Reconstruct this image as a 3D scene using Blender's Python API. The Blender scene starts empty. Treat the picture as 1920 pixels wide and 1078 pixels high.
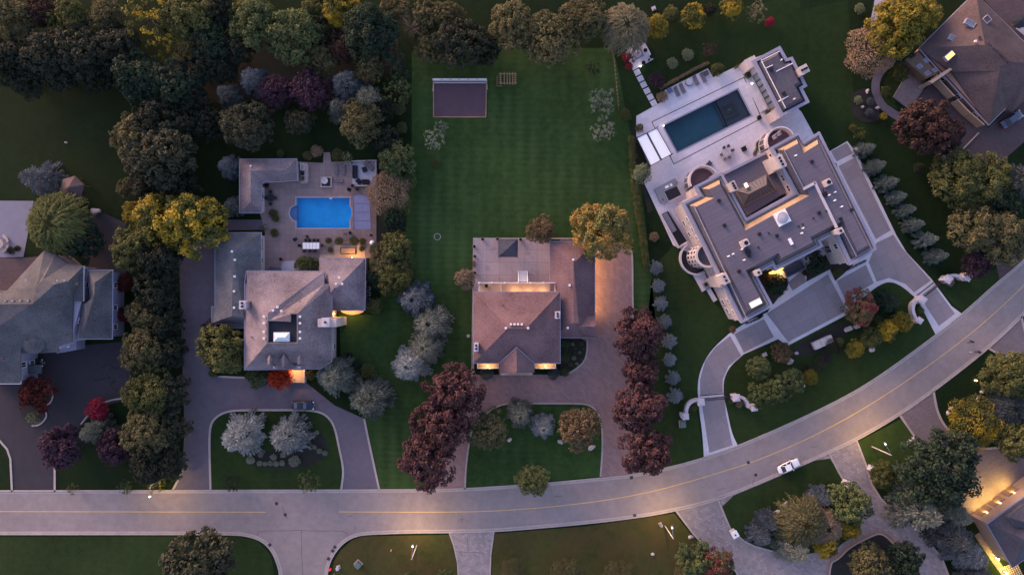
import bpy, bmesh, math, random
import numpy as np
from mathutils import Vector, Matrix
from mathutils.geometry import tessellate_polygon
R = math.radians
scene = bpy.context.scene
COL = scene.collection
# ------------------------------------------------------------------ camera, sky, sun, exposure
S = 0.11          # metres on the ground per photo pixel
H = 150.0         # drone height
cam = bpy.data.cameras.new('camera'); co = bpy.data.objects.new('camera', cam); COL.objects.link(co)
co.location = (0, 0, H); co.rotation_euler = (0, 0, 0)
cam.sensor_width = 36; cam.lens = 36 * H / (1920 * S); cam.clip_end = 5000; cam.clip_start = 1
scene.camera = co
SUN_EL, SUN_AZ = R(11), R(-43)      # azimuth clockwise from image-up (north)
world = bpy.data.worlds.new('World'); scene.world = world; world.use_nodes = True
wn = world.node_tree.nodes; wl = world.node_tree.links
bg = wn['Background']; sky = wn.new('ShaderNodeTexSky'); sky.sky_type = 'NISHITA'
sky.sun_disc = False; sky.sun_elevation = SUN_EL; sky.sun_rotation = SUN_AZ
sky.air_density = 1.0; sky.dust_density = 1.5; sky.ozone_density = 1.0
tint = wn.new('ShaderNodeMix'); tint.data_type = 'RGBA'; tint.blend_type = 'MULTIPLY'
tint.inputs[0].default_value = 1.0
tint.inputs[7].default_value = (1.12, 0.90, 0.985, 1)
wl.new(sky.outputs[0], tint.inputs[6]); wl.new(tint.outputs[2], bg.inputs[0])
bg.inputs[1].default_value = 0.15
sl = bpy.data.lights.new('sun', 'SUN'); sl.energy = 1.25; sl.angle = R(24); sl.color = (1.0, 0.62, 0.46)
so = bpy.data.objects.new('sun', sl); COL.objects.link(so)
sd = Vector((math.sin(SUN_AZ) * math.cos(SUN_EL), math.cos(SUN_AZ) * math.cos(SUN_EL), math.sin(SUN_EL)))
so.rotation_euler = sd.to_track_quat('Z', 'Y').to_euler()
scene.view_settings.view_transform = 'Standard'; scene.view_settings.look = 'None'
scene.view_settings.exposure = 1.8; scene.view_settings.gamma = 1
scene.render.engine = 'CYCLES'

# ------------------------------------------------------------------ helpers
def W(px, py, z=0.0):
    k = S * (H - z) / H
    return Vector(((px - 960) * k, (539 - py) * k, z))
def W2(px, py, z=0.0):
    v = W(px, py, z); return (v.x, v.y)
def poly(pts, z=0.0): return [W2(p[0], p[1], z) for p in pts]
def area(p): return 0.5 * sum(p[i][0]*p[(i+1) % len(p)][1] - p[(i+1) % len(p)][0]*p[i][1] for i in range(len(p)))
def ccw(p):
    return list(p) if area(p) > 0 else list(reversed(p))
def inset(p, d):
    p = ccw(p); n = len(p); out = []
    for i in range(n):
        a, b, c = p[i-1], p[i], p[(i+1) % n]
        e1 = Vector((b[0]-a[0], b[1]-a[1])).normalized(); e2 = Vector((c[0]-b[0], c[1]-b[1])).normalized()
        n1 = Vector((-e1.y, e1.x)); n2 = Vector((-e2.y, e2.x))
        m = (n1 + n2); l = m.length
        if l < 1e-4: m = n1
        else: m = m / l
        k = d / max(0.35, m.dot(n1))
        out.append((b[0] + m.x*k, b[1] + m.y*k))
    return out
def smooth(pts, n=3, closed=False):
    for _ in range(n):
        q = []
        m = len(pts)
        rng = range(m) if closed else range(m-1)
        if not closed: q.append(pts[0])
        for i in rng:
            a, b = pts[i], pts[(i+1) % m]
            q.append((a[0]*.75+b[0]*.25, a[1]*.75+b[1]*.25)); q.append((a[0]*.25+b[0]*.75, a[1]*.25+b[1]*.75))
        if not closed: q.append(pts[-1])
        pts = q
    return pts
class MB:
    def __init__(s): s.v = []; s.f = []
    def add(s, vs, fs):
        o = len(s.v); s.v += [tuple(v) for v in vs]; s.f += [tuple(i+o for i in f) for f in fs]; return s
    def face(s, vs): return s.add(vs, [tuple(range(len(vs)))])
    def tess(s, loops, z):
        L = [[Vector((x, y, 0)) for x, y in l] for l in loops]
        flat = [v for l in L for v in l]
        tr = tessellate_polygon(L)
        return [(v.x, v.y, z) for v in flat], [tuple(t) for t in tr]
    def sheet(s, p, z, holes=()):
        v, f = s.tess([ccw(p)] + [ccw(h)[::-1] for h in holes], z); return s.add(v, f)
    def prism(s, p, z0, z1, bottom=False, holes=()):
        s.sheet(p, z1, holes)
        if bottom: s.sheet(p, z0, holes)
        for l in [ccw(p)] + [ccw(h) for h in holes]:
            n = len(l); v = [(x, y, z0) for x, y in l] + [(x, y, z1) for x, y in l]
            s.add(v, [(i, (i+1) % n, n+(i+1) % n, n+i) for i in range(n)])
        return s
    def ring(s, a, b, z0, z1):
        a, b = ccw(a), ccw(b); n = len(a)
        v = [(x, y, z) for l, z in ((a, z0), (a, z1), (b, z1), (b, z0)) for x, y in l]
        f = []
        for k in range(4):
            k2 = (k+1) % 4
            f += [(k*n+i, k*n+(i+1) % n, k2*n+(i+1) % n, k2*n+i) for i in range(n)]
        return s.add(v, f)
    def slope(s, a, za, b, zb):
        a, b = ccw(a), ccw(b); n = len(a)
        return s.add([(x, y, za) for x, y in a] + [(x, y, zb) for x, y in b], [(i, (i+1) % n, n+(i+1) % n, n+i) for i in range(n)])
    def box(s, c, d, rz=0.0, tilt=0.0):
        x, y, z = d[0]/2, d[1]/2, d[2]/2
        M = Matrix.Translation(Vector(c)) @ Matrix.Rotation(rz, 4, 'Z') @ Matrix.Rotation(tilt, 4, 'Y')
        v = [M @ Vector((a*x, b*y, e*z)) for a in (-1, 1) for b in (-1, 1) for e in (-1, 1)]
        return s.add(v, [(0,1,3,2),(4,6,7,5),(0,4,5,1),(2,3,7,6),(0,2,6,4),(1,5,7,3)])
    def tube(s, pts, r, n=6, caps=True):
        P = [Vector(p) for p in pts]; rs = r if isinstance(r, (list, tuple)) else [r]*len(P)
        rings = []
        for i, p in enumerate(P):
            t = (P[min(i+1, len(P)-1)] - P[max(i-1, 0)]).normalized()
            u = t.cross(Vector((0, 0, 1)));
            if u.length < 1e-3: u = t.cross(Vector((1, 0, 0)))
            u.normalize(); w = t.cross(u)
            rings.append([p + (u*math.cos(2*math.pi*k/n) + w*math.sin(2*math.pi*k/n))*rs[i] for k in range(n)])
        v = [q for g in rings for q in g]; f = []
        for i in range(len(P)-1):
            f += [(i*n+k, i*n+(k+1) % n, (i+1)*n+(k+1) % n, (i+1)*n+k) for k in range(n)]
        if caps: f += [tuple(range(n))[::-1], tuple((len(P)-1)*n+k for k in range(n))]
        return s.add(v, f)
    def lathe(s, c, prof, n=20, a0=0, a1=2*math.pi):
        full = abs(a1-a0-2*math.pi) < 1e-6; m = n if full else n+1
        v = []; f = []
        for r, z in prof:
            for k in range(m):
                a = a0 + (a1-a0)*k/n; v.append((c[0]+r*math.cos(a), c[1]+r*math.sin(a), c[2]+z))
        for i in range(len(prof)-1):
            for k in range(n):
                k2 = (k+1) % m
                f.append((i*m+k, i*m+k2, (i+1)*m+k2, (i+1)*m+k))
        return s.add(v, f)
    def ribbon(s, pts, w, z0, z1, closed=False, off=0.0):
        n = len(pts); L = []; Rr = []
        for i in range(n):
            a = pts[i-1] if (i > 0 or closed) else pts[i]; b = pts[(i+1) % n] if (i < n-1 or closed) else pts[i]
            t = Vector((b[0]-a[0], b[1]-a[1])).normalized(); nn = Vector((-t.y, t.x))
            L.append((pts[i][0]+nn.x*(w/2+off), pts[i][1]+nn.y*(w/2+off))); Rr.append((pts[i][0]-nn.x*(w/2-off), pts[i][1]-nn.y*(w/2-off)))
        v = [(x, y, z) for l, z in ((L, z0), (L, z1), (Rr, z1), (Rr, z0)) for x, y in l]; f = []
        m = n if closed else n-1
        for k in range(4):
            k2 = (k+1) % 4
            for i in range(m): f.append((k*n+i, k*n+(i+1) % n, k2*n+(i+1) % n, k2*n+i))
        if not closed: f += [(0, n, 2*n, 3*n), (n-1, 4*n-1, 3*n-1, 2*n-1)]
        return s.add(v, f)
    def shell(s, faces, t=0.25):
        """roof: faces of (px,py,z) pixel vertices, merged, given thickness"""
        key = {}; V = []; F = []
        for fc in faces:
            idx = []
            for p in fc:
                k = (round(p[0], 1), round(p[1], 1), round(p[2], 2))
                if k not in key: key[k] = len(V); V.append(W(*p))
                idx.append(key[k])
            tri = tessellate_polygon([[V[i] for i in idx]]) if len(idx) > 3 else [(0, 1, 2)]
            F += [[idx[a] for a in t3] for t3 in tri]
        FF = []
        for f in F:
            a, b, c = (V[i] for i in f)
            if (b-a).cross(c-a).z < 0: f = f[::-1]
            FF.append(tuple(f))
        n = len(V); edges = {}
        for f in FF:
            for i in range(3):
                edges[(f[i], f[(i+1) % 3])] = 1
        out = list(FF) + [tuple(i+n for i in f[::-1]) for f in FF]
        for (a, b) in edges:
            if (b, a) not in edges: out.append((a, a+n, b+n, b))
        return s.add([tuple(v) for v in V] + [(v.x, v.y, v.z-t) for v in V], out)
    def build(s, name, mat, parent=None, origin=None, smooth=False, kind=None, label=None, recalc=True):
        me = bpy.data.meshes.new(name); o = Vector(origin) if origin is not None else Vector((0, 0, 0))
        me.from_pydata([(v[0]-o.x, v[1]-o.y, v[2]-o.z) for v in s.v], [], s.f)
        if recalc:
            bm = bmesh.new(); bm.from_mesh(me); bmesh.ops.recalc_face_normals(bm, faces=bm.faces); bm.to_mesh(me); bm.free()
        if smooth: me.polygons.foreach_set('use_smooth', [True]*len(me.polygons))
        me.materials.append(mat)
        ob = bpy.data.objects.new(name, me); COL.objects.link(ob)
        if parent is not None: ob.parent = parent
        if kind: ob['kind'] = kind
        if label: ob['label'] = label
        return ob
def empty(name, loc, label, cat, group=None, rz=0.0):
    o = bpy.data.objects.new(name, None); COL.objects.link(o); o.location = loc; o.rotation_euler = (0, 0, rz)
    o.empty_display_size = 0.2
    o['label'] = label; o['category'] = cat
    if group: o['group'] = group
    return o
class Thing:
    """world-coordinate thing: parts are given in world coordinates and stored relative to the base"""
    def __init__(s, name, loc, label, cat, group=None):
        s.root = empty(name, loc, label, cat, group); s.loc = Vector(loc)
    def part(s, name, mb, mat, parent=None, label=None, smooth=False):
        return mb.build(name, mat, parent if parent is not None else s.root, origin=s.loc, label=label, smooth=smooth)
def lone(name, mb, mat, loc, label, cat, group=None, smooth=False):
    ob = mb.build(name, mat, None, origin=loc, smooth=smooth); ob.location = loc
    ob['label'] = label; ob['category'] = cat
    if group: ob['group'] = group
    return ob
KIDS = {}
def copy_tree(o, parent=None):
    c = o.copy(); COL.objects.link(c); c.parent = parent
    for ch in [x for x in list(o.children)]: copy_tree(ch, c)
    return c
def struct(name, mb, mat):
    return mb.build(name, mat, None, kind='structure')

# ------------------------------------------------------------------ materials
MATS = {}
def ramp2(nt, fac, c1, c2):
    m = nt.nodes.new('ShaderNodeMix'); m.data_type = 'RGBA'
    nt.links.new(fac, m.inputs[0]); 
    if isinstance(c1, tuple): m.inputs[6].default_value = (*c1[:3], 1)
    else: nt.links.new(c1, m.inputs[6])
    if isinstance(c2, tuple): m.inputs[7].default_value = (*c2[:3], 1)
    else: nt.links.new(c2, m.inputs[7])
    return m.outputs[2]
def math_(nt, op, a, b=None, c=None):
    m = nt.nodes.new('ShaderNodeMath'); m.operation = op
    for i, x in enumerate((a, b, c)):
        if x is None: continue
        if isinstance(x, (int, float)): m.inputs[i].default_value = x
        else: nt.links.new(x, m.inputs[i])
    return m.outputs[0]
def noise(nt, scale, detail=3, vec=None, rough=0.6):
    n = nt.nodes.new('ShaderNodeTexNoise'); n.inputs['Scale'].default_value = scale; n.inputs['Detail'].default_value = detail
    n.inputs['Roughness'].default_value = rough
    if vec is None:
        g = nt.nodes.get('GEO') or nt.nodes.new('ShaderNodeNewGeometry'); g.name = 'GEO'; vec = g.outputs['Position']
    nt.links.new(vec, n.inputs['Vector']); return n.outputs['Fac']
def clampr(nt, x, lo, hi):
    m = nt.nodes.new('ShaderNodeMapRange'); nt.links.new(x, m.inputs[0]); m.inputs[1].default_value = lo; m.inputs[2].default_value = hi
    return m.outputs[0]
def scl(c, k): return tuple(min(1.0, x*k) for x in c[:3])
def base(name, rough=0.8, metal=0.0, spec=0.3):
    m = bpy.data.materials.new(name); m.use_nodes = True; nt = m.node_tree; p = nt.nodes['Principled BSDF']
    p.inputs['Roughness'].default_value = rough; p.inputs['Metallic'].default_value = metal
    p.inputs['Specular IOR Level'].default_value = spec
    MATS[name] = m; return m, nt, p
def bump(nt, p, h, strength=0.4, dist=0.05):
    b = nt.nodes.new('ShaderNodeBump'); b.inputs['Strength'].default_value = strength; b.inputs['Distance'].default_value = dist
    nt.links.new(h, b.inputs['Height']); nt.links.new(b.outputs[0], p.inputs['Normal'])
def plain(name, c, rough=0.7, metal=0.0, var=0.25, fine=6.0, coarse=0.5, spec=0.3, bmp=0.0):
    """colour broken up by coarse weathering and fine grain"""
    m, nt, p = base(name, rough, metal, spec)
    a = noise(nt, coarse, 5); b = noise(nt, fine, 3)
    f = math_(nt, 'MULTIPLY_ADD', b, 0.55, math_(nt, 'MULTIPLY', a, 0.45))
    f = clampr(nt, f, 0.32, 0.68)
    nt.links.new(ramp2(nt, f, scl(c, 1-var), scl(c, 1+var)), p.inputs['Base Color'])
    if bmp: bump(nt, p, b, bmp)
    return m
def posxy(nt, rz=0.0, sc=1.0):
    g = nt.nodes.get('GEO') or nt.nodes.new('ShaderNodeNewGeometry'); g.name = 'GEO'
    mp = nt.nodes.new('ShaderNodeMapping'); mp.inputs['Rotation'].default_value = (0, 0, rz); mp.inputs['Scale'].default_value = (sc, sc, sc)
    nt.links.new(g.outputs['Position'], mp.inputs[0]); return mp.outputs[0]
def paver(name, c, bw, bh, rz=0.0, mortar=0.03, var=0.3, dark=0.6, rough=0.75, stain=0.0, offset=0.5):
    m, nt, p = base(name, rough)
    b = nt.nodes.new('ShaderNodeTexBrick'); nt.links.new(posxy(nt, rz), b.inputs['Vector'])
    b.inputs['Scale'].default_value = 1; b.inputs['Brick Width'].default_value = bw; b.inputs['Row Height'].default_value = bh
    b.inputs['Mortar Size'].default_value = mortar; b.offset = offset
    b.inputs['Color1'].default_value = (*scl(c, 1-var*.5), 1); b.inputs['Color2'].default_value = (*scl(c, 1+var*.5), 1)
    b.inputs['Mortar'].default_value = (*scl(c, dark), 1); b.inputs['Bias'].default_value = 0
    n1 = noise(nt, 0.25, 6); n2 = noise(nt, 4.0, 3)
    f = math_(nt, 'MULTIPLY_ADD', n2, 0.5, math_(nt, 'MULTIPLY', n1, 0.5))
    mm = nt.nodes.new('ShaderNodeMix'); mm.data_type = 'RGBA'; mm.blend_type = 'MULTIPLY'; mm.inputs[0].default_value = 1
    nt.links.new(b.outputs['Color'], mm.inputs[6])
    nt.links.new(ramp2(nt, clampr(nt, f, .3, .7), scl((1, 1, 1), 0.74), (1.0, 1.0, 1.0)), mm.inputs[7])
    out = mm.outputs[2]
    if stain:
        s1 = clampr(nt, noise(nt, 0.45, 8, rough=0.75), .52, .72)
        out = ramp2(nt, math_(nt, 'MULTIPLY', s1, stain), out, scl(c, .45))
    nt.links.new(out, p.inputs['Base Color']); bump(nt, p, b.outputs['Fac'], -0.3, 0.02)
    return m
def shingle(name, c, c2=None, rz=0.0):
    m, nt, p = base(name, 0.85)
    c2 = c2 or scl(c, 1.35)
    n1 = noise(nt, 3.2, 4, rough=.8); n2 = noise(nt, 0.22, 5); n3 = noise(nt, 9.0, 2)
    f = math_(nt, 'ADD', math_(nt, 'MULTIPLY', n1, .42), math_(nt, 'MULTIPLY_ADD', n2, .36, math_(nt, 'MULTIPLY', n3, .22)))
    f = clampr(nt, f, .40, .61)
    nt.links.new(ramp2(nt, f, scl(c, .62), c2), p.inputs['Base Color']); bump(nt, p, n3, .5, .04); return m
def grass(name, c, stripe=0.0, brown=0.0, patch=0.3):
    m, nt, p = base(name, 0.9, spec=0.12)
    n1 = noise(nt, 4.5, 6, rough=.85); n2 = noise(nt, 0.07, 6, rough=.65); n3 = noise(nt, 0.8, 6, rough=.7)
    f = math_(nt, 'MULTIPLY_ADD', n1, .42, math_(nt, 'MULTIPLY_ADD', n3, .28, math_(nt, 'MULTIPLY', n2, .30)))
    col = ramp2(nt, clampr(nt, f, .38, .62), scl(c, .50), scl(c, 1.60))
    if stripe:
        fs = []
        for rz, sc, ds in ((0.5, .11, 1.6), (91, .26, 2.6)):
            sx = nt.nodes.new('ShaderNodeTexWave'); nt.links.new(posxy(nt, R(rz)), sx.inputs[0]); sx.inputs['Scale'].default_value = sc
            sx.inputs['Distortion'].default_value = ds; sx.inputs['Detail'].default_value = 3; sx.inputs['Detail Scale'].default_value = .5; fs.append(sx.outputs['Fac'])
        sfac = math_(nt, 'MULTIPLY_ADD', fs[0], .55, math_(nt, 'MULTIPLY', fs[1], .30))
        sfac = math_(nt, 'MULTIPLY', math_(nt, 'MULTIPLY', sfac, clampr(nt, noise(nt, .05, 4), .38, .60)), stripe)
        col = ramp2(nt, sfac, col, (c[0]*2.6, c[1]*2.0, c[2]*2.6))
    if brown:
        bf = math_(nt, 'MULTIPLY', clampr(nt, noise(nt, .16, 6, rough=.7), .4, .62), brown)
        col = ramp2(nt, bf, col, (c[1]*1.55, c[1]*1.05, c[1]*.42))
    nt.links.new(col, p.inputs['Base Color']); bump(nt, p, n1, .8, .08); return m
def asphalt(name, c, crack=0.5, patch=.2):
    m, nt, p = base(name, 0.85)
    n1 = noise(nt, 7.0, 3, rough=.8); n2 = noise(nt, .09, 6, rough=.7); n3 = noise(nt, .7, 4)
    f = math_(nt, 'MULTIPLY_ADD', n1, .38, math_(nt, 'MULTIPLY_ADD', n2, .40, math_(nt, 'MULTIPLY', n3, .22)))
    col = ramp2(nt, clampr(nt, f, .39, .61), scl(c, .78), scl(c, 1.22))
    if crack:
        w = nt.nodes.new('ShaderNodeTexVoronoi'); w.feature = 'DISTANCE_TO_EDGE'; w.inputs['Scale'].default_value = .16
        ds = nt.nodes.new('ShaderNodeTexNoise'); ds.inputs['Scale'].default_value = .6; ds.inputs['Detail'].default_value = 5
        va = nt.nodes.new('ShaderNodeVectorMath'); va.operation = 'MULTIPLY_ADD'
        nt.links.new(nt.nodes['GEO'].outputs['Position'], ds.inputs[0]); nt.links.new(ds.outputs['Color'], va.inputs[0]); va.inputs[1].default_value = (3, 3, 3)
        nt.links.new(nt.nodes['GEO'].outputs['Position'], va.inputs[2]); nt.links.new(va.outputs[0], w.inputs['Vector'])
        ln = math_(nt, 'LESS_THAN', w.outputs['Distance'], .012)
        msk = math_(nt, 'MULTIPLY', ln, clampr(nt, noise(nt, .07, 3), .5, .56))
        col = ramp2(nt, math_(nt, 'MULTIPLY', msk, crack), col, scl(c, .35))
    nt.links.new(col, p.inputs['Base Color']); bump(nt, p, n1, .3, .02); return m
def leaf(name, c1, c2, patchy=0.0, c3=None, scale=.35):
    m = bpy.data.materials.new(name); m.use_nodes = True; nt = m.node_tree; p = nt.nodes['Principled BSDF']; out = nt.nodes['Material Output']
    a = nt.nodes.new('ShaderNodeAttribute'); a.attribute_name = 'v'
    oi = nt.nodes.new('ShaderNodeObjectInfo')
    f = math_(nt, 'MULTIPLY_ADD', oi.outputs['Random'], .3, math_(nt, 'MULTIPLY', a.outputs['Fac'], .8))
    col = ramp2(nt, f, c1, c2)
    if c3:
        pf = math_(nt, 'MULTIPLY', clampr(nt, noise(nt, scale, 3), .47, .56), patchy)
        col = ramp2(nt, pf, col, c3)
    nt.links.new(col, p.inputs['Base Color']); p.inputs['Roughness'].default_value = .75; p.inputs['Specular IOR Level'].default_value = .2
    tr = nt.nodes.new('ShaderNodeBsdfTranslucent'); nt.links.new(col, tr.inputs[0]); ms = nt.nodes.new('ShaderNodeMixShader'); ms.inputs[0].default_value = .25
    nt.links.new(p.outputs[0], ms.inputs[1]); nt.links.new(tr.outputs[0], ms.inputs[2]); nt.links.new(ms.outputs[0], out.inputs[0])
    MATS[name] = m; return m
def emit(name, c, st):
    m, nt, p = base(name); p.inputs['Base Color'].default_value = (*c, 1); p.inputs['Emission Color'].default_value = (*c, 1); p.inputs['Emission Strength'].default_value = st; return m
def glassm(name, c, rough=.08, st=0, ec=(1, .6, .2)):
    m, nt, p = base(name, rough, 0, .6); p.inputs['Base Color'].default_value = (*c, 1)
    if st: p.inputs['Emission Color'].default_value = (*ec, 1); p.inputs['Emission Strength'].default_value = st
    return m
def waterm(name, c, alpha):
    m = bpy.data.materials.new(name); m.use_nodes = True; nt = m.node_tree; out = nt.nodes['Material Output']
    t = nt.nodes.new('ShaderNodeBsdfTransparent'); t.inputs[0].default_value = (*c, 1)
    g = nt.nodes.new('ShaderNodeBsdfGlossy'); g.inputs['Roughness'].default_value = .06
    fr = nt.nodes.new('ShaderNodeFresnel'); fr.inputs[0].default_value = 1.33
    n = nt.nodes.new('ShaderNodeTexNoise'); n.inputs['Scale'].default_value = 2.5; b = nt.nodes.new('ShaderNodeBump'); b.inputs['Strength'].default_value = .15
    nt.links.new(n.outputs['Fac'], b.inputs['Height']); nt.links.new(b.outputs[0], g.inputs['Normal'])
    ms = nt.nodes.new('ShaderNodeMixShader'); nt.links.new(fr.outputs[0], ms.inputs[0]); nt.links.new(t.outputs[0], ms.inputs[1]); nt.links.new(g.outputs[0], ms.inputs[2])
    nt.links.new(ms.outputs[0], out.inputs[0]); MATS[name] = m; return m

RZM = R(-27)     # texture rotation for the mansion plot
M = MATS
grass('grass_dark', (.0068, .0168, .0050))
grass('grass_garden', (.0105, .0235, .0062), stripe=.15)
grass('grass_yard', (.0225, .0490, .0128), stripe=.6)
grass('grass_mid', (.0150, .031, .0080), stripe=.2, brown=.1)
grass('grass_bright', (.022, .044, .010), stripe=.2, brown=.15)
grass('grass_brown', (.042, .046, .013), brown=.7)
asphalt('road', (.235, .195, .195), crack=0)
asphalt('drive_dark', (.030, .027, .036), crack=.8)  # dark asphalt, deepened further in colour for the lens falloff at left
asphalt('drive_grey', (.115, .098, .125), crack=.0)
plain('kerb', (.34, .29, .28), var=.2, fine=3)
paver('paver_red', (.285, .180, .178), .9, .45, R(45), var=.25, dark=.75)
paver('paver_pink', (.26, .19, .19), 1.2, 1.2, 0, mortar=.03, var=.15, dark=.7, offset=0)
paver('patio_stain', (.40, .31, .32), 2.6, 2.6, 0, mortar=.035, var=.1, dark=.6, stain=.85, offset=0)
paver('court_panel', (.255, .220, .245), 2.4, 2.4, RZM, mortar=.03, var=.12, dark=.7, stain=.2, offset=0)
paver('court_border', (.56, .53, .59), 1.1, 1.1, RZM, mortar=.012, var=.1, dark=.8)
paver('terrace', (.60, .565, .64), 2.2, 1.1, RZM, mortar=.02, var=.1, dark=.75, stain=.12)
paver('stamped', (.285, .245, .26), .7, .5, R(25), var=.35, dark=.7, stain=.3)
paver('drive_tan', (.19, .15, .16), .6, .3, R(-25), var=.25, dark=.8)
paver('drive_brown', (.085, .058, .066), .6, .3, R(40), var=.25, dark=.8)
plain('concrete_pale', (.36, .34, .42), var=.15)
plain('patio_blue_dim', (.17, .17, .23), var=.15)  # bluish patio concrete with lens edge darkening put into its tone
plain('rubber', (.075, .045, .062), var=.2, fine=8)
plain('mulch', (.014, .012, .010), var=.5, fine=5, bmp=.5)
shingle('shingle_grey', (.082, .086, .105), (.15, .15, .17))
shingle('shingle_mauve', (.118, .098, .122), (.235, .195, .225))
shingle('shingle_red', (.118, .070, .084), (.170, .106, .118))
shingle('shingle_brown', (.060, .044, .050), (.105, .074, .078))
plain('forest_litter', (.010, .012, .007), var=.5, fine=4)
shingle('shingle_grey_dim', (.050, .055, .070), (.100, .102, .118))  # grey shingle copy, lens darkening at the left edge put into its colour
shingle('shingle_navy', (.045, .045, .065), (.07, .07, .095))
paver('membrane', (.128, .112, .148), 9.0, .85, RZM, mortar=.03, var=.10, dark=.7, rough=.7, stain=.25)
shingle('mansard', (.065, .062, .085), (.105, .098, .125))
plain('gutter_shade', (.020, .022, .045), var=.1)  # shade inside the roof gutter put into its dark navy colour
plain('tan_surface', (.27, .19, .125), var=.12)
plain('stone_white', (.44, .41, .46), var=.1)
plain('stone_cream', (.45, .385, .38), var=.12, fine=2, bmp=.2)
plain('trim', (.225, .225, .31), var=.12)
plain('trim_white', (.62, .60, .63), var=.08)
plain('brick_tan', (.40, .28, .21), var=.2)
plain('brick_red', (.26, .14, .11), var=.25)
plain('wood', (.26, .16, .10), var=.3)
plain('wood_dark', (.12, .08, .06), var=.3)
plain('deck_wood', (.42, .30, .22), var=.25)
plain('metal_dark', (.02, .02, .026), .4, .3, var=.2)
plain('metal_grey', (.25, .25, .27), .4, .5, var=.15)
plain('white', (.75, .75, .78), .4, var=.05)
plain('fabric_grey', (.12, .11, .13), .9, var=.15)
plain('fabric_dark', (.022, .024, .034), .9, var=.2)
plain('fabric_blue', (.125, .135, .235), .9, var=.1, fine=2)
plain('fabric_pale', (.38, .37, .43), .9, var=.1)
plain('terracotta', (.22, .10, .07), .8, var=.2)
plain('rock', (.40, .34, .34), .9, var=.3, bmp=.5)
plain('bark', (.07, .05, .04), .9, var=.3)
plain('red_paint', (.65, .03, .06), .5, var=.1)
plain('green_box', (.10, .14, .13), .6, var=.15)
plain('skin', (.35, .2, .15), .6, var=.05)
plain('cloth_black', (.012, .012, .02), .9, var=.2)
plain('fur_white', (.6, .57, .55), .9, var=.1)
plain('tyre', (.012, .012, .013), .9, var=.2)
plain('yellow_line', (.62, .39, .14), .8, var=.15)
plain('tar', (.03, .028, .032), .8, var=.2)
plain('iron', (.05, .042, .048), .7, .3, var=.2)
plain('pool_blue', (.006, .33, .64), .6, var=.22, coarse=.09, fine=.5)
plain('louvre_white', (.88, .93, .95), var=.04)
plain('pool_blue_step', (.10, .16, .34), .6, var=.15)
plain('pool_teal', (.028, .078, .105), .6, var=.35, coarse=.3)
plain('pool_floor', (.045, .042, .058), .6, var=.15)
waterm('water_clear', (.80, .93, 1.0), 0)
waterm('water_teal', (.72, .86, .92), 0)
glassm('glass_dark', (.02, .025, .035))
glassm('glass_sky', (.13, .15, .18), .35)
glassm('glass_atrium', (.09, .09, .11), .55)
MATS['glass_atrium'].node_tree.nodes['Principled BSDF'].inputs['Specular IOR Level'].default_value = .15
glassm('glass_lit', (.55, .42, .2), .3, 1.1, (1, .72, .32))
glassm('glass_warm', (.5, .3, .1), .3, .9, (1, .50, .10))
glassm('glass_pale', (.45, .55, .62), .2)
emit('bulb', (1, .62, .25), 5)
emit('bulb_white', (1, .93, .85), 3)
def carpaint(name, c, metal=.0):
    m, nt, p = base(name, .28, metal, .5); p.inputs['Base Color'].default_value = (*c, 1); p.inputs['Coat Weight'].default_value = .5; return m
carpaint('paint_white', (.78, .78, .80)); carpaint('paint_navy', (.012, .018, .045), .3); carpaint('paint_black', (.012, .012, .015)); carpaint('paint_bluegrey', (.07, .09, .14), .4)
# leaf colours
leaf('l_darkgreen', (.009, .022, .013), (.032, .052, .032))
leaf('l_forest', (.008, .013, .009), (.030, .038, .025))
leaf('l_green', (.026, .046, .018), (.115, .14, .055))
leaf('l_olive', (.024, .034, .010), (.135, .140, .048))
leaf('l_olivegold', (.026, .036, .010), (.125, .130, .034), .8, (.42, .30, .03), .3)
leaf('l_greengold', (.040, .052, .016), (.19, .19, .066), .6, (.42, .24, .06), .28)
leaf('l_gold', (.080, .070, .012), (.30, .22, .03), .6, (.09, .11, .02), .5)
leaf('l_brown', (.075, .050, .036), (.17, .115, .075))
leaf('l_tan', (.16, .115, .075), (.30, .22, .15))
leaf('l_brownolive', (.024, .030, .013), (.145, .138, .064), .4, (.13, .10, .055), .4)
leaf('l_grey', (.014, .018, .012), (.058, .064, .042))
leaf('l_purple', (.018, .009, .013), (.125, .060, .064))
leaf('l_purpledark', (.018, .010, .022), (.070, .034, .058))
leaf('l_maroon', (.018, .011, .011), (.085, .045, .040))
leaf('l_red', (.22, .018, .008), (.50, .060, .020))
leaf('l_darkred', (.045, .010, .010), (.11, .022, .02))
leaf('l_crimson', (.16, .010, .030), (.36, .030, .06))
leaf('l_redorange', (.045, .048, .022), (.16, .12, .06), .8, (.30, .07, .07), .3)
leaf('l_orange', (.060, .042, .024), (.21, .145, .080))
leaf('l_silver', (.014, .024, .028), (.30, .335, .35))
leaf('l_silvergreen', (.012, .021, .018), (.205, .225, .19))
leaf('l_cone', (.014, .026, .026), (.185, .235, .22))
leaf('l_blue', (.010, .018, .026), (.135, .165, .20))
leaf('l_bluegrey', (.010, .016, .018), (.115, .13, .13))
leaf('l_palegreen', (.10, .13, .07), (.27, .30, .17))
leaf('l_willow', (.060, .062, .034), (.24, .215, .135))
leaf('l_willowgreen', (.034, .052, .014), (.16, .17, .060))
leaf('l_greygreen', (.10, .12, .085), (.30, .32, .24))

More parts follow.
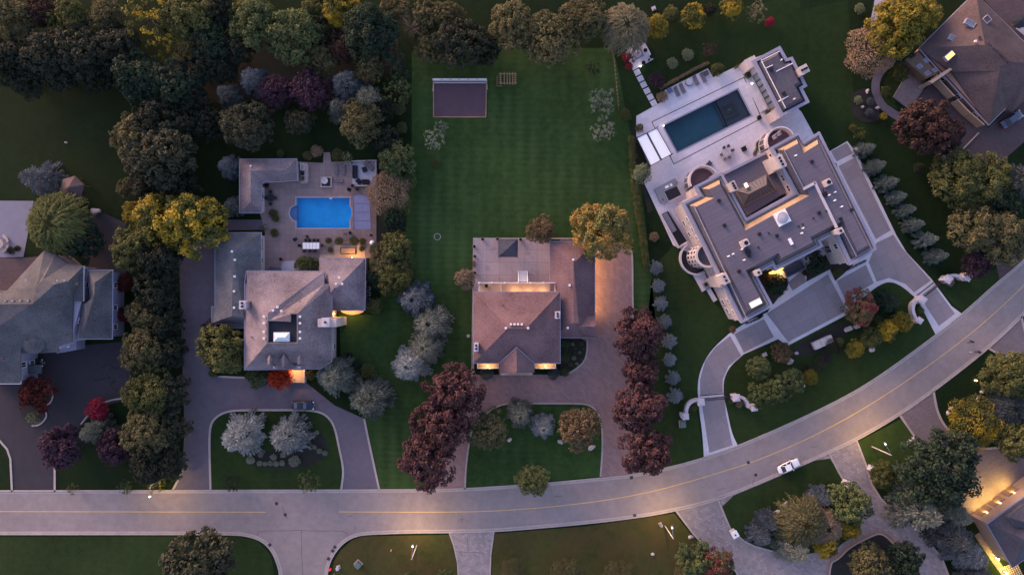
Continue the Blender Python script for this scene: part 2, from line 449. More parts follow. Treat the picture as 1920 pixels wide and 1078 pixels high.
# ------------------------------------------------------------------ ground, road, drives
POOL1 = [(556.4,371.3),(655.5,371.3),(655.5,386),(658.5,391),(659.6,399),(658.5,407),(655.5,412),(655.5,427.4),(556.4,427.4),(556.4,414.5),(550,412),(545.5,407),(543.6,399.8),(545.5,392),(550,387.5),(556.4,385.5)]
POOL2 = [(1243.5,236.7),(1382.7,168.5),(1407.7,217),(1270,285.4)]
p1, p2 = poly(POOL1), poly(POOL2)
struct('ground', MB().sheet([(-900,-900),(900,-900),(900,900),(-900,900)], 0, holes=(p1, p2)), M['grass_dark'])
yard = [(772,96),(1150,90),(1172,200),(1200,330),(1222,520),(1232,640),(1200,700),(1187,700),(1187,455),(1031,447),(887,447),(884,712),(870,760),(850,800),(820,917),(712,917),(685,790),(640,690),(636,590),(700,590),(760,440),(772,260)]
struct('lawn', MB().sheet(poly(yard), .012), M['grass_yard'])
struct('lawn', MB().sheet(poly([(1224,500),(1262,462),(1300,480),(1392,610),(1366,622),(1335,652),(1313,690),(1305,755),(1320,862),(1262,880),(1190,884),(1204,700)]), .012), M['grass_mid'])
struct('lawn', MB().sheet(poly([(1500,20),(1590,0),(1600,190),(1640,270),(1608,288),(1560,285),(1524,252),(1505,215),(1470,100)]), .012), M['grass_garden'])
struct('lawn', MB().sheet(poly([(1145,70),(1500,-10),(1500,110),(1410,112),(1240,190),(1192,220),(1200,330)]), .010), M['grass_garden'])
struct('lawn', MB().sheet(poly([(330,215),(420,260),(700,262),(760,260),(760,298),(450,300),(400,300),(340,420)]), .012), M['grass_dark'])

N_EDGE = smooth([(-500,922),(0,921),(740,919),(870,917),(960,911),(1030,906),(1120,897.5),(1199,889.6),(1322,860),(1430,818),(1560,758),(1637,715),(1754,630),(1804,590),(1874,527),(1908,500),(2010,400),(2200,200)], 2)
S_EDGE = smooth([(700,999.5),(760,997),(850,996.5),(930,995),(1100,980),(1200,968),(1266,956),(1346,937),(1461,889),(1553,849),(1607,824),(1687,777),(1750,732.7),(1854,652),(1920,588.5),(2010,500),(2300,220)], 2)
SW = [(-500,1000),(0,1000)] + smooth([(380,1000),(430,1000.5),(460,1002),(490,1011),(510,1030),(521,1055),(527,1080),(540,1300)], 3)
SE = smooth([(600,1300),(611,1085),(616,1055),(630,1030),(650,1010),(675,1001),(700,999.5)], 3)
road = N_EDGE + S_EDGE[::-1] + SE[::-1] + SW[::-1]
struct('road', MB().sheet(poly(road), .020), M['road'])
def kerb(pts, w=.42, z=.12, closed=False, off=0.0, mat='kerb', z0=-.05):
    return struct('kerb', MB().ribbon(poly(pts), w, z0, z, closed, off), M[mat])
kerb(N_EDGE, .30, off=.1); kerb(N_EDGE, .34, .028, off=-.30)
kerb(SE + S_EDGE, .30, off=-.1); kerb(SE + S_EDGE, .34, .028, off=.30)
kerb(SW, .30, off=-.1); kerb(SW, .34, .028, off=.30)
LINE2 = smooth([(635,959),(740,959.5),(870,959.5),(960,956),(1087,944.6),(1200,927),(1300,901),(1440,857),(1573,794),(1687,724),(1817,630),(1920,537),(2050,400)], 2)
struct('road_marking', MB().ribbon(poly([(-500,957),(0,958.5),(498,959.5)]), .13, .02, .030), M['yellow_line'])
struct('road_marking', MB().ribbon(poly(LINE2), .13, .02, .030), M['yellow_line'])
# tar seams on the road
for pts in ([(482,1003),(486,995),(560,994),(640,995),(649,998),(653,1003)], [(529,946),(534,966),(540,972)], [(565,994),(566,1040),(568,1078)], [(652,968),(660,966.5)], [(665,983),(666,994)], [(860,975),(868,971),(866,978)], [(1346,918),(1360,914)], [(1520,839),(1534,836)], [(1411,908),(1414,895)], [(858,1034),(905,1036)], [(876,1008),(878,1033)], [(1340,934),(1360,929)],[(1040,930),(1056,929)]):
    q = []
    for i in range(len(pts)-1):
        for k in range(4):
            t = k/4; q.append((pts[i][0]*(1-t)+pts[i+1][0]*t + random.Random(i*7+k).uniform(-.5, .5), pts[i][1]*(1-t)+pts[i+1][1]*t + random.Random(i*9+k).uniform(-.5, .5)))
    q.append(pts[-1]); struct('road_seam', MB().ribbon(poly(q), .06, .02, .029), M['tar'])

def drive(name, pts, mat, z=.016, holes=()):
    return struct(name, MB().sheet(poly(pts), z, [poly(h) for h in holes]), M[mat])
# far-left house
drive('driveway', [(74,655),(236,640),(245,700),(250,752),(225,752),(190,762),(165,785),(150,800),(110,860),(104,880),(103,921),(22,921),(20,860),(0,825),(-60,790),(-60,715),(38,715),(60,690)], 'drive_dark')
drive('driveway', [(176,392),(236,418),(236,520),(205,520),(158,500),(160,420)], 'drive_dark')
kerb([(-60,790),(0,826),(14,842),(20,860),(23,921)], .4); kerb([(103,876),(103,921)], .4); kerb(smooth([(152,795),(165,778),(185,760),(205,750),(235,746),(250,746)],2), .3)
# house two
ISL1 = smooth([(395,917),(393,850),(393,805),(400,785),(425,770),(470,768.5),(560,768.5),(595,770),(615,780),(628,800),(636,840),(645,880),(640,917)], 2)
drive('driveway', [(335,470),(404,436),(404,576),(398,580),(398,615),(380,640),(392,690),(410,706),(460,708),(570,714),(628,760),(683,785),(690,820),(711,918),(640,918)] + ISL1[::-1] + [(395,918),(324,919),(342,885),(346,800)], 'drive_grey')
kerb(ISL1, .42); kerb([(683,785),(690,820),(711,917)], .42); kerb([(324,919),(340,888),(343,878)], .42); kerb([(410,706),(460,708)], .4)
struct('lawn', MB().sheet(poly(ISL1), .03), M['grass_mid'])
# house three
ISL3 = smooth([(872,917),(873,880),(878,840),(884,805),(900,785),(935,757),(980,756),(1080,756),(1105,758),(1122,772),(1129,800),(1130,840),(1126,893)], 2)
drive('driveway', [(885,712),(893,702),(1050,702),(1050,637),(1050,447),(1113,456),(1168,456),(1180,462),(1186,475),(1188,600),(1200,700),(1200,889),(1126,894)] + ISL3[::-1] + [(872,917),(806,918),(830,860),(872,770)], 'paver_red')
kerb(ISL3, .34); kerb(smooth([(1113,456),(1165,456),(1178,460),(1184,470),(1186,490),(1186,580),(1192,640)],2), .34); kerb([(884,712),(893,702)], .34)
struct('lawn', MB().sheet(poly(ISL3), .03), M['grass_yard'])
struct('patio', MB().prism(poly([(887,447.5),(1032,447.5),(1032,530),(1032,548),(889,548),(889,702),(885,712),(883.5,712),(886,530)]), 0, .10), M['patio_stain'])
kerb([(887,447.5),(1110,447.5)], .3, .14)
# small crazed drive at the bottom
drive('driveway', [(842,996),(926.5,995),(920,1040),(918,1110),(861,1110),(858,1054),(852,1026)], 'stamped')
kerb([(842,997),(851,1022),(858,1054),(861,1110)], .3, .07); kerb([(926,996),(920,1040),(918,1110)], .3, .07)
struct('lawn', MB().sheet(poly([(621,1078),(626,1052),(640,1030),(660,1012),(680,1005),(842,1002),(850,1025),(856,1054),(858,1110),(616,1110)]), .012), M['grass_brown'])
struct('lawn', MB().sheet(poly([(928,1000),(1100,986),(1264,962),(1300,1006),(1320,1026),(1400,1110),(922,1110),(923,1040)]), .012), M['grass_brown'])
struct('lawn', MB().sheet(poly([(-100,1005),(440,1005),(480,1012),(508,1040),(520,1110),(-100,1110)]), .012), M['grass_mid'])
# south-east drives
drive('driveway', [(1266,957),(1347,937),(1400,915),(1553,850),(1606,825),(1625,875),(1634,907),(1651,934),(1678,961),(1725,996),(1766,1046),(1790,1120),(1390,1120),(1379,1069),(1319,1021),(1300,1000)], 'stamped')
ISL6 = smooth([(1350,939),(1450,898),(1551,852),(1570,880),(1590,915),(1618,965),(1600,1005),(1560,1030),(1500,1040),(1440,1031),(1406,1021),(1374,998),(1366,980)], 1, True)
struct('lawn', MB().prism(poly(ISL6), 0, .05), M['grass_mid'])
kerb(smooth([(1347,938),(1366,984),(1374,998),(1406,1021),(1440,1031),(1480,1040)],1), .35, mat='kerb'); kerb([(1555,850),(1570,880),(1583,903)], .35)
kerb([(1268,958),(1300,1000),(1319,1021),(1345,1045),(1379,1069),(1400,1110)], .35); kerb([(1606,826),(1625,875),(1634,907),(1651,934),(1678,961),(1725,996),(1766,1046),(1790,1110)], .4)
BED6 = smooth([(1552,1130),(1551,1053),(1571,1044),(1589,1023),(1638,998),(1652,996),(1665,1003),(1687,1026),(1720,1060),(1740,1130)], 2)
struct('planting_bed', MB().prism(poly(BED6), 0, .05), M['mulch']); kerb(BED6, .45, mat='brick_red'); kerb(BED6, .3, mat='kerb', off=-.4)
ARC7 = smooth([(1750,733),(1753,750),(1757,770),(1768,795),(1792,820),(1824,837),(1851,842),(1885,836),(1960,815)], 2)
drive('driveway', [(1687,778),(1750,733)] + ARC7[1:] + [(1990,900),(1960,930),(1850,990),(1800,965),(1760,900),(1722,829)], 'drive_tan')
kerb(ARC7, .45); kerb([(1687,778),(1722,829),(1740,852)], .4)
drive('driveway', [(1853,653),(1918,592),(1925,640),(2000,720),(1900,700),(1886,674)], 'drive_tan'); kerb([(1854,653),(1887,673)], .4); kerb([(1914,592),(1919,612),(1926,640)], .4)
struct('lawn', MB().sheet(poly([(1690,785),(1608,828),(1630,876),(1640,905),(1700,950),(1745,960),(1760,880),(1720,832)]), .012), M['grass_bright'])
drive('driveway', [(1865,487),(1907,469),(1960,440),(1960,450),(1910,495),(1874,524)], 'drive_brown')
# top-right house paving
drive('driveway', [(1745,157),(1760,130),(1853,240),(1925,170),(1960,200),(1925,262),(1871,310),(1794,289),(1770,270),(1700,205)], 'drive_brown')
drive('driveway', [(1845,0),(1960,-40),(1960,110),(1920,80)], 'drive_brown')
struct('retaining_kerb', MB().ribbon(poly([(1762,262),(1796,289),(1834,250)]), .2, 0, .3), M['kerb'])
struct('path', MB().ribbon(poly(smooth([(1706,84),(1690,97),(1667,117),(1649,136),(1641,155),(1642,176),(1652,196),(1672,212),(1700,228)], 3)), 1.7, 0, .03), M['drive_grey'])
struct('terrace', MB().prism(poly([(1673,183),(1703,206),(1737,160),(1733,137),(1712,118)]), 0, .35), M['drive_tan'])
drive('path', [(1745,283),(1770,272),(1800,290),(1768,303)], 'drive_tan')
for pts in ([(1650,190),(1662,140),(1690,112),(1712,130),(1672,190),(1688,210)], [(1594,190),(1600,172),(1630,163),(1645,200),(1655,225),(1625,232),(1600,220)]):
    struct('planting_bed', MB().prism(poly(smooth(pts, 2, True)), 0, .05), M['mulch' if pts[0][0] < 1600 else 'grass_mid'])
drive('path', [(1630,50),(1655,30),(1680,0),(1660,-20),(1640,0)], 'concrete_pale')
# mansion forecourt
WEST_L = smooth([(1320,861),(1317,812),(1309,755.6),(1307.7,717.7),(1315.6,686),(1334.5,654.6),(1366,626)], 2)
EAST_R = smooth([(1385,838),(1372,812),(1364.5,774.5),(1356.6,743),(1356.6,711),(1369,686),(1394.5,664)], 2)
MIDC = [(1459,635.7),(1477,648)] + smooth([(1586.8,590.6),(1614,562),(1643.6,537),(1667,527),(1690,535.5),(1713.7,556)], 2) + [(1720,560.5),(1755,629)]
FC = WEST_L + [(1404,601),(1440,585),(1470,500),(1600,430),(1568.5,306.7),(1545,290),(1556.8,283.4),(1588.5,265),(1606.8,288.4),(1680,440),(1700,473.7),(1747,523.8),(1784,574),(1806,590)] + MIDC[::-1] + EAST_R[::-1]
drive('forecourt', FC, 'court_border', .020)
PANELS = [[(1314.6,749),(1358,746),(1361,774.5),(1373.5,834.4),(1329.8,848.6),(1323.5,806)],
 [(1313,740.4),(1355,736),(1355,711.4),(1366,686),(1389.7,667),(1369,629.4),(1340.8,651.5),(1322,676.7),(1312.4,711.4)],
 [(1377,626),(1432.3,597.9),(1451,631.5),(1394.5,661)],
 [(1437,588),(1552,514),(1585,576),(1582,586),(1478,641)],
 [(1568.4,527),(1623.5,496.5),(1638.6,531),(1613.5,545),(1585,563)],
 [(1628.5,492),(1643.6,455),(1675,440),(1690,463.7),(1745,526),(1713.7,548),(1697,532),(1667,521),(1643.6,528)],
 [(1571.8,311.8),(1603.5,295),(1670,432),(1642,448.6)],
 [(1558,284),(1588,268),(1599,288),(1568,303)],
 [(1727,560.5),(1752,537),(1790.5,588),(1760.4,611)]]
for p in PANELS: drive('forecourt_panel', p, 'court_panel', .026)
drive('path', [(1477,530),(1505,505),(1512,528),(1486,545)], 'paver_pink', .026)
struct('planting_bed', MB().prism(poly([(1420,520),(1470,500),(1478,535),(1440,583)]), 0, .06), M['mulch'])
struct('planting_bed', MB().prism(poly([(1512,500),(1560,470),(1600,497),(1566,527),(1556,505),(1512,528)]), 0, .06), M['mulch'])
MID_LAWN = [(1388,838)] + EAST_R[::1][1:] + MIDC[1:]
ml = EAST_R[:] + [(1459,638)] + MIDC[1:] + [(1700,672),(1637,712),(1560,755),(1430,815)]
struct('lawn', MB().sheet(poly(ml), .012), M['grass_mid'])
struct('planting_bed', MB().sheet(poly(smooth([(1480,655),(1530,628),(1585,598),(1600,615),(1560,650),(1520,665),(1490,672)], 2, True)), .03), M['mulch'])
struct('lawn', MB().sheet(poly([(1752,528),(1800,520),(1870,505),(1876,522),(1806,586),(1788,572)]), .012), M['grass_mid'])
# mansion pool terrace
TER = [(1193,218),(1240,192),(1246,170),(1327,129),(1337,146),(1408,112),(1440,100),(1480,190),(1502,210),(1525,252),(1560,330),(1300,478),(1262,460),(1207,342),(1220,315),(1193,260)]
struct('terrace', MB().prism(poly(TER), -.02, .12, holes=[p2]), M['terrace'])
ter2 = [(1258,455),(1300,470),(1318,520),(1312,545),(1328,560),(1340,600),(1318,565),(1300,545),(1278,520),(1262,490)]
slot = [(1221,229),(1395,145),(1428.6,222.8),(1263,309)]
struct('drain_slot', MB().ring(poly(slot), inset(poly(slot), .16), .10, .126), M['tar'])
struct('patio', MB().prism(poly([(1206.7,74.8),(1225.3,112),(1186.7,132.7),(1170.4,93.4)]), 0, .10), M['terrace'])
for (x, y) in ((1194.9,136.4),(1200.8,148.0),(1206.7,159.4),(1213,171),(1219.3,182.4),(1225.3,193.5)):
    c = W(x, y); struct('stepping_slab', MB().box((c.x, c.y, .05), (1.22, 1.15, .1), R(27)), M['court_border'])
struct('planting_bed', MB().sheet(poly([(1196,262),(1206,300),(1218,318),(1206,340),(1225,395),(1215,400),(1195,320),(1182,250),(1192,222)]), .03), M['mulch'])
# house two pool deck
DECK = [(556,303),(606,306),(607,286),(619,286),(621,304),(706,300),(706,482),(688,484),(600,484),(600,510),(497,510),(497,436),(488,400),(490,342),(556,341)]
struct('patio', MB().prism(poly(DECK), -.02, .10, holes=[p1]), M['paver_pink'])
struct('patio', MB().sheet(poly([(661,304),(706,302),(706,348),(661,346)]), .112), M['concrete_pale'])
struct('patio', MB().sheet(poly([(528,490),(556,489),(552,508),(526,508)]), .112), M['concrete_pale'])
struct('path', MB().prism(poly([(420,412),(497,412),(497,431),(420,432)]), 0, .05), M['drive_grey'])
struct('patio', MB().sheet(poly([(-60,376),(63,377),(56,420),(44,482),(-60,484)]), .02), M['patio_blue_dim'])
struct('deck', MB().prism(poly([(-60,484),(40,484),(110,478),(130,500),(30,560),(-60,560)]), 0, .3), M['drive_brown'])
# sport court
struct('sport_court', MB().sheet(poly([(813,152),(912,152),(911,220),(813,220)]), .03), M['rubber'])
for a, b in (((813,152),(813,220)), ((813,220),(911,220)), ((911,220),(912,152))):
    struct('kerb', MB().ribbon(poly([a, b]), .22, 0, .16), M['wood'])
struct('planting_bed', MB().prism(poly(smooth([(1050,634),(1101,634),(1101,662),(1094,680),(1078,693),(1062,702),(1050,704)],1)), 0, .06), M['mulch'])
kerb(smooth([(1101,636),(1101,662),(1094,680),(1078,693),(1062,702)],2), .3)
struct('planting_bed', MB().sheet(poly(smooth([(452,862),(500,842),(560,845),(600,800),(622,850),(590,870),(560,880),(480,876)],2,True)), .04), M['mulch'])
struct('planting_bed', MB().sheet(poly(smooth([(32,735),(58,712),(95,722),(102,745),(82,775),(62,797),(40,785)],2,True)), .04), M['mulch'])
kerb(smooth([(90,720),(100,735),(98,752),(82,765),(90,780),(75,797),(60,798)],2), .3)
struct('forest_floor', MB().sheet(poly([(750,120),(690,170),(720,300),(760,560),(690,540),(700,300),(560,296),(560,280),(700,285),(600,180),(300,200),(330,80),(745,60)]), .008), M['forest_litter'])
# ------------------------------------------------------------------ building helpers
def window(th, fp, i, t, z, w, h, frame='trim_white', glass='glass_dark', parent=None, mull=1, name='window'):
    a = Vector((*fp[i], 0)); b = Vector((*fp[(i+1) % len(fp)], 0)); d = (b-a); L = d.length; d.normalize(); n = Vector((d.y, -d.x, 0))
    c = a + d*(L*t) + Vector((0, 0, z)); ang = math.atan2(d.y, d.x)
    m = MB(); f = .11
    for (dx, dz, ww, hh) in ((-w/2, 0, f, h+f), (w/2, 0, f, h+f), (0, -h/2, w-f, f), (0, h/2, w-f, f)):
        m.box(c + d*dx + Vector((0, 0, dz)) + n*.05, (ww, .14, hh), ang)
    for k in range(1, mull+1):
        m.box(c + d*(-w/2 + w*k/(mull+1)) + n*.05, (.06, .10, h-f), ang)
    fr = th.part(name, m, M[frame], parent)
    p = MB().box(c + n*.03, (w-f, .05, h-f), ang)
    th.part('pane', p, M[glass], fr)
    return fr
def chimney(th, px, py, z0, z1, w, d, mat, rz=0.0, flues=2, parent=None):
    c = W(px, py, z1); m = MB(); m.box((c.x, c.y, (z0+z1)/2), (w, d, z1-z0), rz); m.box((c.x, c.y, z1+.08), (w+.2, d+.2, .16), rz)
    ch = th.part('chimney', m, M[mat], parent); L = max(w, d)
    for k in range(flues):
        q = MB()
        o = (k-(flues-1)/2)*L/(flues+.3); v = Matrix.Rotation(rz, 3, 'Z') @ Vector((o if w >= d else 0, 0 if w >= d else o, 0))
        q.lathe((c.x+v.x, c.y+v.y, z1+.16), [(0, 0), (.22, 0), (.22, .35), (.14, .35), (.14, .1), (0, .1)], 10); th.part('flue', q, M['metal_dark'], ch)
    return ch
def vent(th, px, py, z, s=.42, mat='trim_white', parent=None, rz=0.0, h=.3):
    c = W(px, py, z); m = MB(); m.box((c.x, c.y, z+h/2), (s*.8, s*.8, h), rz); m.box((c.x, c.y, z+h+.04), (s, s, .09), rz)
    return th.part('roof_vent', m, M[mat], parent)
def pipe(th, px, py, z, parent=None, mat='white', L=.3):
    c = W(px, py, z); m = MB(); m.tube([(c.x, c.y, z-.3), (c.x, c.y, z+.5)], .09, 8); m.tube([(c.x, c.y, z+.5), (c.x+L*.9, c.y+L*.4, z+.55)], .12, 8)
    return th.part('vent_pipe', m, M[mat], parent)
def ac_part(th, px, py, z, rz=0.0, parent=None, s=1.0, mat='stone_cream'):
    c = W(px, py, z); m = MB(); m.box((c.x, c.y, z+.45), (1.15*s, .95*s, .9), rz)
    a = th.part('air_conditioner', m, M[mat], parent)
    f = MB(); f.lathe((c.x+.18, c.y+.08, z+.9), [(0, .02), (.34, .02), (.36, .06), (.40, .06), (.40, 0)], 16)
    f.box((c.x+.18, c.y+.08, z+.95), (.72, .05, .04), .4); f.box((c.x+.18, c.y+.08, z+.95), (.05, .72, .04), .4)
    th.part('fan', f, M['metal_dark'], a); return a
def skylight(th, c4, z, h=.3, glass='glass_sky', frame='trim', parent=None, name='skylight'):
    """c4: four pixel corners"""
    p = poly(c4, z+h); m = MB(); m.prism(p, z-.3, z+h, holes=[inset(p, .14)])
    f = th.part(name, m, M[frame], parent); g = MB().sheet(inset(p, .13), z+h-.06); th.part('pane', g, M[glass], f); return f
def lamp(parent, loc, energy, color=(1, .6, .25), size=.15, spot=None, name='lamp_light', to=None):
    l = bpy.data.lights.new(name, 'SPOT' if spot else 'POINT'); l.energy = energy; l.color = color; l.shadow_soft_size = size
    if spot: l.spot_size = R(spot); l.spot_blend = 1.0
    o = bpy.data.objects.new(name, l); COL.objects.link(o); o.parent = parent; o.location = loc
    if to is not None: o.rotation_euler = (-Vector(to)).to_track_quat('Z', 'Y').to_euler()
    return o
def wall_lamp(th, parent, x, y, z, energy, color=(1, .55, .2), spot=140, to=(0, 0, -1)):
    m = MB(); m.box((x, y, z+.1), (.16, .16, .10)); m.box((x, y, z), (.11, .11, .12))
    p = th.part('wall_lamp', m, M['bulb'], parent)
    lamp(p, (x-th.loc.x, y-th.loc.y, z-th.loc.z-.2), energy, color, .12, spot, to=to)
    return p
def gutter(th, outline, z, parent=None, mat='trim_white', w=.12):
    p = poly(outline, z); return th.part('gutter', MB().ring(inset(p, -w), p, z-.22, z+.02), M[mat], parent)

def auto_windows(th, fp, zs, sp=3.4, w=1.1, h=1.4, skip=(), minl=3.5):
    for i in range(len(fp)):
        L = (Vector(fp[i])-Vector(fp[(i+1) % len(fp)])).length
        if i in skip or L < minl: continue
        n = max(1, int(L/sp))
        for k in range(n):
            for z in zs: window(th, fp, i, (k+.5)/n, z, w, h)
# ------------------------------------------------------------------ house three: red-brown hip roof
base3 = W(970, 620)
h3 = Thing('house', base3, 'two-storey house with reddish hip roof, front gable and long garage wing', 'house')
O3 = [(888,547.6),(1049.8,547.6),(1049.8,680.5),(888,680.5)]
fp3 = inset(poly(O3, 6.0), .45)
w3 = h3.part('wall', MB().prism(fp3, 0, 5.9), M['brick_tan'])
F = [(888,547.6,6),(1049.8,547.6,6),(987,615.5,9.8),(952,615.5,9.8)]
r3 = h3.part('roof', MB().shell([F, [(888,547.6,6),(952,615.5,9.8),(888,680.5,6)], [(1049.8,547.6,6),(1049.8,680.5,6),(987,615.5,9.8)],
     [(888,680.5,6),(952,615.5,9.8),(987,615.5,9.8),(1049.8,680.5,6)]], .3), M['shingle_red'])
h3.part('gable_roof', MB().shell([[(968.8,651,8.4),(968.8,699,8.1),(935.5,699,5.4),(936.5,679,6.05)], [(968.8,651,8.4),(1001,679,6.05),(1002,699,5.4),(968.8,699,8.1)]], .3), M['shingle_red'])
h3.part('ridge_cap', MB().tube([W(888,547.6,6.1), W(952,615.5,9.85), W(987,615.5,9.85), W(1049.8,547.6,6.1)], .09), M['shingle_red'])
h3.part('ridge_cap', MB().tube([W(968.8,651,8.5), W(937,680,6.1)], .07).tube([W(968.8,651,8.5), W(1001,680,6.1)], .07), M['trim'])
gutter(h3, O3, 6.0, mat='trim')
h3.part('porch', MB().prism(poly([(941,680),(997,680),(997,697),(941,697)]), 0, 5.6), M['brick_tan'])
h3.part('step', MB().prism(poly([(937,697),(997,697),(997,702.5),(937,702.5)]), 0, .3).prism(poly([(940,694),(994,694),(994,700),(940,700)]), .3, .5), M['kerb'])
for (x0, x1, lx) in ((895,935.5,926), (1002,1042,1034)):
    b = h3.part('balcony', MB().prism(poly([(x0,678),(x1,678),(x1,690.3),(x0,690.3)], 3.2), 2.9, 3.2, bottom=True), M['deck_wood'])
    rl = MB(); p = poly([(x0,678),(x1,678),(x1,690.3),(x0,690.3)], 3.2); rl.ring(p, inset(p, .1), 3.2, 3.9)
    h3.part('balustrade', rl, M['trim_white'], b)
    c = W((x0+x1)/2, 680, 3.2); wall_lamp(h3, b, c.x, c.y-.42, 5.1, 110, (1, .6, .22), 150)
    for t in (.25, .75): window(h3, fp3, 0, (lx-888)/162*.9+.02*t, 4.2, 1.0, 1.6)
auto_windows(h3, fp3, (1.7,), 4.0)
# back balcony
b = h3.part('balcony', MB().prism(poly([(898.5,530),(1040,530),(1040,552),(898.5,552)], 3.3), 2.9, 3.3, bottom=True), M['deck_wood'])
rl = MB(); P = [W(898.5,552,3.3), W(898.5,530.3,3.3), W(1040,530.3,3.3), W(1040,552,3.3)]
rl.tube([(p.x, p.y, 4.3) for p in P], .07)
for k in range(60):
    x = P[1].x + (P[2].x-P[1].x)*k/59; rl.box((x, P[1].y, 3.8), (.07 if k % 10 else .35, .07 if k % 10 else .35, 1.0 if k % 10 else 1.25))
h3.part('balustrade', rl, M['trim_white'], b)
h3.part('partition', MB().box((W(939.5,541,3.3).x, W(939.5,541,3.3).y, 3.6), (.1, 1.9, .6)), M['trim_white'], b)
for x in (965, 990, 1018):
    c = W(x, 548.5, 5); wall_lamp(h3, w3, c.x, c.y-.1, 4.8, 60, (1, .55, .22), 150)
for t in (.1, .3, .5, .7, .9): window(h3, fp3, 2, t, 4.6, 1.3, 1.6, glass='glass_warm' if t > .2 and t < .8 else 'glass_dark')
for t in (.15, .4, .7): window(h3, fp3, 3, t, 4.4, 1.2, 1.4); window(h3, fp3, 1, t, 4.4, 1.2, 1.4)
st = MB(); a = W(972.5, 509.5)
for k in range(6):
    y = W(0, 509.5+k*3.4).y; st.box((W(980.3,0).x, y, .27+k*.5), (1.6, .36, .12))
h3.part('stair', st, M['trim_white']); sr = MB()
for x in (972, 988.7): sr.tube([(W(x,0).x, W(0,508.5).y, .8), (W(x,0).x, W(0,530).y, 4.2)], .07); sr.tube([(W(x,0).x, W(0,508.5).y, .1), (W(x,0).x, W(0,530).y, 3.2)], .09); sr.tube([(W(x,0).x, W(0,508.5).y, 0), (W(x,0).x, W(0,508.5).y, 1.0)], .08)
h3.part('stair_rail', sr, M['trim_white'])
chimney(h3, 1045.4, 590.4, 5, 8.6, .85, 1.25, 'stone_white', flues=2); chimney(h3, 893, 650.5, 5, 8.3, .7, 1.5, 'stone_white', flues=2)
for x, y in ((958,607.7),(964.6,607.7),(971.3,607.7),(978.3,607.7),(948.5,614.8),(990,614.8)): vent(h3, x, y, 9.5)
pipe(h3, 942, 572, 7.5, mat='iron', L=.2); pipe(h3, 1028, 642, 7.5, mat='iron', L=.2)
# garage wing
OG = [(1032,453),(1115,453),(1114,633),(1050.4,633),(1050.4,606),(1032,547.6)]
OGr = [(1031.5,453),(1115,453),(1115,633),(1031.5,633)]
fg = inset(poly(OGr, 3.4), .4)
wg = h3.part('garage_wall', MB().prism(fg, 0, 3.35), M['brick_tan'])
h3.part('garage_roof', MB().shell([[(1031.5,453,3.4),(1115,453,3.4),(1075.4,494,6.4)], [(1115,453,3.4),(1115,633,3.4),(1085,605,6.4),(1075.4,605,6.4),(1075.4,494,6.4)],
     [(1031.5,453,3.4),(1075.4,494,6.4),(1075.4,605,6.4),(1031.5,633,3.4)], [(1031.5,633,3.4),(1075.4,605,6.4),(1085,605,6.4),(1115,633,3.4)]], .25), M['shingle_red'])
h3.part('gable_roof', MB().shell([[(1083,612,6.1),(1100,592.5,4.6),(1116,592.5,4.6),(1116,612,6.1)], [(1083,612,6.1),(1116,612,6.1),(1116,632,4.6),(1100,632,4.6)]], .2), M['shingle_red'])
h3.part('gable_wall', MB().prism(poly([(1098,594),(1114.6,594),(1114.6,631),(1098,631)], 4.4), 3, 4.4), M['brick_tan'])
gutter(h3, OGr, 3.4, mat='trim')
for x, y in ((1074.4,487),(1067.7,534.6),(1064.4,614.4)): vent(h3, x, y, 6.1)
for k, t in enumerate((.20, .45, .70)):
    i = [j for j in range(4) if abs(fg[j][0]-fg[(j+1) % 4][0]) < .1 and fg[j][0] > W(1090,0).x][0]
    d = window(h3, fg, i, t, 1.25, 3.0, 2.4, frame='wood', glass='wood', name='garage_door', mull=3)
for y in (482, 512, 546, 580): 
    c = W(1115, y, 2.9); wall_lamp(h3, wg, c.x-.18, c.y, 2.7, 200, (1, .52, .18), 160, to=(.75, 0, -1))
lp = W(968.8, 700, 3); wall_lamp(h3, h3.root, lp.x, lp.y+.15, 3.2, 240, (1, .55, .22), 150, to=(0, -.5, -1))

# ------------------------------------------------------------------ house two: mauve roof with sunken deck
h2 = Thing('house', W(540, 600), 'big mauve-grey shingled house with sunken roof deck and white lantern skylight', 'house')
Z = 6.0; T = 10.8
O2 = [(462.6,508.3),(607.7,509.5),(607.7,532.5),(621.9,533.5),(621.3,677.7),(600,691),(458.8,692.8),(458.8,532.5),(462.6,532)]
fp2 = inset(poly([(462,508.3),(607.7,509),(607.7,532.5),(621.9,533),(621.5,678),(600,691),(459,691)], Z), .5)
w2 = h2.part('wall', MB().prism(fp2, 0, Z-.1), M['stone_cream'])
wA, wA2, wB, wB2, wC, wD, wE = (501.4,588,T), (503,602,T), (544,602,T), (558,588,T), (558,643,T), (501.4,643,T), (545.6,588,T)
h2.part('roof', MB().shell([[(462.6,508.3,Z),(607.7,509.5,Z),(503,602,T),(501.4,588,T-.1)], [(607.7,509.5,Z),(607.7,532.5,Z+.6),(545.6,588,T),(544,602,T),(503,602,T)],
    [(607.7,532.5,Z+.6),(621.9,533.5,Z),(558,588,T),(545.6,588,T)], [(621.9,533.5,Z),(621.3,677.7,Z),(558,643,T),(558,588,T)],
    [(458.8,692.8,Z),(501.4,643,T),(558,643,T),(621.3,677.7,Z),(600,691,Z)], [(458.8,532.5,Z),(462.6,532,Z),(462.6,508.3,Z),(501.4,588,T-.1),(503,602,T),(501.4,643,T),(458.8,692.8,Z)]], .3), M['shingle_mauve'])
well = poly([(501.4,600),(544,602),(544,588),(558,588),(558,643),(501.4,643)], T)
rd = h2.part('roof_deck', MB().prism(well, 7.0, 10.2), M['fabric_dark'])
h2.part('parapet', MB().ring(inset(well, -.1), inset(well, .12), 10.1, T+.12), M['shingle_mauve'], rd)
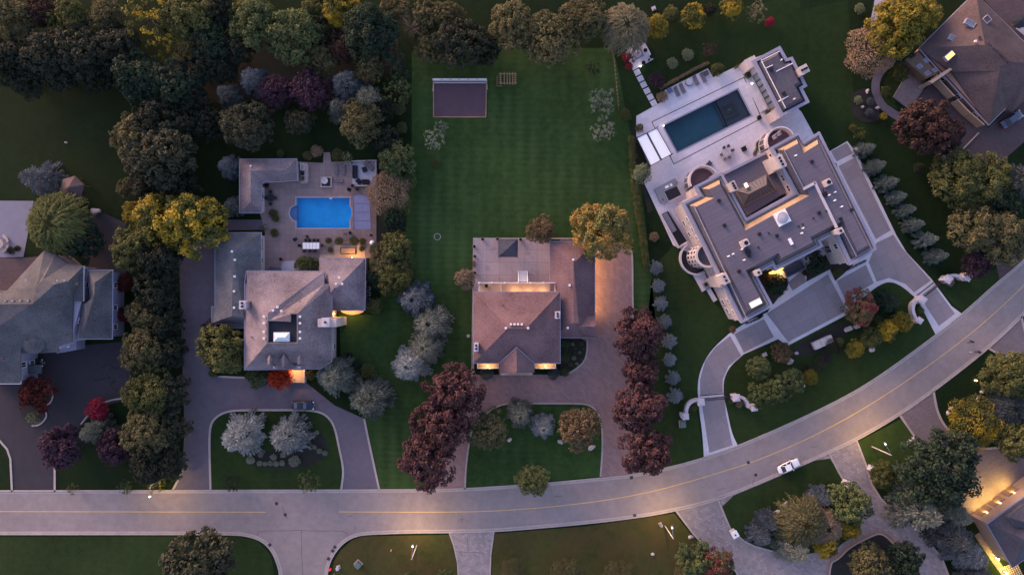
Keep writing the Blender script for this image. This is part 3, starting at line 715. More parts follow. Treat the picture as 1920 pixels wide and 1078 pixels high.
sk = poly([(513,623),(542.7,623),(542.7,640.4),(513,640.4)], 10.6)
f = h2.part('skylight', MB().ring(sk, inset(sk, .2), 10.1, 10.7), M['white'], rd)
q = ccw(sk); ii = inset(sk, .15); rdg = [W(521,631.5,11.3), W(535,631.5,11.3)]; ii3 = [Vector((*p, 10.65)) for p in ii]
ii3.sort(key=lambda v: (v.x, v.y)); bl, tl, br, tr = ii3
h2.part('pane', MB().face([bl, br, rdg[1], rdg[0]]).face([tr, tl, rdg[0], rdg[1]]).face([tl, bl, rdg[0]]).face([br, tr, rdg[1]]), M['glass_pale'], f)
mm = MB(); mm.tube(rdg, .07)
for a, b in ((bl, rdg[0]), (tl, rdg[0]), (br, rdg[1]), (tr, rdg[1])): mm.tube([a, b], .07)
for k in (.33, .66): mm.tube([bl.lerp(br, k), rdg[0].lerp(rdg[1], k)], .04); mm.tube([tl.lerp(tr, k), rdg[0].lerp(rdg[1], k)], .04)
h2.part('glazing_bar', mm, M['white'], f)
gutter(h2, [(462.6,508.3),(607.7,509),(607.7,533),(621.9,533.5),(621.3,677.7),(600,691),(458.8,692.8),(458.8,532.5)], Z, mat='trim')
for x in (495.7, 563.2):
    for y in (593.4,605.7,621.8,634): vent(h2, x, y, 10.5)
for x, y in ((521,575.5),(512.7,582),(528.5,582.7)): vent(h2, x, y, 10.3)
pipe(h2, 473, 632, 7.6, mat='iron', L=.2); pipe(h2, 563, 566, 8.3, mat='iron', L=.2)
chimney(h2, 455, 571.5, 3, 9.4, 1.1, 1.45, 'stone_white'); 
h2.part('chimney_breast', MB().box((*W2(622.5,603.5,5), 4.5), (3.6, 1.6, 9.0)), M['stone_cream'])
chimney(h2, 610.5, 604, 6, 10.2, 1.25, 1.55, 'stone_white', flues=1)
for xx in (505.5, 562):
    h2.part('dormer', MB().shell([[(xx-4.5,672,9.3),(xx,664,10.1),(xx,682,9.7),(xx-4.5,684,8.5)],[(xx,664,10.1),(xx+4.5,672,9.3),(xx+4.5,684,8.5),(xx,682,9.7)]], .9), M['shingle_mauve'])
h2.part('gable_roof', MB().shell([[(532,664,9.6),(532,690,8.9),(514,689,6.6),(520,680,7.4)],[(532,664,9.6),(544,680,7.4),(559,689,6.6),(532,690,8.9)]], .3), M['shingle_mauve'])
arc = [(512,689),(520,687.5),(530,686.5),(540,686.5),(552,687.5),(563,689)]
h2.part('porch_canopy', MB().ribbon(poly(arc, 6.6), .45, 5.9, 6.7), M['stone_white'])
stp = MB()
for k in range(6): stp.prism(poly([(545.5,693+k*3.6),(571.7,693+k*3.6),(571.7,716),(545.5,716)]), 0, 1.1-k*.18)
h2.part('step', stp, M['deck_wood']); 
h2.part('step_wall', MB().prism(poly([(572,692),(574.5,692),(574.5,716),(572,716)]), 0, 1.3), M['stone_cream'])
wall_lamp(h2, w2, W(558,0).x, W(0,691,4).y, 3.6, 340, (1, .5, .18), 150, to=(0, -.4, -1))
auto_windows(h2, fp2, (1.9, 4.4), 4.2, skip=(), minl=8)
# west wing
OW = [(403.6,436.7),(489.4,436),(489.4,560),(489,614),(398,606)]
OWr = [(403.6,436.7),(489.4,436.7),(489.4,614.6),(435,614.6),(434.8,606.5),(397.5,606.5),(397.5,576),(403.6,576)]
fw = inset(poly(OWr, 3.6), .4)
h2.part('wing_wall', MB().prism(fw, 0, 3.5), M['stone_cream'])
h2.part('wing_roof', MB().shell([[(403.6,436.7,3.6),(489.4,436.7,3.6),(436.5,471.7,6.6)], [(489.4,436.7,3.6),(489.4,614.6,3.6),(458,596,6.2),(435,592.5,6.6),(436.5,471.7,6.6)],
   [(403.6,436.7,3.6),(436.5,471.7,6.6),(435,592.5,6.6),(412,600,5.0),(397.5,606.5,3.6),(397.5,576,3.6),(403.6,576,3.6)], [(397.5,606.5,3.6),(412,600,5.0),(435,592.5,6.6),(458,596,6.2),(489.4,614.6,3.6),(435,614.6,3.6),(434.8,606.5,3.6)]], .25), M['shingle_grey'])
gutter(h2, OWr, 3.6, mat='trim')
for x, y in ((436,471.7),(441.3,487.4),(441,518.4),(440,546),(440,576.7)): vent(h2, x, y, 6.3)
j = max(range(len(fw)), key=lambda j: fw[j][0]+fw[(j+1) % len(fw)][0])
for t in (.1,): window(h2, fw, j, .72, 2.0, 1.0, 1.2); window(h2, fw, j, .9, 2.0, 2.4, 1.0, mull=3)
wall_lamp(h2, h2.root, W(492.5,0).x, W(0,480,2.5).y, 2.6, 14, (1, .62, .25), 150)
# east wing
OE = [(600,484),(685,484.6),(683.6,581.3),(600,581)]
fe = inset(poly(OE, 3.8), .4); j = max(range(len(fe)), key=lambda j: fe[j][0]+fe[(j+1) % len(fe)][0])
h2.part('wing_wall', MB().prism(fe, 0, 3.7), M['stone_cream'])
h2.part('wing_roof', MB().shell([[(600,484,3.8),(685,484.6,3.8),(632,538,7.2),(626,540,7.2)], [(685,484.6,3.8),(683.6,581.3,3.8),(632,538,7.2)], [(683.6,581.3,3.8),(600,581,3.8),(626,540,7.2),(632,538,7.2)], [(600,581,3.8),(600,484,3.8),(626,540,7.2)]], .25), M['shingle_mauve'])
gutter(h2, OE, 3.8, mat='trim')
for x, y in ((636.3,520),(630.7,532.3),(642,532.3)): vent(h2, x, y, 6.6)
for t in (.2, .5, .8): window(h2, fe, j, t, 2.1, 1.2, 1.4)
bay = smooth([(636,579),(640,587),(655,591),(668,590),(680,586),(683,579)], 2)
h2.part('bay', MB().prism(poly(bay, 1), 0, .35), M['deck_wood'])
wall_lamp(h2, h2.root, W(656,0,3).x, W(0,581,3).y, 3.0, 240, (1, .5, .12), 150, to=(0, -.3, -1))
wall_lamp(h2, h2.root, W(628,0,3).x, W(0,588,3).y, 3.4, 160, (1, .5, .12), 150, to=(0, -.3, -1))
wall_lamp(h2, h2.root, W(660,0,3).x, W(0,484,3).y+.1, 3.0, 200, (1, .55, .2), 150, to=(0, .3, -1))
wall_lamp(h2, h2.root, W(684,0,3).x+.1, W(0,492,3).y, 3.0, 14, (1, .6, .25), 150)

# pool house (L-shaped)
ph = Thing('pool_house', W(475, 350), 'L-shaped low building with mauve-grey shingles beside the blue pool patio', 'outbuilding')
OP = [(449.3,299.2),(556,298.5),(556.6,338.5),(490.3,342),(490.3,399),(449.5,399)]
fpp = inset(poly(OP, 3.1), .35)
ph.part('wall', MB().prism(fpp, 0, 3.0), M['stone_cream'])
ph.part('roof', MB().shell([[(449.3,299.2,3.1),(556,298.5,3.1),(536,318.5,4.9),(470,320,4.9)], [(556,298.5,3.1),(556.6,338.5,3.1),(536,318.5,4.9)],
   [(556.6,338.5,3.1),(490.3,342,3.1),(470,320,4.9),(536,318.5,4.9)], [(490.3,342,3.1),(490.3,399,3.1),(470,379,4.9),(470,320,4.9)], [(490.3,399,3.1),(449.5,399,3.1),(470,379,4.9)], [(449.5,399,3.1),(449.3,299.2,3.1),(470,320,4.9),(470,379,4.9)]], .2), M['shingle_mauve'])
gutter(ph, OP, 3.1, mat='trim')
pipe(ph, 470.5, 312.5, 4.4, L=.3)
j = max(range(len(fpp)), key=lambda j: -abs((fpp[j][0]+fpp[(j+1) % len(fpp)][0])/2-W(490,0).x) - abs((fpp[j][1]+fpp[(j+1) % len(fpp)][1])/2-W(0,370).y))
window(ph, fpp, j, .5, 1.7, 2.2, 1.6, glass='glass_sky', mull=1); window(ph, fpp, j, .88, 1.6, 1.0, 1.6)

# ------------------------------------------------------------------ far-left grey house
h1 = Thing('house', W(60, 600), 'rambling grey shingled house with round turret and many hips at the left edge', 'house')  # roof and trim tones here include the lens falloff at left
O1 = [(-60,545),(13,545),(83,469),(104,476.5),(126,495),(157.3,498.5),(157,565),(136,640),(110,660),(77,662),(38.5,660),(38.5,719),(-60,719)]
f1 = inset(poly(O1, 6), .45)
h1.part('wall', MB().prism(f1, 0, 5.9), M['trim'])
h1.part('roof', MB().shell([[(-60,570,10),(-60,545,7.6),(13,545,6.6),(68,540,9.4),(83,469,6),(104,476.5,6),(126,495,6),(157.3,498.5,6),(128,527,8.7),(102.4,533,9.4),(61,570,10)][0:0] or [(-60,570,10),(-60,540,7),(13,545,6.5),(28,541,7.4),(61,570,10)],
   [(13,545,6.5),(83,469,6),(68,539,9.3),(61,570,10),(28,541,7.4)], [(83,469,6),(104,476.5,6),(68,539,9.3)], [(104,476.5,6),(126,495,6),(80,525,8.9),(68,539,9.3)],
   [(61,570,10),(68,539,9.3),(80,525,8.9),(126,495,6),(157.3,498.5,6),(128,527,8.6),(102.4,533,9.3)],
   [(157.3,498.5,6),(157,565,6),(136.5,564.7,6.3),(102.4,533,9.3),(128,527,8.6)], [(61,570,10),(102.4,533,9.3),(136.5,564.7,6.4),(135,640,6),(110,650,6),(80,625,7.6)],
   [(-60,570,10),(61,570,10),(80,625,7.6),(38.5,650,7.2),(-60,650,9)], [(-60,650,9),(38.5,650,7.2),(38.5,719,6),(-60,719,6)], [(38.5,650,7.2),(80,625,7.6),(110,650,6),(110,660,6),(77,662,6),(38.5,662,6)]], .3), M['shingle_grey_dim'])
c = W(61, 642, 7); h1.part('turret', MB().lathe((c.x, c.y, 0), [(1.95, 0), (1.95, 6.6), (2.3, 6.6), (2.3, 6.75), (1.2, 7.7), (0, 8.2)], 28), M['shingle_grey_dim'])
OR_ = [(164.7,506.8),(210.7,506.8),(210,635),(147,635),(154,570),(168,562)]
f1b = inset(poly(OR_, 5.2), .35)
h1.part('wing_wall', MB().prism(f1b, 0, 5.1), M['trim'])
h1.part('wing_roof', MB().shell([[(164.7,506.8,5.2),(210.7,506.8,5.2),(177,530,7.8)], [(210.7,506.8,5.2),(210,635,5.2),(162,605,7.8),(161,571,7.8),(177,552,7.8),(177,530,7.8)],
   [(210,635,5.2),(147,635,5.2),(162,605,7.8)], [(147,635,5.2),(154,570,5.2),(161,571,7.8),(162,605,7.8)], [(154,570,5.2),(168,562,5.2),(177,552,7.8),(161,571,7.8)], [(168,562,5.2),(164.7,506.8,5.2),(177,530,7.8),(177,552,7.8)]], .25), M['shingle_grey_dim'])
for o in (1,): gutter(h1, [(164.7,506.8),(210.7,506.8),(210,635),(147,635)], 5.2, mat='trim')
h1.part('gutter', MB().ribbon(poly([(38.5,719),(38.5,662)], 6), .14, 5.75, 6.02).ribbon(poly([(157.3,498.5),(157,565)], 6), .14, 5.75, 6.02).ribbon(poly([(-60,719.5),(38.5,719.5)], 6), .14, 5.75, 6.02), M['stone_white'])
for x, y in ((12,564),(26,564),(40,564),(54.5,564),(51,525),(109.6,526),(122.7,526)): vent(h1, x, y, 9.4, mat='trim')
for x, y in ((70,570),(146,532),(6,672)): vent(h1, x, y, 8.8, mat='iron', s=.6)
for x, y in ((50,636),(127,627)): vent(h1, x, y, 8, mat='iron', s=.3)
h1.part('bay', MB().prism(poly([(109,638),(146,632),(146,655),(109,662)], 2.5), 0, 3.0), M['trim'])
p = poly([(109,640),(130,640),(130,650),(109,650)], 3.5); h1.part('bay_window', MB().box(W(119,645,3.4), (2.3, 1.0, 1.0)), M['glass_dark'])
fr = MB()
for k in range(4): fr.box(W(110+k*6,650.5,3.4), (.12, .12, 1.0))
fr.box(W(119,650.5,3.9), (2.3, .15, .12)); fr.box(W(119,650.5,2.95), (2.3, .15, .12)); fr.box(W(119,645.5,3.95), (2.4, 1.1, .08)); h1.part('window_frame', fr, M['trim_white'])
c = W(4, 593, 8.8); h1.part('cupola', MB().lathe((c.x, c.y, 0), [(1.5, 6), (1.5, 8.6), (1.75, 8.6), (0, 9.6)], 8), M['shingle_grey_dim'])
cf = MB()
for k in range(8):
    a = k*math.pi/4; cf.box((c.x+1.5*math.cos(a), c.y+1.5*math.sin(a), 7.9), (.14, .14, 1.4), a)
h1.part('cupola_frame', cf, M['trim_white'])
h1.part('canopy', MB().prism(poly([(45,684),(77,684),(77,700),(45,700)], 3.2), 2.9, 3.2, bottom=True), M['shingle_grey_dim'])
h1.part('side_bay', MB().prism(poly(smooth([(208,545),(222,547),(228,556),(228,572),(222,580),(208,582)],1), .5), 0, 3.0).prism(poly([(208,608),(222,610),(224,622),(208,625)], .5), 0, 3.0), M['trim'])
for k, t in enumerate((.15, .45, .8)):
    j = max(range(len(f1b)), key=lambda j: f1b[j][0]+f1b[(j+1) % len(f1b)][0]); window(h1, f1b, j, t, 3.5, 1.0, 1.4)
c = W(130, 352, 3.6)
hg = Thing('gazebo', (c.x, c.y, 0), 'small brown hexagonal timber gazebo between dark spruce and the lawn, upper left', 'gazebo')
hg.part('roof', MB().lathe((c.x, c.y, 0), [(2.6, 2.6), (2.6, 2.75), (0, 4.1)], 6, R(15), R(375)), M['shingle_brown'])
for k in range(6): a = R(15)+k*math.pi/3; hh = MB().tube([(c.x+2.3*math.cos(a), c.y+2.3*math.sin(a), 0), (c.x+2.3*math.cos(a), c.y+2.3*math.sin(a), 2.7)], .1); hg.part('post', hh, M['wood_dark'])

auto_windows(h1, f1, (1.9, 4.5), 5.0)
auto_windows(ph, fpp, (1.6,), 4.0, h=1.1)
# ------------------------------------------------------------------ top-right brown house
h5 = Thing('house', W(1850, 110), 'large brown shingled hip-roofed house set diagonally in the upper right corner', 'house')
E5 = 3.2
O5 = [(1722.5,91),(1813.8,0),(1829,-14),(1960,116),(2010,170),(1960,200),(1896,212.7),(1886,203),(1853.9,235.4)]
f5 = inset(poly([(1722.5,91),(1829,-14),(1990,150),(1932,180),(1896,211),(1886,203),(1853.9,235.4)], E5), .5)
h5.part('wall', MB().prism(f5, 0, E5-.1), M['brick_red'])
h5.part('roof', MB().shell([[(1722.5,91,E5),(1829,-14,E5),(1847,84.6,8.2)], [(1829,-14,E5),(1990,150,E5),(1940,120,8.2),(1895,116,8.2),(1847,84.6,8.2)],
   [(1722.5,91,E5),(1847,84.6,8.2),(1895,116,8.2),(1874,127,7.6),(1785,135,4.0)], [(1785,135,4.0),(1874,127,7.6),(1874,133,7.4),(1787,139,3.4)], [(1787,139,3.4),(1874,133,7.4),(1853.9,235.4,E5)], [(1853.9,235.4,E5),(1874,133,7.4),(1874,127,7.6),(1895,116,8.2),(1940,120,8.2),(1896,211,E5),(1886,203,E5)], [(1896,211,E5),(1940,120,8.2),(1990,150,E5),(1932,180,E5)]], .3), M['shingle_brown'])
h5.part('gutter', MB().ribbon(poly([(1722.5,91),(1829,-14)], E5), .14, 2.95, 3.25).ribbon(poly([(1845,4),(1990,150)], E5), .14, 2.95, 3.25).ribbon(poly([(1722.5,91),(1853.9,235.4)], E5), .14, 2.95, 3.25).ribbon(poly([(1853.9,235.4),(1886,203)], E5), .14, 2.95, 3.25), M['trim'])
a27 = R(-30)
for cc, g, zz in (((1820,43.4), 'glass_sky', 5.8), ((1789.7,73), 'glass_sky', 5.0), ((1851.5,36.5), 'shingle_brown', 5.4), ((1781.5,104.7), 'glass_warm', 5.3)):
    v1 = Vector((.86, .5)) if cc[0] in (1820, 1789.7) else Vector((.75, -.66)); v2 = Vector((-v1.y, v1.x))
    l1, l2 = (10, 5.5) if cc[0] != 1851.5 else (6.5, 6.5)
    pts = [tuple(Vector(cc)+v1*a*l1+v2*b*l2) for a, b in ((-1,-1),(1,-1),(1,1),(-1,1))]
    skylight(h5, pts, zz, .35, g)
p5 = poly([(1742,154),(1781,128),(1785,131),(1748,157)], 4.5); h5.part('wing_wall', MB().prism(p5, 0, 4.6), M['brick_tan'])
sr5 = poly([(1699,113),(1722,97),(1760,137),(1738,148)], 3.2); h5.part('sunroom', MB().prism(sr5, 0, 3.1), M['wood_dark'])
for cc in ((1724.5,124.5),(1737.5,113.5),(1739.5,137.5),(1754,131.5)):
    v1 = Vector((.62, .62)); v2 = Vector((.8, -.5)); pts = [tuple(Vector(cc)+v1*a*5+v2*b*5) for a, b in ((-1,-1),(1,-1),(1,1),(-1,1))]
    skylight(h5, pts, 3.1, .12, 'glass_sky')
vent(h5, 1827.5, 78.5, 7.6); vent(h5, 1835, 71.5, 7.4, mat='iron')
for k in range(9): vent(h5, 1852+k*4.8, 82+k*4.6, 8.0, mat='iron', s=.35)
for (x0, y0, x1, y1) in ((1762,150,1790,180),(1796,187,1821,213),(1822,213,1846,234)):
    h5.part('garage_panel', MB().ribbon(poly([(x0,y0),(x1,y1)], 2.5), .25, .2, 2.6, off=-.1), M['brick_tan'])

auto_windows(h5, f5, (1.5,), 5.0, h=1.1)
# ------------------------------------------------------------------ bottom-right lit house
h6 = Thing('house', W(1900, 1000), 'dark navy-grey roofed house with three garage doors lit golden, lower right corner', 'house')
E6 = 6.0
O6 = [(1850,982),(1919,932),(2000,873),(2090,980),(1898,1064)]
f6 = inset(poly([(1850,982),(2000,873),(2070,970),(1985,1005),(1898,1064)], E6), .4)
w6 = h6.part('wall', MB().prism(f6, 0, E6-.1), M['brick_tan'])
h6.part('roof', MB().shell([[(1850,982,E6),(2000,873,E6),(1990,945,10),(1920,1010,9.2)][0:4], [(1850,982,E6),(1920,1010,9.2),(1898,1064,E6)], [(1898,1064,E6),(1920,1010,9.2),(1990,945,10),(2070,970,E6),(1985,1005,E6)], [(2000,873,E6),(2070,970,E6),(1990,945,10)]], .3), M['shingle_navy'])
h6.part('dormer', MB().shell([[(1888,969,8.9),(1919,946,9.4),(1940,960,10.2),(1925,980,10)], [(1888,969,8.9),(1925,980,10),(1930,993,8.6),(1898,984,8.6)]], .5), M['shingle_navy'])
h6.part('gutter', MB().ribbon(poly([(1850,982),(1919,932),(2000,873)], E6), .18, 5.75, 6.08).ribbon(poly([(1850,982),(1898,1064),(1985,1005)], E6), .14, 5.75, 6.05), M['trim'])
j = [k for k in range(len(f6)) if True]; a = Vector(W2(1850,982,E6)); b = Vector(W2(2000,873,E6))
jj = min(range(len(f6)), key=lambda k: (Vector(f6[k])+Vector(f6[(k+1) % len(f6)])-a-b).length)
e0, e1 = Vector(f6[jj]), Vector(f6[(jj+1) % len(f6)]); d6 = (e1-e0).normalized(); n6 = Vector((d6.y, -d6.x)); L6 = (e1-e0).length
dirf = 1 if (e0-a).length < (e0-b).length else -1
for k, (tt, en) in enumerate(((2.2, 1), (5.5, 1), (9.0, 1))):
    t = tt/L6 if dirf > 0 else 1-tt/L6
    window(h6, f6, jj, t, 1.3, 2.6, 2.4, frame='wood', glass='tan_surface', name='garage_door', mull=2)
    c = e0 + d6*L6*t + n6*.35
    wall_lamp(h6, w6, c.x-n6.x*.25, c.y-n6.y*.25, 2.6, 620, (1, .62, .13), 140, to=(n6.x*.7, n6.y*.7, -1))
c = W(1862, 1012, 1); 
for (x, y, en) in ((1862,1020,40),(1872,1048,90),(1888,1074,80)):
    c = W(x, y, 1); m = MB(); m.tube([(c.x, c.y, 0), (c.x, c.y, 1.0)], .05, 8); m.lathe((c.x, c.y, 1.0), [(0, 0), (.16, 0), (.16, .12), (.05, .2), (0, .2)], 10)
    o = lone('path_light', m, M['bulb'], (c.x, c.y, 0), {1862: 'small garden light by the yellow-lit grass strip beside navy roof', 1872: 'small garden light where golden path widens near navy-roofed house', 1888: 'small garden light over the glowing grid paving at the bottom edge'}[x], 'garden light', 'path lights beside the lower right house')
    lamp(o, (0, 0, 1.6), en*4, (1, .62, .08), .1)
struct('path', MB().ribbon(poly([(1832,1000),(1845,1020),(1862,1045),(1874,1062),(1895,1090)]), 1.3, 0, .04), M['drive_tan'])
sg = MB()
for i in range(9):
    for k in range(9):
        c = W(1876+i*3.6+k*1.6, 1066+k*3.4-i*1.6); sg.box((c.x, c.y, .04), (.28, .28, .06), R(25))
struct('paving_grid', sg, M['kerb'])
# ------------------------------------------------------------------ mansion
ZP = 9.3
mz = Thing('mansion', W(1440, 440), 'huge flat-roofed stone mansion turned at an angle with parapets, chimneys and glass atrium', 'mansion')
OM = [(1278.5,380.5),(1310.5,365),(1301.6,349),(1353.6,323),(1400.3,409),(1489.5,360.5),(1444,276.5),(1498.6,247.5),(1508.6,264.2),(1537,246.5),(1645,467.5),(1594.5,497.5),(1566.5,438.5),(1539,452.5),(1544.5,462),(1454,508.5),(1448.5,498.5),(1418.7,514.5),(1450.5,574),(1391,606.5)]
om = ccw(poly(OM, ZP)); fm = inset(om, .35)
wm = mz.part('wall', MB().prism(fm, 0, 8.7), M['stone_cream'])
mz.part('parapet', MB().ring(om, inset(om, .5), 8.5, ZP), M['trim'])
mz.part('cornice', MB().ring(inset(om, .12), inset(om, .4), 7.7, 7.95).ring(inset(om, .2), inset(om, .4), 4.4, 4.65), M['stone_cream'])
mz.part('roof_gutter', MB().slope(inset(om, .5), 8.6, inset(om, .95), 8.6), M['gutter_shade'])
i0, i1 = inset(om, .8), inset(om, 1.85)
rest = MB(); n = len(i0)
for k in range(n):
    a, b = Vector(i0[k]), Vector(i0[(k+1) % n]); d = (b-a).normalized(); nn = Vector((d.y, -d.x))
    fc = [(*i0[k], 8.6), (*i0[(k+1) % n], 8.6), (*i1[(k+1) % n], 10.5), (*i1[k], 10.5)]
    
    if nn.dot(Vector((-.45, .89))) > .9: mz.part('mansard', MB().face(fc), M['tan_surface'], label='tan parapet slope, sunset glow in its colour')  # sunset glow on the north-facing slopes put into their tan colour
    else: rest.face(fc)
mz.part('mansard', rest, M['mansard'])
rm = mz.part('roof', MB().sheet(i1, 10.5), M['membrane'])
for a, b, w in (((1300,384),(1402,601),.14), ((1468.5,278),(1507,353),.14), ((1583,436),(1606,480),.14)):
    mz.part('ridge_cap', MB().tube([W(*a, 10.56), W(*b, 10.56)], w*.7), M['trim'], rm)
up = MB().ribbon(poly([(1507,354.5),(1528.6,343.2)], 10.8), .5, 10.4, 10.85).ribbon(poly([(1527.6,341.5),(1569.4,427)], 10.8), .45, 10.4, 10.85)
mz.part('upstand', up, M['stone_white'], rm)
# big white roof light, small white one, lit one
u, v = Vector((.891, -.454)), Vector((.454, .891))
def rq(cx, cy, a, b): 
    c = Vector((cx, cy)); return [tuple(c+u*sa*a+v*sb*b) for sa, sb in ((-1,-1),(1,-1),(1,1),(-1,1))]
c = W(1466.7, 408.4, 10.9); sq = poly(rq(1466.7, 408.4, 12.3, 12.8), 10.9)
bx = mz.part('roof_light', MB().prism(sq, 10.4, 11.0), M['white'], rm)
dm = MB(); dm.lathe((c.x, c.y, 11.0), [(1.15, 0), (1.12, .12), (.95, .2), (.6, .3), (.3, .36), (0, .38)], 28); dm.lathe((c.x, c.y, 11.05), [(1.0, .15), (1.0, .22), (.93, .22)], 28); dm.lathe((c.x, c.y, 11.05), [(.6, .22), (.6, .31), (.53, .31)], 28)
mz.part('dome', dm, M['fabric_pale'], bx, smooth=False)
mz.part('roof_light', MB().prism(poly(rq(1483, 453, 2.5, 6.2), 10.8), 10.4, 10.9), M['white'], rm)
skylight(mz, rq(1417, 568.3, 12, 6), 10.5, .35, 'glass_lit', 'trim', rm, name='roof_light')
RZB = R(27)
chimney(mz, 1375.5, 349, 8, 12.2, .9, 1.7, 'stone_cream', RZB, flues=3); 
chimney(mz, 1359, 522.5, 4, 11.8, 1.2, 1.9, 'stone_cream', RZB, 2)
mz.part('chimney_breast', MB().box((*W2(1350, 524, 5), 4.4), (3.0, 1.9, 8.8), RZB), M['stone_cream'])
mz.part('chimney_breast', MB().box((*W2(1449, 309, 6), 4.6), (2.6, 2.9, 9.2), RZB), M['stone_cream'])
chimney(mz, 1463.5, 303, 8, 12.6, 1.3, 2.2, 'stone_cream', RZB, 3)
chimney(mz, 1421.5, 511, 8, 11.6, .95, .95, 'stone_cream', RZB, 1); chimney(mz, 1575, 433, 8, 12.0, 1.0, .9, 'stone_cream', RZB, 1)
ac_part(mz, 1394.5, 456.7, 10.5, RZB, rm, 1.35); ac_part(mz, 1548.7, 343.6, 10.5, RZB, rm, 1.25)
for x, y in ((1347.6,377),(1357.7,423),(1423.3,439.5),(1456,442.5),(1385.3,509),(1404,480),(1521.6,304.3),(1595.4,394.5),(1535,399.7),(1575.3,411)): vent(mz, x, y, 10.5, .65, 'metal_dark', rm, RZB)
for q_ in ((1402.5,473),(1546,365)): mz.part('equipment', MB().box(W(*q_,10.7), (1.0, .9, .5), RZB).tube([W(*q_,11.1), W(q_[0]-3,q_[1]-12,11.0)], .12), M['metal_dark'], rm)
for x, y in ((1440.8,437.5),(1421.5,464.5),(1497,425),(1505,421),(1524.5,409.7),(1549,396)): vent(mz, x, y, 10.5, .3, 'metal_dark', rm, RZB, .15)
for x, y in ((1364,481),(1372.5,477),(1393,488),(1389,468),(1489.7,293),(1551.5,367),(1563,361.5),(1562.5,377),(1575.5,388.5),(1503,428.5),(1501,438)): pipe(mz, x, y, 10.5, rm)
# courtyard: low roof and atrium
cy = poly([(1357,324),(1440,283),(1480,357),(1401,405)], 5.0)
cr = mz.part('courtyard_roof', MB().prism(cy, 0, 5.0), M['membrane'])
mz.part('parapet', MB().ribbon(poly([(1358,325.5),(1436,286.5)], 5.5), .5, 4.6, 5.5), M['trim'], cr)
b4 = [W(1395,388,5.1), W(1455,356.5,5.1), W(1437,326.5,5.1), W(1378,358,5.1)]; r2 = [W(1404.5,364.5,7.2), W(1438,347,7.2)]
at = mz.part('atrium_glass', MB().face([b4[0], b4[1], r2[1], r2[0]]).face([b4[2], b4[3], r2[0], r2[1]]).face([b4[3], b4[0], r2[0]]).face([b4[1], b4[2], r2[1]]), M['glass_atrium'], cr)
mb = MB()
for a, b in ((b4[0], b4[1]), (b4[1], b4[2]), (b4[2], b4[3]), (b4[3], b4[0]), (b4[0], r2[0]), (b4[3], r2[0]), (b4[1], r2[1]), (b4[2], r2[1]), (r2[0], r2[1])): mb.tube([a, b], .08)
for k in range(1, 8):
    t = k/8; mb.tube([b4[0].lerp(b4[1], t), r2[0].lerp(r2[1], t)], .045); mb.tube([b4[3].lerp(b4[2], t), r2[0].lerp(r2[1], t)], .045)
mz.part('glazing_bar', mb, M['iron'], at)
mz.part('atrium_kerb', MB().ring([(p.x, p.y) for p in b4], inset([(p.x, p.y) for p in b4], .3), 4.9, 5.3), M['tan_surface'], at)
mz.part('atrium_panel', MB().face([W(1394,345,6.0), W(1400,342,6.0), W(1404,350,6.9), W(1398,353,6.9)]), M['white'], at)
# round bays
def bay(cpx, zt, rr, za, zb, inner_mat, wall='stone_cream', rows=((1.7,),), ring_w=.3, name='round_bay'):
    c = W(cpx[0], cpx[1], zt); m = MB(); m.lathe((c.x, c.y, 0), [(rr, 0), (rr, zt), (rr+.14, zt), (rr+.14, zt+.15), (rr-ring_w, zt+.15), (rr-ring_w, zt-.5), (0, zt-.5)], 40, R(za), R(zb))
    p = mz.part(name, m, M[wall]); f = MB(); f.lathe((c.x, c.y, zt-.47), [(rr-ring_w-.02, 0), (0, 0.01)], 40, R(za), R(zb)); mz.part('floor', f, M[inner_mat], p)
    for zz, nW, w, h in rows:
        for k in range(nW):
            wn_ = MB(); fr_ = MB()
            a = R(za + (zb-za)*(k+.5)/nW); x, y = c.x+rr*math.cos(a), c.y+rr*math.sin(a)
            fr_.box((x, y, zz), (.10, w+.22, h+.22), a); wn_.box((c.x+(rr+.04)*math.cos(a), c.y+(rr+.04)*math.sin(a), zz), (.14, w, h), a)
            w_ = mz.part('window', fr_, M['stone_white'], p); mz.part('pane', wn_, M['glass_dark'], w_)
    return c
bay((1327.7,478.4), 8.0, 2.35, 113, 301, 'mansard', rows=((1.9, 9, .45, 1.2), (4.4, 9, .45, 1.0), (6.6, 9, .45, .9)))
bay((1317.5,338), 4.6, 2.75, 28, 208, 'rubber', rows=((2.3, 8, .9, 2.3),))
bay((1461.5,266), 4.6, 2.75, 28, 208, 'rubber', rows=((2.3, 8, .9, 2.3),))
for cc in ((1317.5,338),(1461.5,266)):
    c = W(*cc, 4.6); bl = MB(); bl.lathe((c.x, c.y, 5.35), [(2.9, 0), (2.9, .12), (2.65, .12), (2.65, 0), (2.9, 0)], 40, R(28), R(208))
    for k in range(46): a = R(28+180*k/45); bl.box((c.x+2.77*math.cos(a), c.y+2.77*math.sin(a), 5.0), (.12, .12, .7), a)
    mz.part('balustrade', bl, M['stone_white'])
c = W(1305, 484, 0); lw = MB(); lw.lathe((c.x, c.y, 0), [(3.55, 0), (3.55, .9), (3.2, .9), (3.2, 0)], 40, R(125), R(300)); mz.part('light_well_wall', lw, M['stone_white'])
mz.part('light_well_floor', MB().lathe((c.x, c.y, .03), [(3.2, 0), (0, .01)], 40, R(125), R(300)), M['tar'])  # dark colour stands for the shade down in a sunken well
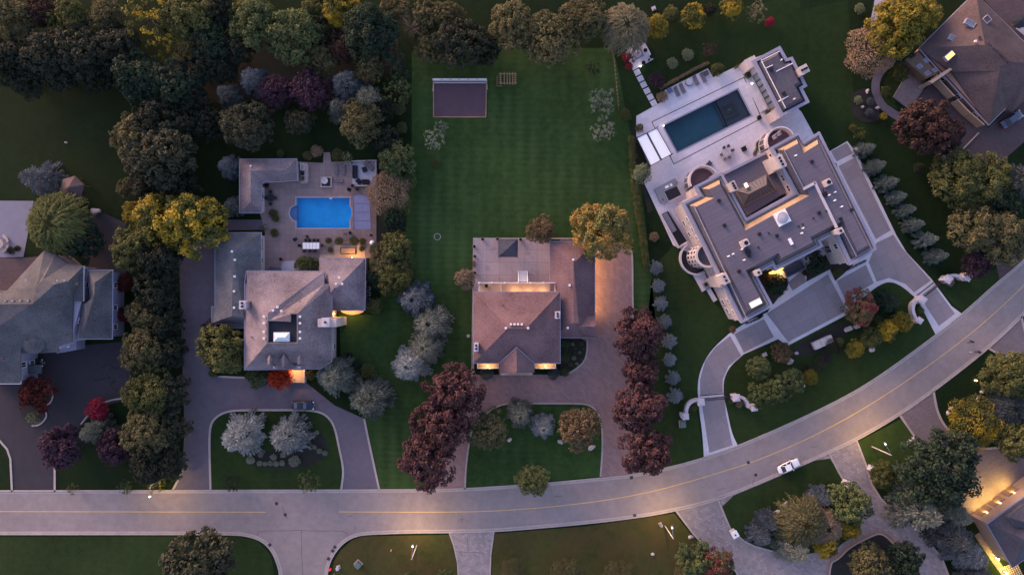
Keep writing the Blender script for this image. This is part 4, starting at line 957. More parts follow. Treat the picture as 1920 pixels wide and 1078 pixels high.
# side facade windows
ei = [k for k in range(len(fm)) if (Vector(fm[k])-Vector(fm[(k+1) % len(fm)])).length > 22]
we = min(range(len(fm)), key=lambda k: (Vector(fm[k])+Vector(fm[(k+1) % len(fm)])).x if (Vector(fm[k])-Vector(fm[(k+1) % len(fm)])).length > 20 else 1e9)
for t in (.12, .21, .285, .58, .72, .83, .925):
    window(mz, fm, we, t, 6.2, .9, 1.2)
for t in (.14, .24, .84, .92): window(mz, fm, we, t, 2.4, 1.0, 1.7)
# reverse direction safety: windows on inner wing wall (right wing's west side) and forecourt wing wall
def edge_near(fp, px, py, z):
    c = Vector(W2(px, py, z)); return min(range(len(fp)), key=lambda k: ((Vector(fp[k])+Vector(fp[(k+1) % len(fp)]))/2-c).length)
e = edge_near(fm, 1467, 318, ZP)
for t in (.14, .62, .86): window(mz, fm, e, t if Vector(fm[e]).y > Vector(fm[(e+1) % len(fm)]).y else 1-t, 6.9, 1.3, 1.3)
e = edge_near(fm, 1580, 468, ZP)
for t in (.45,): window(mz, fm, e, t, 6.3, 1.1, 1.6)
window(mz, fm, e, .5, 2.4, 1.6, 2.6, glass='glass_dark', name='entrance_door')
mz.part('light_shaft', MB().box((0, 0, 0), (.01, .01, .01)), M['stone_white']) if False else None
# lower wing wall blocks on the west side
mz.part('wing_block', MB().prism(poly([(1294,357),(1305,351),(1316,372),(1286,387),(1279,377),(1297,368)], 5), 0, 5), M['stone_cream'])
mz.part('areaway_wall', MB().ribbon(poly([(1237,403),(1271,465),(1288,455)]), .3, 0, .9), M['stone_white'])
mz.part('areaway_floor', MB().sheet(poly([(1240,402),(1252,396),(1288,452),(1273,461)]), .14), M['metal_dark'])  # flat dark sheet stands for shade in the sunken areaway
sl_ = MB()
for k in range(18):
    t = k/17; a = Vector((1241.5, 404)).lerp(Vector((1259, 436)), t); b = a + Vector((9, -4.6)); sl_.ribbon(poly([tuple(a), tuple(b)]), .16, .2, .3)
mz.part('areaway_stair', sl_, M['trim'])
mz.part('areaway_wall', MB().ribbon(poly([(1253,397),(1288,452)]), .15, 0, 1.0), M['trim'])
mz.part('terrace_block', MB().prism(poly([(1299,517),(1318,508),(1333,538),(1316,547)]), 0, .5).prism(poly([(1324,544),(1330,540),(1343,562),(1337,566)]), 0, .8), M['stone_white'])
# portico
pt = mz.part('portico', MB().prism(poly([(1469,505),(1503,486.5),(1513,503),(1476,521)], 4.6), 0, 4.5), M['trim'])
pp = poly([(1469,505),(1503,486.5),(1513,503),(1476,521)], 4.8); mz.part('portico_roof', MB().ring(pp, inset(pp, .35), 4.4, 4.9).sheet(inset(pp, .3), 4.55), M['shingle_navy'], pt)
c = W(1460, 508, 3.2); mz.part('lit_wall_glow', MB().box((c.x, c.y, 1.9), (2.0, .3, 3.6), RZB), M['glass_warm'])  # glowing panel stands in for the lamp-lit wall beside the portico
lamp(mz.root, Vector((c.x-.1, c.y-.5, 2.2))-mz.loc, 110, (1, .55, .15), .2)

# ------------------------------------------------------------------ pool house of the mansion
q5 = Thing('pool_house', W(1460, 150), 'angled stone pool house with parapet roof and glass doors beyond the dark pool', 'outbuilding')
ZQ = 5.0
OQ = [(1411,113.7),(1462.7,86.2),(1476,109.5),(1486,106.5),(1514.4,161.8),(1505.5,166.5),(1518.6,191.9),(1466,219.4)]
oq = ccw(poly(OQ, ZQ)); fq = inset(oq, .3)
q5.part('wall', MB().prism(fq, 0, 4.5), M['stone_cream']); q5.part('parapet', MB().ring(oq, inset(oq, .6), 4.3, ZQ), M['trim'])
j0, j1 = inset(oq, .6), inset(oq, 1.5)
q5.part('roof_gutter', MB().slope(j0, 4.55, inset(oq, .85), 4.55), M['gutter_shade']); q5.part('mansard', MB().slope(inset(oq, .8), 4.55, j1, 5.6), M['mansard'])
rq5 = q5.part('roof', MB().sheet(j1, 5.6), M['mansard'])
for a, b in (((1428,115),(1473,203)), ((1427,114),(1462,96.5)), ((1455.5,134.5),(1486,119.5)), ((1435,129),(1449,122.5)), ((1459,191),(1478,181))): q5.part('ridge_cap', MB().tube([W(*a, 5.65), W(*b, 5.65)], .09), M['trim_white'], rq5)
vent(q5, 1445.5, 132, 5.6, .7, 'metal_dark', rq5, RZB); vent(q5, 1469, 176.5, 5.6, .7, 'metal_dark', rq5, RZB)
pipe(q5, 1463.5, 114, 5.6, rq5, L=.2); pipe(q5, 1487.5, 187, 5.6, rq5, L=.2)
chimney(q5, 1507, 131, 0, 6.8, 1.6, 1.5, 'stone_cream', RZB, 3)
e = edge_near(fq, 1438, 166, ZQ)
for k in range(6):
    window(q5, fq, e, .24+.105*k, 2.5, 1.45, 2.9, frame='metal_dark', glass='glass_sky', name='glass_door', mull=0)
q5.part('raised_step', MB().prism(poly([(1397,157),(1411,150),(1438,205),(1425,212)]), .1, .3), M['terrace'])
for cc, (a, b) in (((1403,123), (0, 0)), ((1453,217), (0, 0))): c = W(*cc, 2); q5.part('end_pier', MB().box((c.x, c.y, 2.1), (2.2, 2.0, 4.2), RZB), M['stone_cream'])
c = W(1410, 157, 3); m = MB(); m.box((c.x, c.y, 3.0), (.25, .25, .25), RZB); wl5 = q5.part('wall_lamp', m, M['bulb_white']); lamp(wl5, Vector((c.x-.4, c.y-.2, 2.8))-q5.loc, 12, (1, .9, .8), .1)

# ------------------------------------------------------------------ pools and pergola
def pool(name, pts, lin, wat, depth, label, floor=None, light=None):
    p = ccw(poly(pts)); c = W(sum(q[0] for q in pts)/len(pts), sum(q[1] for q in pts)/len(pts))
    t = Thing(name, c, label, 'swimming pool')
    ln = MB().slope(p, .09, inset(p, .02), -depth); ln.sheet(inset(p, .02), -depth); t.part('liner', ln, M[lin])
    t.part('water', MB().sheet(inset(p, .01), -.06), M[wat])
    return t
P1 = pool('swimming_pool', POOL1, 'pool_blue', 'water_clear', 1.3, 'bright blue rectangular swimming pool with half-round steps on its left end')
P1.part('coping', MB().ring(inset(ccw(p1), -.3), inset(ccw(p1), -.01), .09, .14), M['patio_stain'])
ps = MB()
for k in range(4):
    rr = 14.0-k*1.0; x0 = 556.4-k*0
    arcp = [(556.2, 385.8+k*1.2)] + [(558-math.cos(R(a))*(14.2-k*3.2), 400-math.sin(R(a))*(13.8-k*1.2)) for a in range(70, -71, -14)] + [(556.2, 413.6-k*1.2)]
    arcp = [(min(556.2, x), y) for x, y in arcp]
    ps.prism(poly(arcp), -1.2, -.95+.24*0 - k*.0 + (.55 if k == 0 else .55-k*.22) if False else -.30-k*.22)
P1.part('step', MB().prism(poly([(556.3,385.9),(550,388),(545.9,392.5),(544.2,399.8),(545.9,406.5),(550,411.5),(556.3,414)]), -1.2, -.25), M['pool_blue_step'])
sp = MB()
for x in (547.5, 550, 552.5, 555): sp.ribbon(poly([(x,389.5-(x-547.5)*.3),(x,410+(x-547.5)*.3)]), .06, -.24, -.2)
P1.part('step_edge', sp, M['fabric_blue'])
c = W(621, 372.5); P1.part('spout', MB().box((c.x, c.y, .25), (.5, .4, .25)), M['stone_white'])
for x in (): lamp(P1.root, Vector((W(x, 372).x, W(0, 423 if x != 605 else 375).y, -.5))-P1.loc, 16, (.6, .85, 1), .12)
P2 = pool('swimming_pool', POOL2, 'pool_teal', 'water_teal', 1.4, 'dark teal angled swimming pool with square spa at one end, by the stone mansion')
o2 = ccw(p2); P2.part('coping', MB().ring(inset(o2, -.28), inset(o2, -.01), .11, .16), M['trim'])
P2.part('shelf', MB().prism(poly([(1345,188),(1382,170),(1406.5,217),(1367,236.5)]), -1.35, -.5), M['pool_floor'])
spq = poly(rq(1368.5, 206.5, 14, 14)); s1 = inset(spq, .5); s2 = inset(s1, .55)
P2.part('spa', MB().ring(spq, s1, -.5, -.3).ring(s1, s2, -.5, -.45), M['tar']); P2.part('spa_floor', MB().prism(inset(s2, .3), -.45, -.15), M['pool_teal']); 
P2.part('step', MB().ribbon(poly([(1346,190),(1366,231)]), .3, -1.3, -.6).ribbon(poly([(1342,192),(1362,233)]), .3, -1.3, -.85), M['pool_floor'])
pg = Thing('pergola', W(1227, 276), 'bright white louvred pergola in two panels at the near end of the dark pool', 'pergola')
PG = [(1193.4,259),(1232,239.5),(1260,289.6),(1219.8,311.9)]
def lerp2(a, b, t): return (a[0]+(b[0]-a[0])*t, a[1]+(b[1]-a[1])*t)
for s0, s1_ in ((0, .49), (.51, 1)):
    A, B = lerp2(PG[0], PG[1], s0), lerp2(PG[0], PG[1], s1_); D, Cc = lerp2(PG[3], PG[2], s0), lerp2(PG[3], PG[2], s1_)
    qd = poly([A, B, Cc, D], 3.0); fr_ = pg.part('frame', MB().ring(qd, inset(qd, .12), 2.75, 3.05), M['metal_dark'])
    lv = MB()
    for k in range(30):
        t = (k+.5)/30; a, b = lerp2(A, D, t), lerp2(B, Cc, t); lv.ribbon(poly([lerp2(a, b, .03), lerp2(a, b, .97)], 3.0), .165, 2.93, 2.98)
    pg.part('louvre', lv, M['louvre_white'], fr_)
for cc in PG: c = W(*cc, 1.5); pg.part('post', MB().tube([(c.x*.998, c.y*.998, 0), (c.x*.998, c.y*.998, 2.8)], .09, 8), M['metal_dark'])
pv = Thing('pavilion', W(679, 398), 'flat grey-blue fabric canopy on posts along the right edge of the blue pool patio', 'canopy')
pq = poly([(661.5,365.3),(693,365.3),(696,431),(663,431)], 2.7); 
pv.part('canopy', MB().prism(pq, 2.55, 2.7, bottom=True), M['fabric_blue'])
sm = MB()
for y in (381.5, 398, 414): sm.ribbon(poly([(662,y),(694.5,y)], 2.7), .05, 2.7, 2.73)
sm.ring(pq, inset(pq, .08), 2.7, 2.76); pv.part('seam', sm, M['fabric_grey'])
for x, y in ((663,367),(691,367),(693,429),(664,429)): c = W(x, y, 1.5); pv.part('post', MB().tube([(c.x, c.y, 0), (c.x, c.y, 2.6)], .07, 8), M['metal_dark'])
# small dark gazebo on the central patio
c = W(952.5, 465.5, 2.4); gz = Thing('gazebo', (c.x, c.y, 0), 'small dark navy square-roofed gazebo on the stained patio behind the red-roofed house', 'gazebo')
gz.part('roof', MB().shell([[(934,448,2.5),(971,448,2.5),(952.5,465.5,3.8)],[(971,448,2.5),(971,482,2.5),(952.5,465.5,3.8)],[(971,482,2.5),(934,482,2.5),(952.5,465.5,3.8)],[(934,482,2.5),(934,448,2.5),(952.5,465.5,3.8)]], .1), M['shingle_navy'])
for x in (935.5, 969.5):
    for y in (449.5, 480.5): w_ = W(x, y, 2); gz.part('post', MB().tube([(w_.x, w_.y, 0), (w_.x, w_.y, 2.45)], .08, 8), M['metal_dark'])
# court rail + timber climbing frame
cf = Thing('court_fence', W(862, 154), 'white timber rail fence along the top of the dark purple sports court', 'fence')
fm_ = MB()
for z in (.5, 1.0): fm_.tube([W(812, 172, z), W(812.5, 152.5, z), W(913, 152.5, z), W(913.5, 168, z)], .05)
for k in range(42): w_ = W(812.5+k*2.45, 152.5, 0); fm_.box((w_.x, w_.y, .5), (.05, .08, 1.0))
fm_.ribbon(poly([(812,152),(913,152)]), .35, 1.02, 1.08); fm_.ribbon(poly([(812,156),(913,156)]), .12, .0, .1); cf.part('rail', fm_, M['trim_white'])
for x in (812, 829, 846, 862, 879, 896, 913): w_ = W(x, 152.5); cf.part('post', MB().box((w_.x, w_.y, .65), (.16, .16, 1.3)), M['trim'])
sw = Thing('climbing_frame', W(951, 149), 'brown timber slatted climbing frame on the lawn right of the sports court', 'play frame')
m = MB()
for x in (939,945.5,951,956,961.5,966): m.tube([W(x, 135.5, 2.2), W(x, 159, 2.2)], .09, 4)
m2 = MB()
for y in (139, 156.5): m2.tube([W(935, y, 2.1), W(969, y, 2.1)], .1, 4)
for y in (142,146,150,153.5): m2.tube([W(935, y, 2.0), W(940, y, 2.0)], .06, 4); m2.tube([W(963, y, 2.0), W(969, y, 2.0)], .06, 4)
for x in (937,967):
    for y in (139,156.5): m2.tube([W(x, y, 0), W(x, y, 2.1)], .09, 6)
sw.part('slat', m, M['wood']); sw.part('frame', m2, M['wood']); sw.part('edging', MB().ribbon(poly([(932,143),(932,162),(942,162)]), .12, 0, .15), M['wood'])

# ------------------------------------------------------------------ gates and piers of the forecourt
def pier(t, px, py, s=1.15, h=2.2, rz=RZB, ball=True):
    c = W(px, py); m = MB(); m.box((c.x, c.y, h/2), (s, s, h), rz); m.box((c.x, c.y, h+.1), (s+.3, s+.3, .2), rz); m.box((c.x, c.y, h+.27), (s*.7, s*.7, .16), rz)
    return t.part('pier', m, M['stone_white'])
def gate_wall(t, pts, h=1.5): return t.part('curved_wall', MB().ribbon(poly(smooth(pts, 3)), .45, 0, h).ribbon(poly(smooth(pts, 3)), .62, h, h+.12), M['stone_white'])
gA = Thing('gate_wing', W(1295, 760), 'white stone gate wall curving left of the lower-left mansion gate', 'gate wall')
pier(gA, 1309, 750.5, rz=R(5)); pier(gA, 1280.5, 777, 1.0, rz=R(5)); gate_wall(gA, [(1305,747),(1294,750),(1286,758),(1284,768),(1282,776)]); gate_wall(gA, [(1275,772),(1277,782),(1285,782)], .8)
gB = Thing('gate_wing', W(1390, 750), 'white stone gate wall curving right of the lower-left mansion gate', 'gate wall')
pier(gB, 1374, 742.5, rz=R(5)); pier(gB, 1407.5, 761, 1.0, rz=R(5)); gate_wall(gB, [(1378,741),(1389,743),(1397,751),(1399,762)])
gC = Thing('gate_wing', W(1715, 580), 'white stone gate wall curving below the upper-right mansion gate', 'gate wall')
pier(gC, 1718, 562, 1.2, rz=R(-35)); pier(gC, 1713, 600, .9, rz=R(-35)); gate_wall(gC, [(1714,562),(1705,569),(1704,584),(1711,599)])
gD = Thing('gate_wing', W(1785, 520), 'white stone gate wall curving above the upper-right mansion gate', 'gate wall')
pier(gD, 1766, 524, 1.2, rz=R(-35)); pier(gD, 1802, 519.5, 1.2, rz=R(-35)); gate_wall(gD, [(1768,520),(1777,516),(1788,517),(1797,524)])
def gate(a, b, label):
    A, B = W(*a), W(*b); t = Thing('gate', (A+B)/2, label, 'gate')
    d = (B-A); L = d.length; d.normalize(); ang = math.atan2(d.y, d.x); n = Vector((-d.y, d.x, 0))
    for k in range(2):
        s0, s1_ = A + d*(L*k/2+.05), A + d*(L*(k+1)/2-.05); m = MB()
        for z in (.25, 1.0, 1.7): m.tube([s0+Vector((0, 0, z)), s1_+Vector((0, 0, z))], .05, 5)
        nn = 12
        for i in range(nn+1): p = s0.lerp(s1_, i/nn); m.tube([(p.x, p.y, .15), (p.x, p.y, 1.75+.2*math.sin(math.pi*i/nn))], .03, 5)
        t.part('leaf', m, M['metal_dark'])
    t.part('threshold', MB().ribbon([(A+n*.55).xy[:], (B+n*.55).xy[:]], .18, .02, .05).ribbon([(A-n*.55).xy[:], (B-n*.55).xy[:]], .12, .02, .05), M['metal_dark'])
gate((1313,746.5), (1369,741.5), 'black iron double gate across the lower-left drive of the mansion')
gate((1722,558), (1761,528), 'black iron double gate across the upper-right drive of the mansion')
for (x, y, r_, lb) in ((1373,996,R(30),'pale stone gate pier at the lower corner of the spruce lawn wedge'), (1583,903,R(-30),'pale stone gate pier at the right corner of the lawn wedge with the big spruces'), (1631,876,R(-25),'pale stone gate pier beside the round yellow-green bush')):
    c = W(x, y); t = Thing('gate_pier', (c.x, c.y, 0), lb, 'gate pier', 'pale piers along the stamped drive')
    m = MB(); m.box((c.x, c.y, .9), (1.1, 1.1, 1.8), r_); t.part('shaft', m, M['stone_white']); m = MB(); m.box((c.x, c.y, 1.9), (1.35, 1.35, .2), r_); cp = t.part('cap', m, M['white'])
    m = MB(); m.lathe((c.x, c.y, 2.0), [(0, 0), (.14, 0), (.16, .3), (.05, .4), (0, .4)], 8); t.part('lantern', m, M['metal_dark'], cp)
# ------------------------------------------------------------------ foliage meshes (unit crown: radius 1, height 1)
def quads_mesh(name, C, N, U, L, Wd, val, zdiv):
    """leaf quads: centre, normal, direction, length, width"""
    n = len(C); U = U - N*np.sum(U*N, 1)[:, None]; U /= np.linalg.norm(U, axis=1)[:, None]+1e-9; V = np.cross(N, U)
    a = C - U*(L*.5)[:, None]; b = C + V*(Wd*.5)[:, None]; c = C + U*(L*.5)[:, None]; d = C - V*(Wd*.5)[:, None]
    vs = np.stack([a, b, c, d], 1).reshape(-1, 3); vs[:, 2] /= zdiv
    me = bpy.data.meshes.new(name); me.vertices.add(4*n); me.vertices.foreach_set('co', vs.ravel().astype(np.float32))
    me.loops.add(4*n); me.loops.foreach_set('vertex_index', np.arange(4*n, dtype=np.int32))
    me.polygons.add(n); me.polygons.foreach_set('loop_start', np.arange(0, 4*n, 4, dtype=np.int32)); me.polygons.foreach_set('loop_total', np.full(n, 4, dtype=np.int32))
    at = me.attributes.new('v', 'FLOAT', 'FACE'); at.data.foreach_set('value', val.astype(np.float32))
    me.update(calc_edges=True); me.materials.append(None); return me
def unit(v): return v/(np.linalg.norm(v, axis=-1, keepdims=True)+1e-9)
def broad(seed, nl=11, ncl=15, per=42, asp=1.5, lr=(.30, .44), cr=(.11, .18), leafs=.06, sparse=0.0, spread=.66, up=.3):
    """crown = lobes (big boughs) > clumps > leaves"""
    r = np.random.RandomState(seed); C=[];N=[];U=[];L=[];Wd=[];val=[]; hz = asp
    lob = [(np.array([0, 0, hz*.70]), lr[1], r.rand())]
    for i in range(nl):
        a = 6.283*(i+r.rand()*.7)/nl; low = r.rand(); rad = spread*(.62+.48*r.rand())
        lob.append((np.array([math.cos(a)*rad, math.sin(a)*rad, hz*(.40+.20*low)]), lr[0]+(lr[1]-lr[0])*r.rand(), r.rand()))
    for i in range(max(3, nl//3)):
        a = 6.283*r.rand(); lob.append((np.array([math.cos(a)*.38, math.sin(a)*.38, hz*(.62+.12*r.rand())]), lr[0]+(lr[1]-lr[0])*r.rand(), r.rand()))
    for (c0, R0, lv) in lob:
        for j in range(ncl):
            if r.rand() < sparse: continue
            d = unit(r.normal(size=3) + np.array([c0[0], c0[1], 0])*.5 + np.array([0, 0, .35]));
            if d[2] < -.3: d[2] *= -1
            cs = cr[0]+(cr[1]-cr[0])*r.rand(); ctr = c0 + d*R0*(.78+.3*r.rand())*np.array([1, 1, .9]); cv = r.rand()
            m = int(per*(cs/cr[1])**1.6)
            q = unit(r.normal(size=(m, 3)) + np.array([0, 0, up]) + d*.6); rr = cs*(.6+.45*r.rand(m))
            C.append(ctr + q*rr[:, None]*np.array([1, 1, .8])); N.append(unit(q + r.normal(size=(m, 3))*.45 + np.array([0, 0, .25])))
            U.append(unit(r.normal(size=(m, 3)) + np.array([0, 0, -.2]))); s = leafs*(.7+.7*r.rand(m)); L.append(s*1.35); Wd.append(s)
            val.append(np.clip(.30*lv + .35*cv + r.rand(m)*.42, 0, 1))
    return quads_mesh('crown', np.concatenate(C), np.concatenate(N), np.concatenate(U), np.concatenate(L), np.concatenate(Wd), np.concatenate(val), hz)
def spruce(seed, asp=2.3, layers=10, tufts=6, blunt=.0):
    r = np.random.RandomState(seed); C=[];N=[];U=[];L=[];Wd=[];val=[]
    for k in range(layers):
        t = (k+.3)/layers; z = .06 + .92*t; rad = (1-t)**.75+.04
        nb = int(6 + 6*(1-t)); a0 = r.rand()*6.28
        for b in range(nb):
            a = a0 + 6.283*b/nb + r.normal()*.16; bl = rad*(.72+.38*r.rand()); bv = r.rand(); zz = z + r.normal()*.012
            dr = np.array([math.cos(a), math.sin(a), 0]); si = np.array([-dr[1], dr[0], 0]); droop = -.12-.22*(1-t)
            ns = max(2, int(tufts*bl*1.15)+1)
            for i in range(ns):
                s = .30 + .70*(i+.6)/ns; tv = r.rand()
                for off in ((-.085, 0, .085) if s > .45 else (0,)):
                    o_ = off*(1.25-s*.6) + r.normal()*.012
                    c0 = dr*(bl*s - abs(off)*.5) + si*o_ + np.array([0, 0, zz*asp + droop*bl*s*s*1.2 + .05*s - abs(off)*.3])
                    m = 4; ang = r.normal(size=m)*.26 + off*6
                    u = dr*np.cos(ang)[:, None] + si*np.sin(ang)[:, None] + np.array([0, 0, 1])*(.12+.16*r.normal(size=m))[:, None]
                    Lx = (.15+.07*r.rand(m))*(.55+.45*bl)
                    C.append(c0 + u*(Lx*.4)[:, None]); U.append(unit(u)); N.append(unit(np.array([0, 0, 1.0]) + r.normal(size=(m, 3))*.38))
                    L.append(Lx); Wd.append((.040+.028*r.rand(m))*(.6+.4*bl)); val.append(np.clip(.15*bv + .40*tv + .15*s + r.rand(m)*.35, 0, 1))
    return quads_mesh('crown', np.concatenate(C), np.concatenate(N), np.concatenate(U), np.concatenate(L), np.concatenate(Wd), np.concatenate(val), asp)
def weeping(seed, asp=1.3, nst=420, curl=.5):
    r = np.random.RandomState(seed); C=[];N=[];U=[];L=[];Wd=[];val=[]
    for k in range(nst):
        a = r.rand()*6.283; dr = np.array([math.cos(a), math.sin(a), 0]); r0 = .08+.62*math.sqrt(r.rand()); z0 = asp*(.98-.32*r0*r0) + r.normal()*.03
        ln = .28+.34*r.rand(); n = 17; v = r.rand(); sw = r.normal()*.25
        for i in range(n):
            t = i/n; rr = r0+ln*t*(1-.25*t); z = z0 - .62*ln*asp*t*t*1.3
            dd = np.array([math.cos(a+sw*t), math.sin(a+sw*t), 0])
            C.append((dd*rr + np.array([0, 0, z]))[None] + r.normal(size=(2, 3))*.016); U.append(unit(dd[None]*np.ones((2, 1)) + np.array([0, 0, -1.1*t]) + r.normal(size=(2, 3))*.45))
            N.append(unit(np.array([[0, 0, 1.0]]) + dd*.3 + r.normal(size=(2, 3))*.4)); L.append(.075+.04*r.rand(2)); Wd.append(.020+.012*r.rand(2)); val.append(np.clip(v*.6+.4*r.rand(2), 0, 1))
    return quads_mesh('crown', np.concatenate(C), np.concatenate(N), np.concatenate(U), np.concatenate(L), np.concatenate(Wd), np.concatenate(val), asp)
def twiggy(seed, asp=1.3, n=5200, leafy=.5):
    r = np.random.RandomState(seed); d = unit(r.normal(size=(n, 3))); d[:, 2] = np.abs(d[:, 2])*1.0-.12; d = unit(d)
    lob = 1 + .07*np.sin(d[:, 0]*9+seed)*np.sin(d[:, 1]*8) ; rad = (1-.32*r.rand(n)**1.6)*lob
    C = d*rad[:, None]*(1+.10*np.sin(d[:,:1]*5+seed)*np.cos(d[:,1:2]*4))*np.array([1, 1, asp*.55]) + np.array([0, 0, asp*.42]); C += r.normal(size=(n, 3))*.02
    U = unit(d + r.normal(size=(n, 3))*.55); N = unit(r.normal(size=(n, 3)) + np.array([0, 0, .5]))
    cl = (np.sin(C[:, 0]*17+seed)*np.sin(C[:, 1]*15)*np.sin(C[:, 2]*13)+1)/2
    return quads_mesh('crown', C, N, U, .06+.05*r.rand(n), .022+.022*r.rand(n), np.clip(.5*cl+.55*r.rand(n), 0, 1), asp)
def bare(seed, asp=1.4):
    r = np.random.RandomState(seed); C=[];N=[];U=[];L=[];Wd=[];val=[]
    for k in range(150):
        a = r.rand()*6.283; el = .2+1.2*r.rand(); d = np.array([math.cos(a)*math.cos(el), math.sin(a)*math.cos(el), math.sin(el)*.9]); p = np.array([0, 0, .45*asp]) + d*.1
        for i in range(16):
            q = d + r.normal(size=3)*.12; q = unit(q); C.append(p[None].copy()); U.append(q[None]); N.append(unit(r.normal(size=(1, 3))+[0, 0, .8])); L.append(np.array([.075])); Wd.append(np.array([.014*(1.3-i/16)])); val.append(r.rand(1)); p = p + q*.055
    return quads_mesh('crown', np.concatenate(C), np.concatenate(N), np.concatenate(U), np.concatenate(L), np.concatenate(Wd), np.concatenate(val), asp)
def trunk_mesh(seed, kind):
    r = random.Random(seed); m = MB()
    if kind == 'spruce': m.tube([(0, 0, 0), (0, 0, .5), (0, 0, .97)], [.035, .022, .004], 8)
    else:
        m.tube([(0, 0, 0), (.01, 0, .12), (0, .01, .34), (0, 0, .6)], [.07, .048, .040, .014], 8)
        for k in range(8):
            a = k*.785+r.uniform(-.3, .3); z = .2+.04*k; l = r.uniform(.45, .75)
            m.tube([(0, 0, z), (math.cos(a)*l*.45, math.sin(a)*l*.45, z+.14), (math.cos(a+.2)*l, math.sin(a+.2)*l, z+.30)], [.026, .016, .005], 5)
    me = bpy.data.meshes.new('trunk'); me.from_pydata(m.v, [], m.f); me.materials.append(M['bark']); return me
CR = {'broad': [broad(s) for s in range(6)],
      'clump': [broad(20+s, nl=10, ncl=12, per=70, cr=(.15, .22), leafs=.055) for s in range(4)],
      'fine': [broad(30+s, nl=12, ncl=26, per=28, cr=(.08, .13), leafs=.045, lr=(.30, .42), spread=.62) for s in range(4)],
      'loose': [broad(40+s, nl=9, ncl=9, per=26, cr=(.08, .15), leafs=.055, sparse=.25, spread=.72) for s in range(3)],
      'ball': [broad(50+s, nl=9, ncl=30, per=30, cr=(.07, .10), leafs=.05, lr=(.44, .5), spread=.5) for s in range(2)],
      'spruce': [spruce(60+s) for s in range(4)],
      'conifer': [spruce(70+s, asp=2.0, layers=12, tufts=7) for s in range(2)],
      'weep': [weeping(80+s) for s in range(2)],
      'twig': [twiggy(90+s) for s in range(2)],
      'bare': [bare(95)]}
TR = {'spruce': trunk_mesh(1, 'spruce'), 'broad': trunk_mesh(2, 'broad')}
HF = {'broad': (1.75, .60), 'clump': (1.7, .60), 'fine': (1.7, .60), 'loose': (1.8, .6), 'ball': (1.35, .5), 'spruce': (2.5, .42), 'conifer': (2.3, .35), 'weep': (1.4, .55), 'twig': (1.25, .4), 'bare': (1.6, .6)}
TN = [0]
def tree(kind, px, py, r, leafm, label, name=None, cat='tree', group=None, hf=None, ry=1.0):
    if cat == 'tree' and kind in ('broad', 'clump', 'fine'): r = r*1.06
    TN[0] += 1; rnd = random.Random(TN[0]*7919)
    f, zc = HF[kind]; f = hf or f
    k = r*S; h = k*f; z = h*zc; k *= (H-z)/H; h = k*f
    c = W(px, py, z); name = name or {'spruce': 'spruce_tree', 'conifer': 'spruce_tree', 'weep': 'willow_tree'}.get(kind, 'tree')
    o = empty(name, (c.x, c.y, 0), label, cat, group, rnd.uniform(0, 6.28)); o.scale = (k, k*ry, h)
    me = rnd.choice(CR[kind]); cr = bpy.data.objects.new('crown' if cat == 'tree' else 'foliage', me); COL.objects.link(cr); cr.parent = o
    cr.material_slots[0].link = 'OBJECT'; cr.material_slots[0].material = M[leafm]
    tr = bpy.data.objects.new('trunk' if cat == 'tree' else 'stem', TR['spruce' if kind in ('spruce', 'conifer') else 'broad']); COL.objects.link(tr); tr.parent = o
    return o
def shrub(kind, px, py, r, leafm, label, group=None, hf=None, name='shrub', cat='shrub'):
    return tree(kind, px, py, r, leafm, label, name, cat, group, hf)
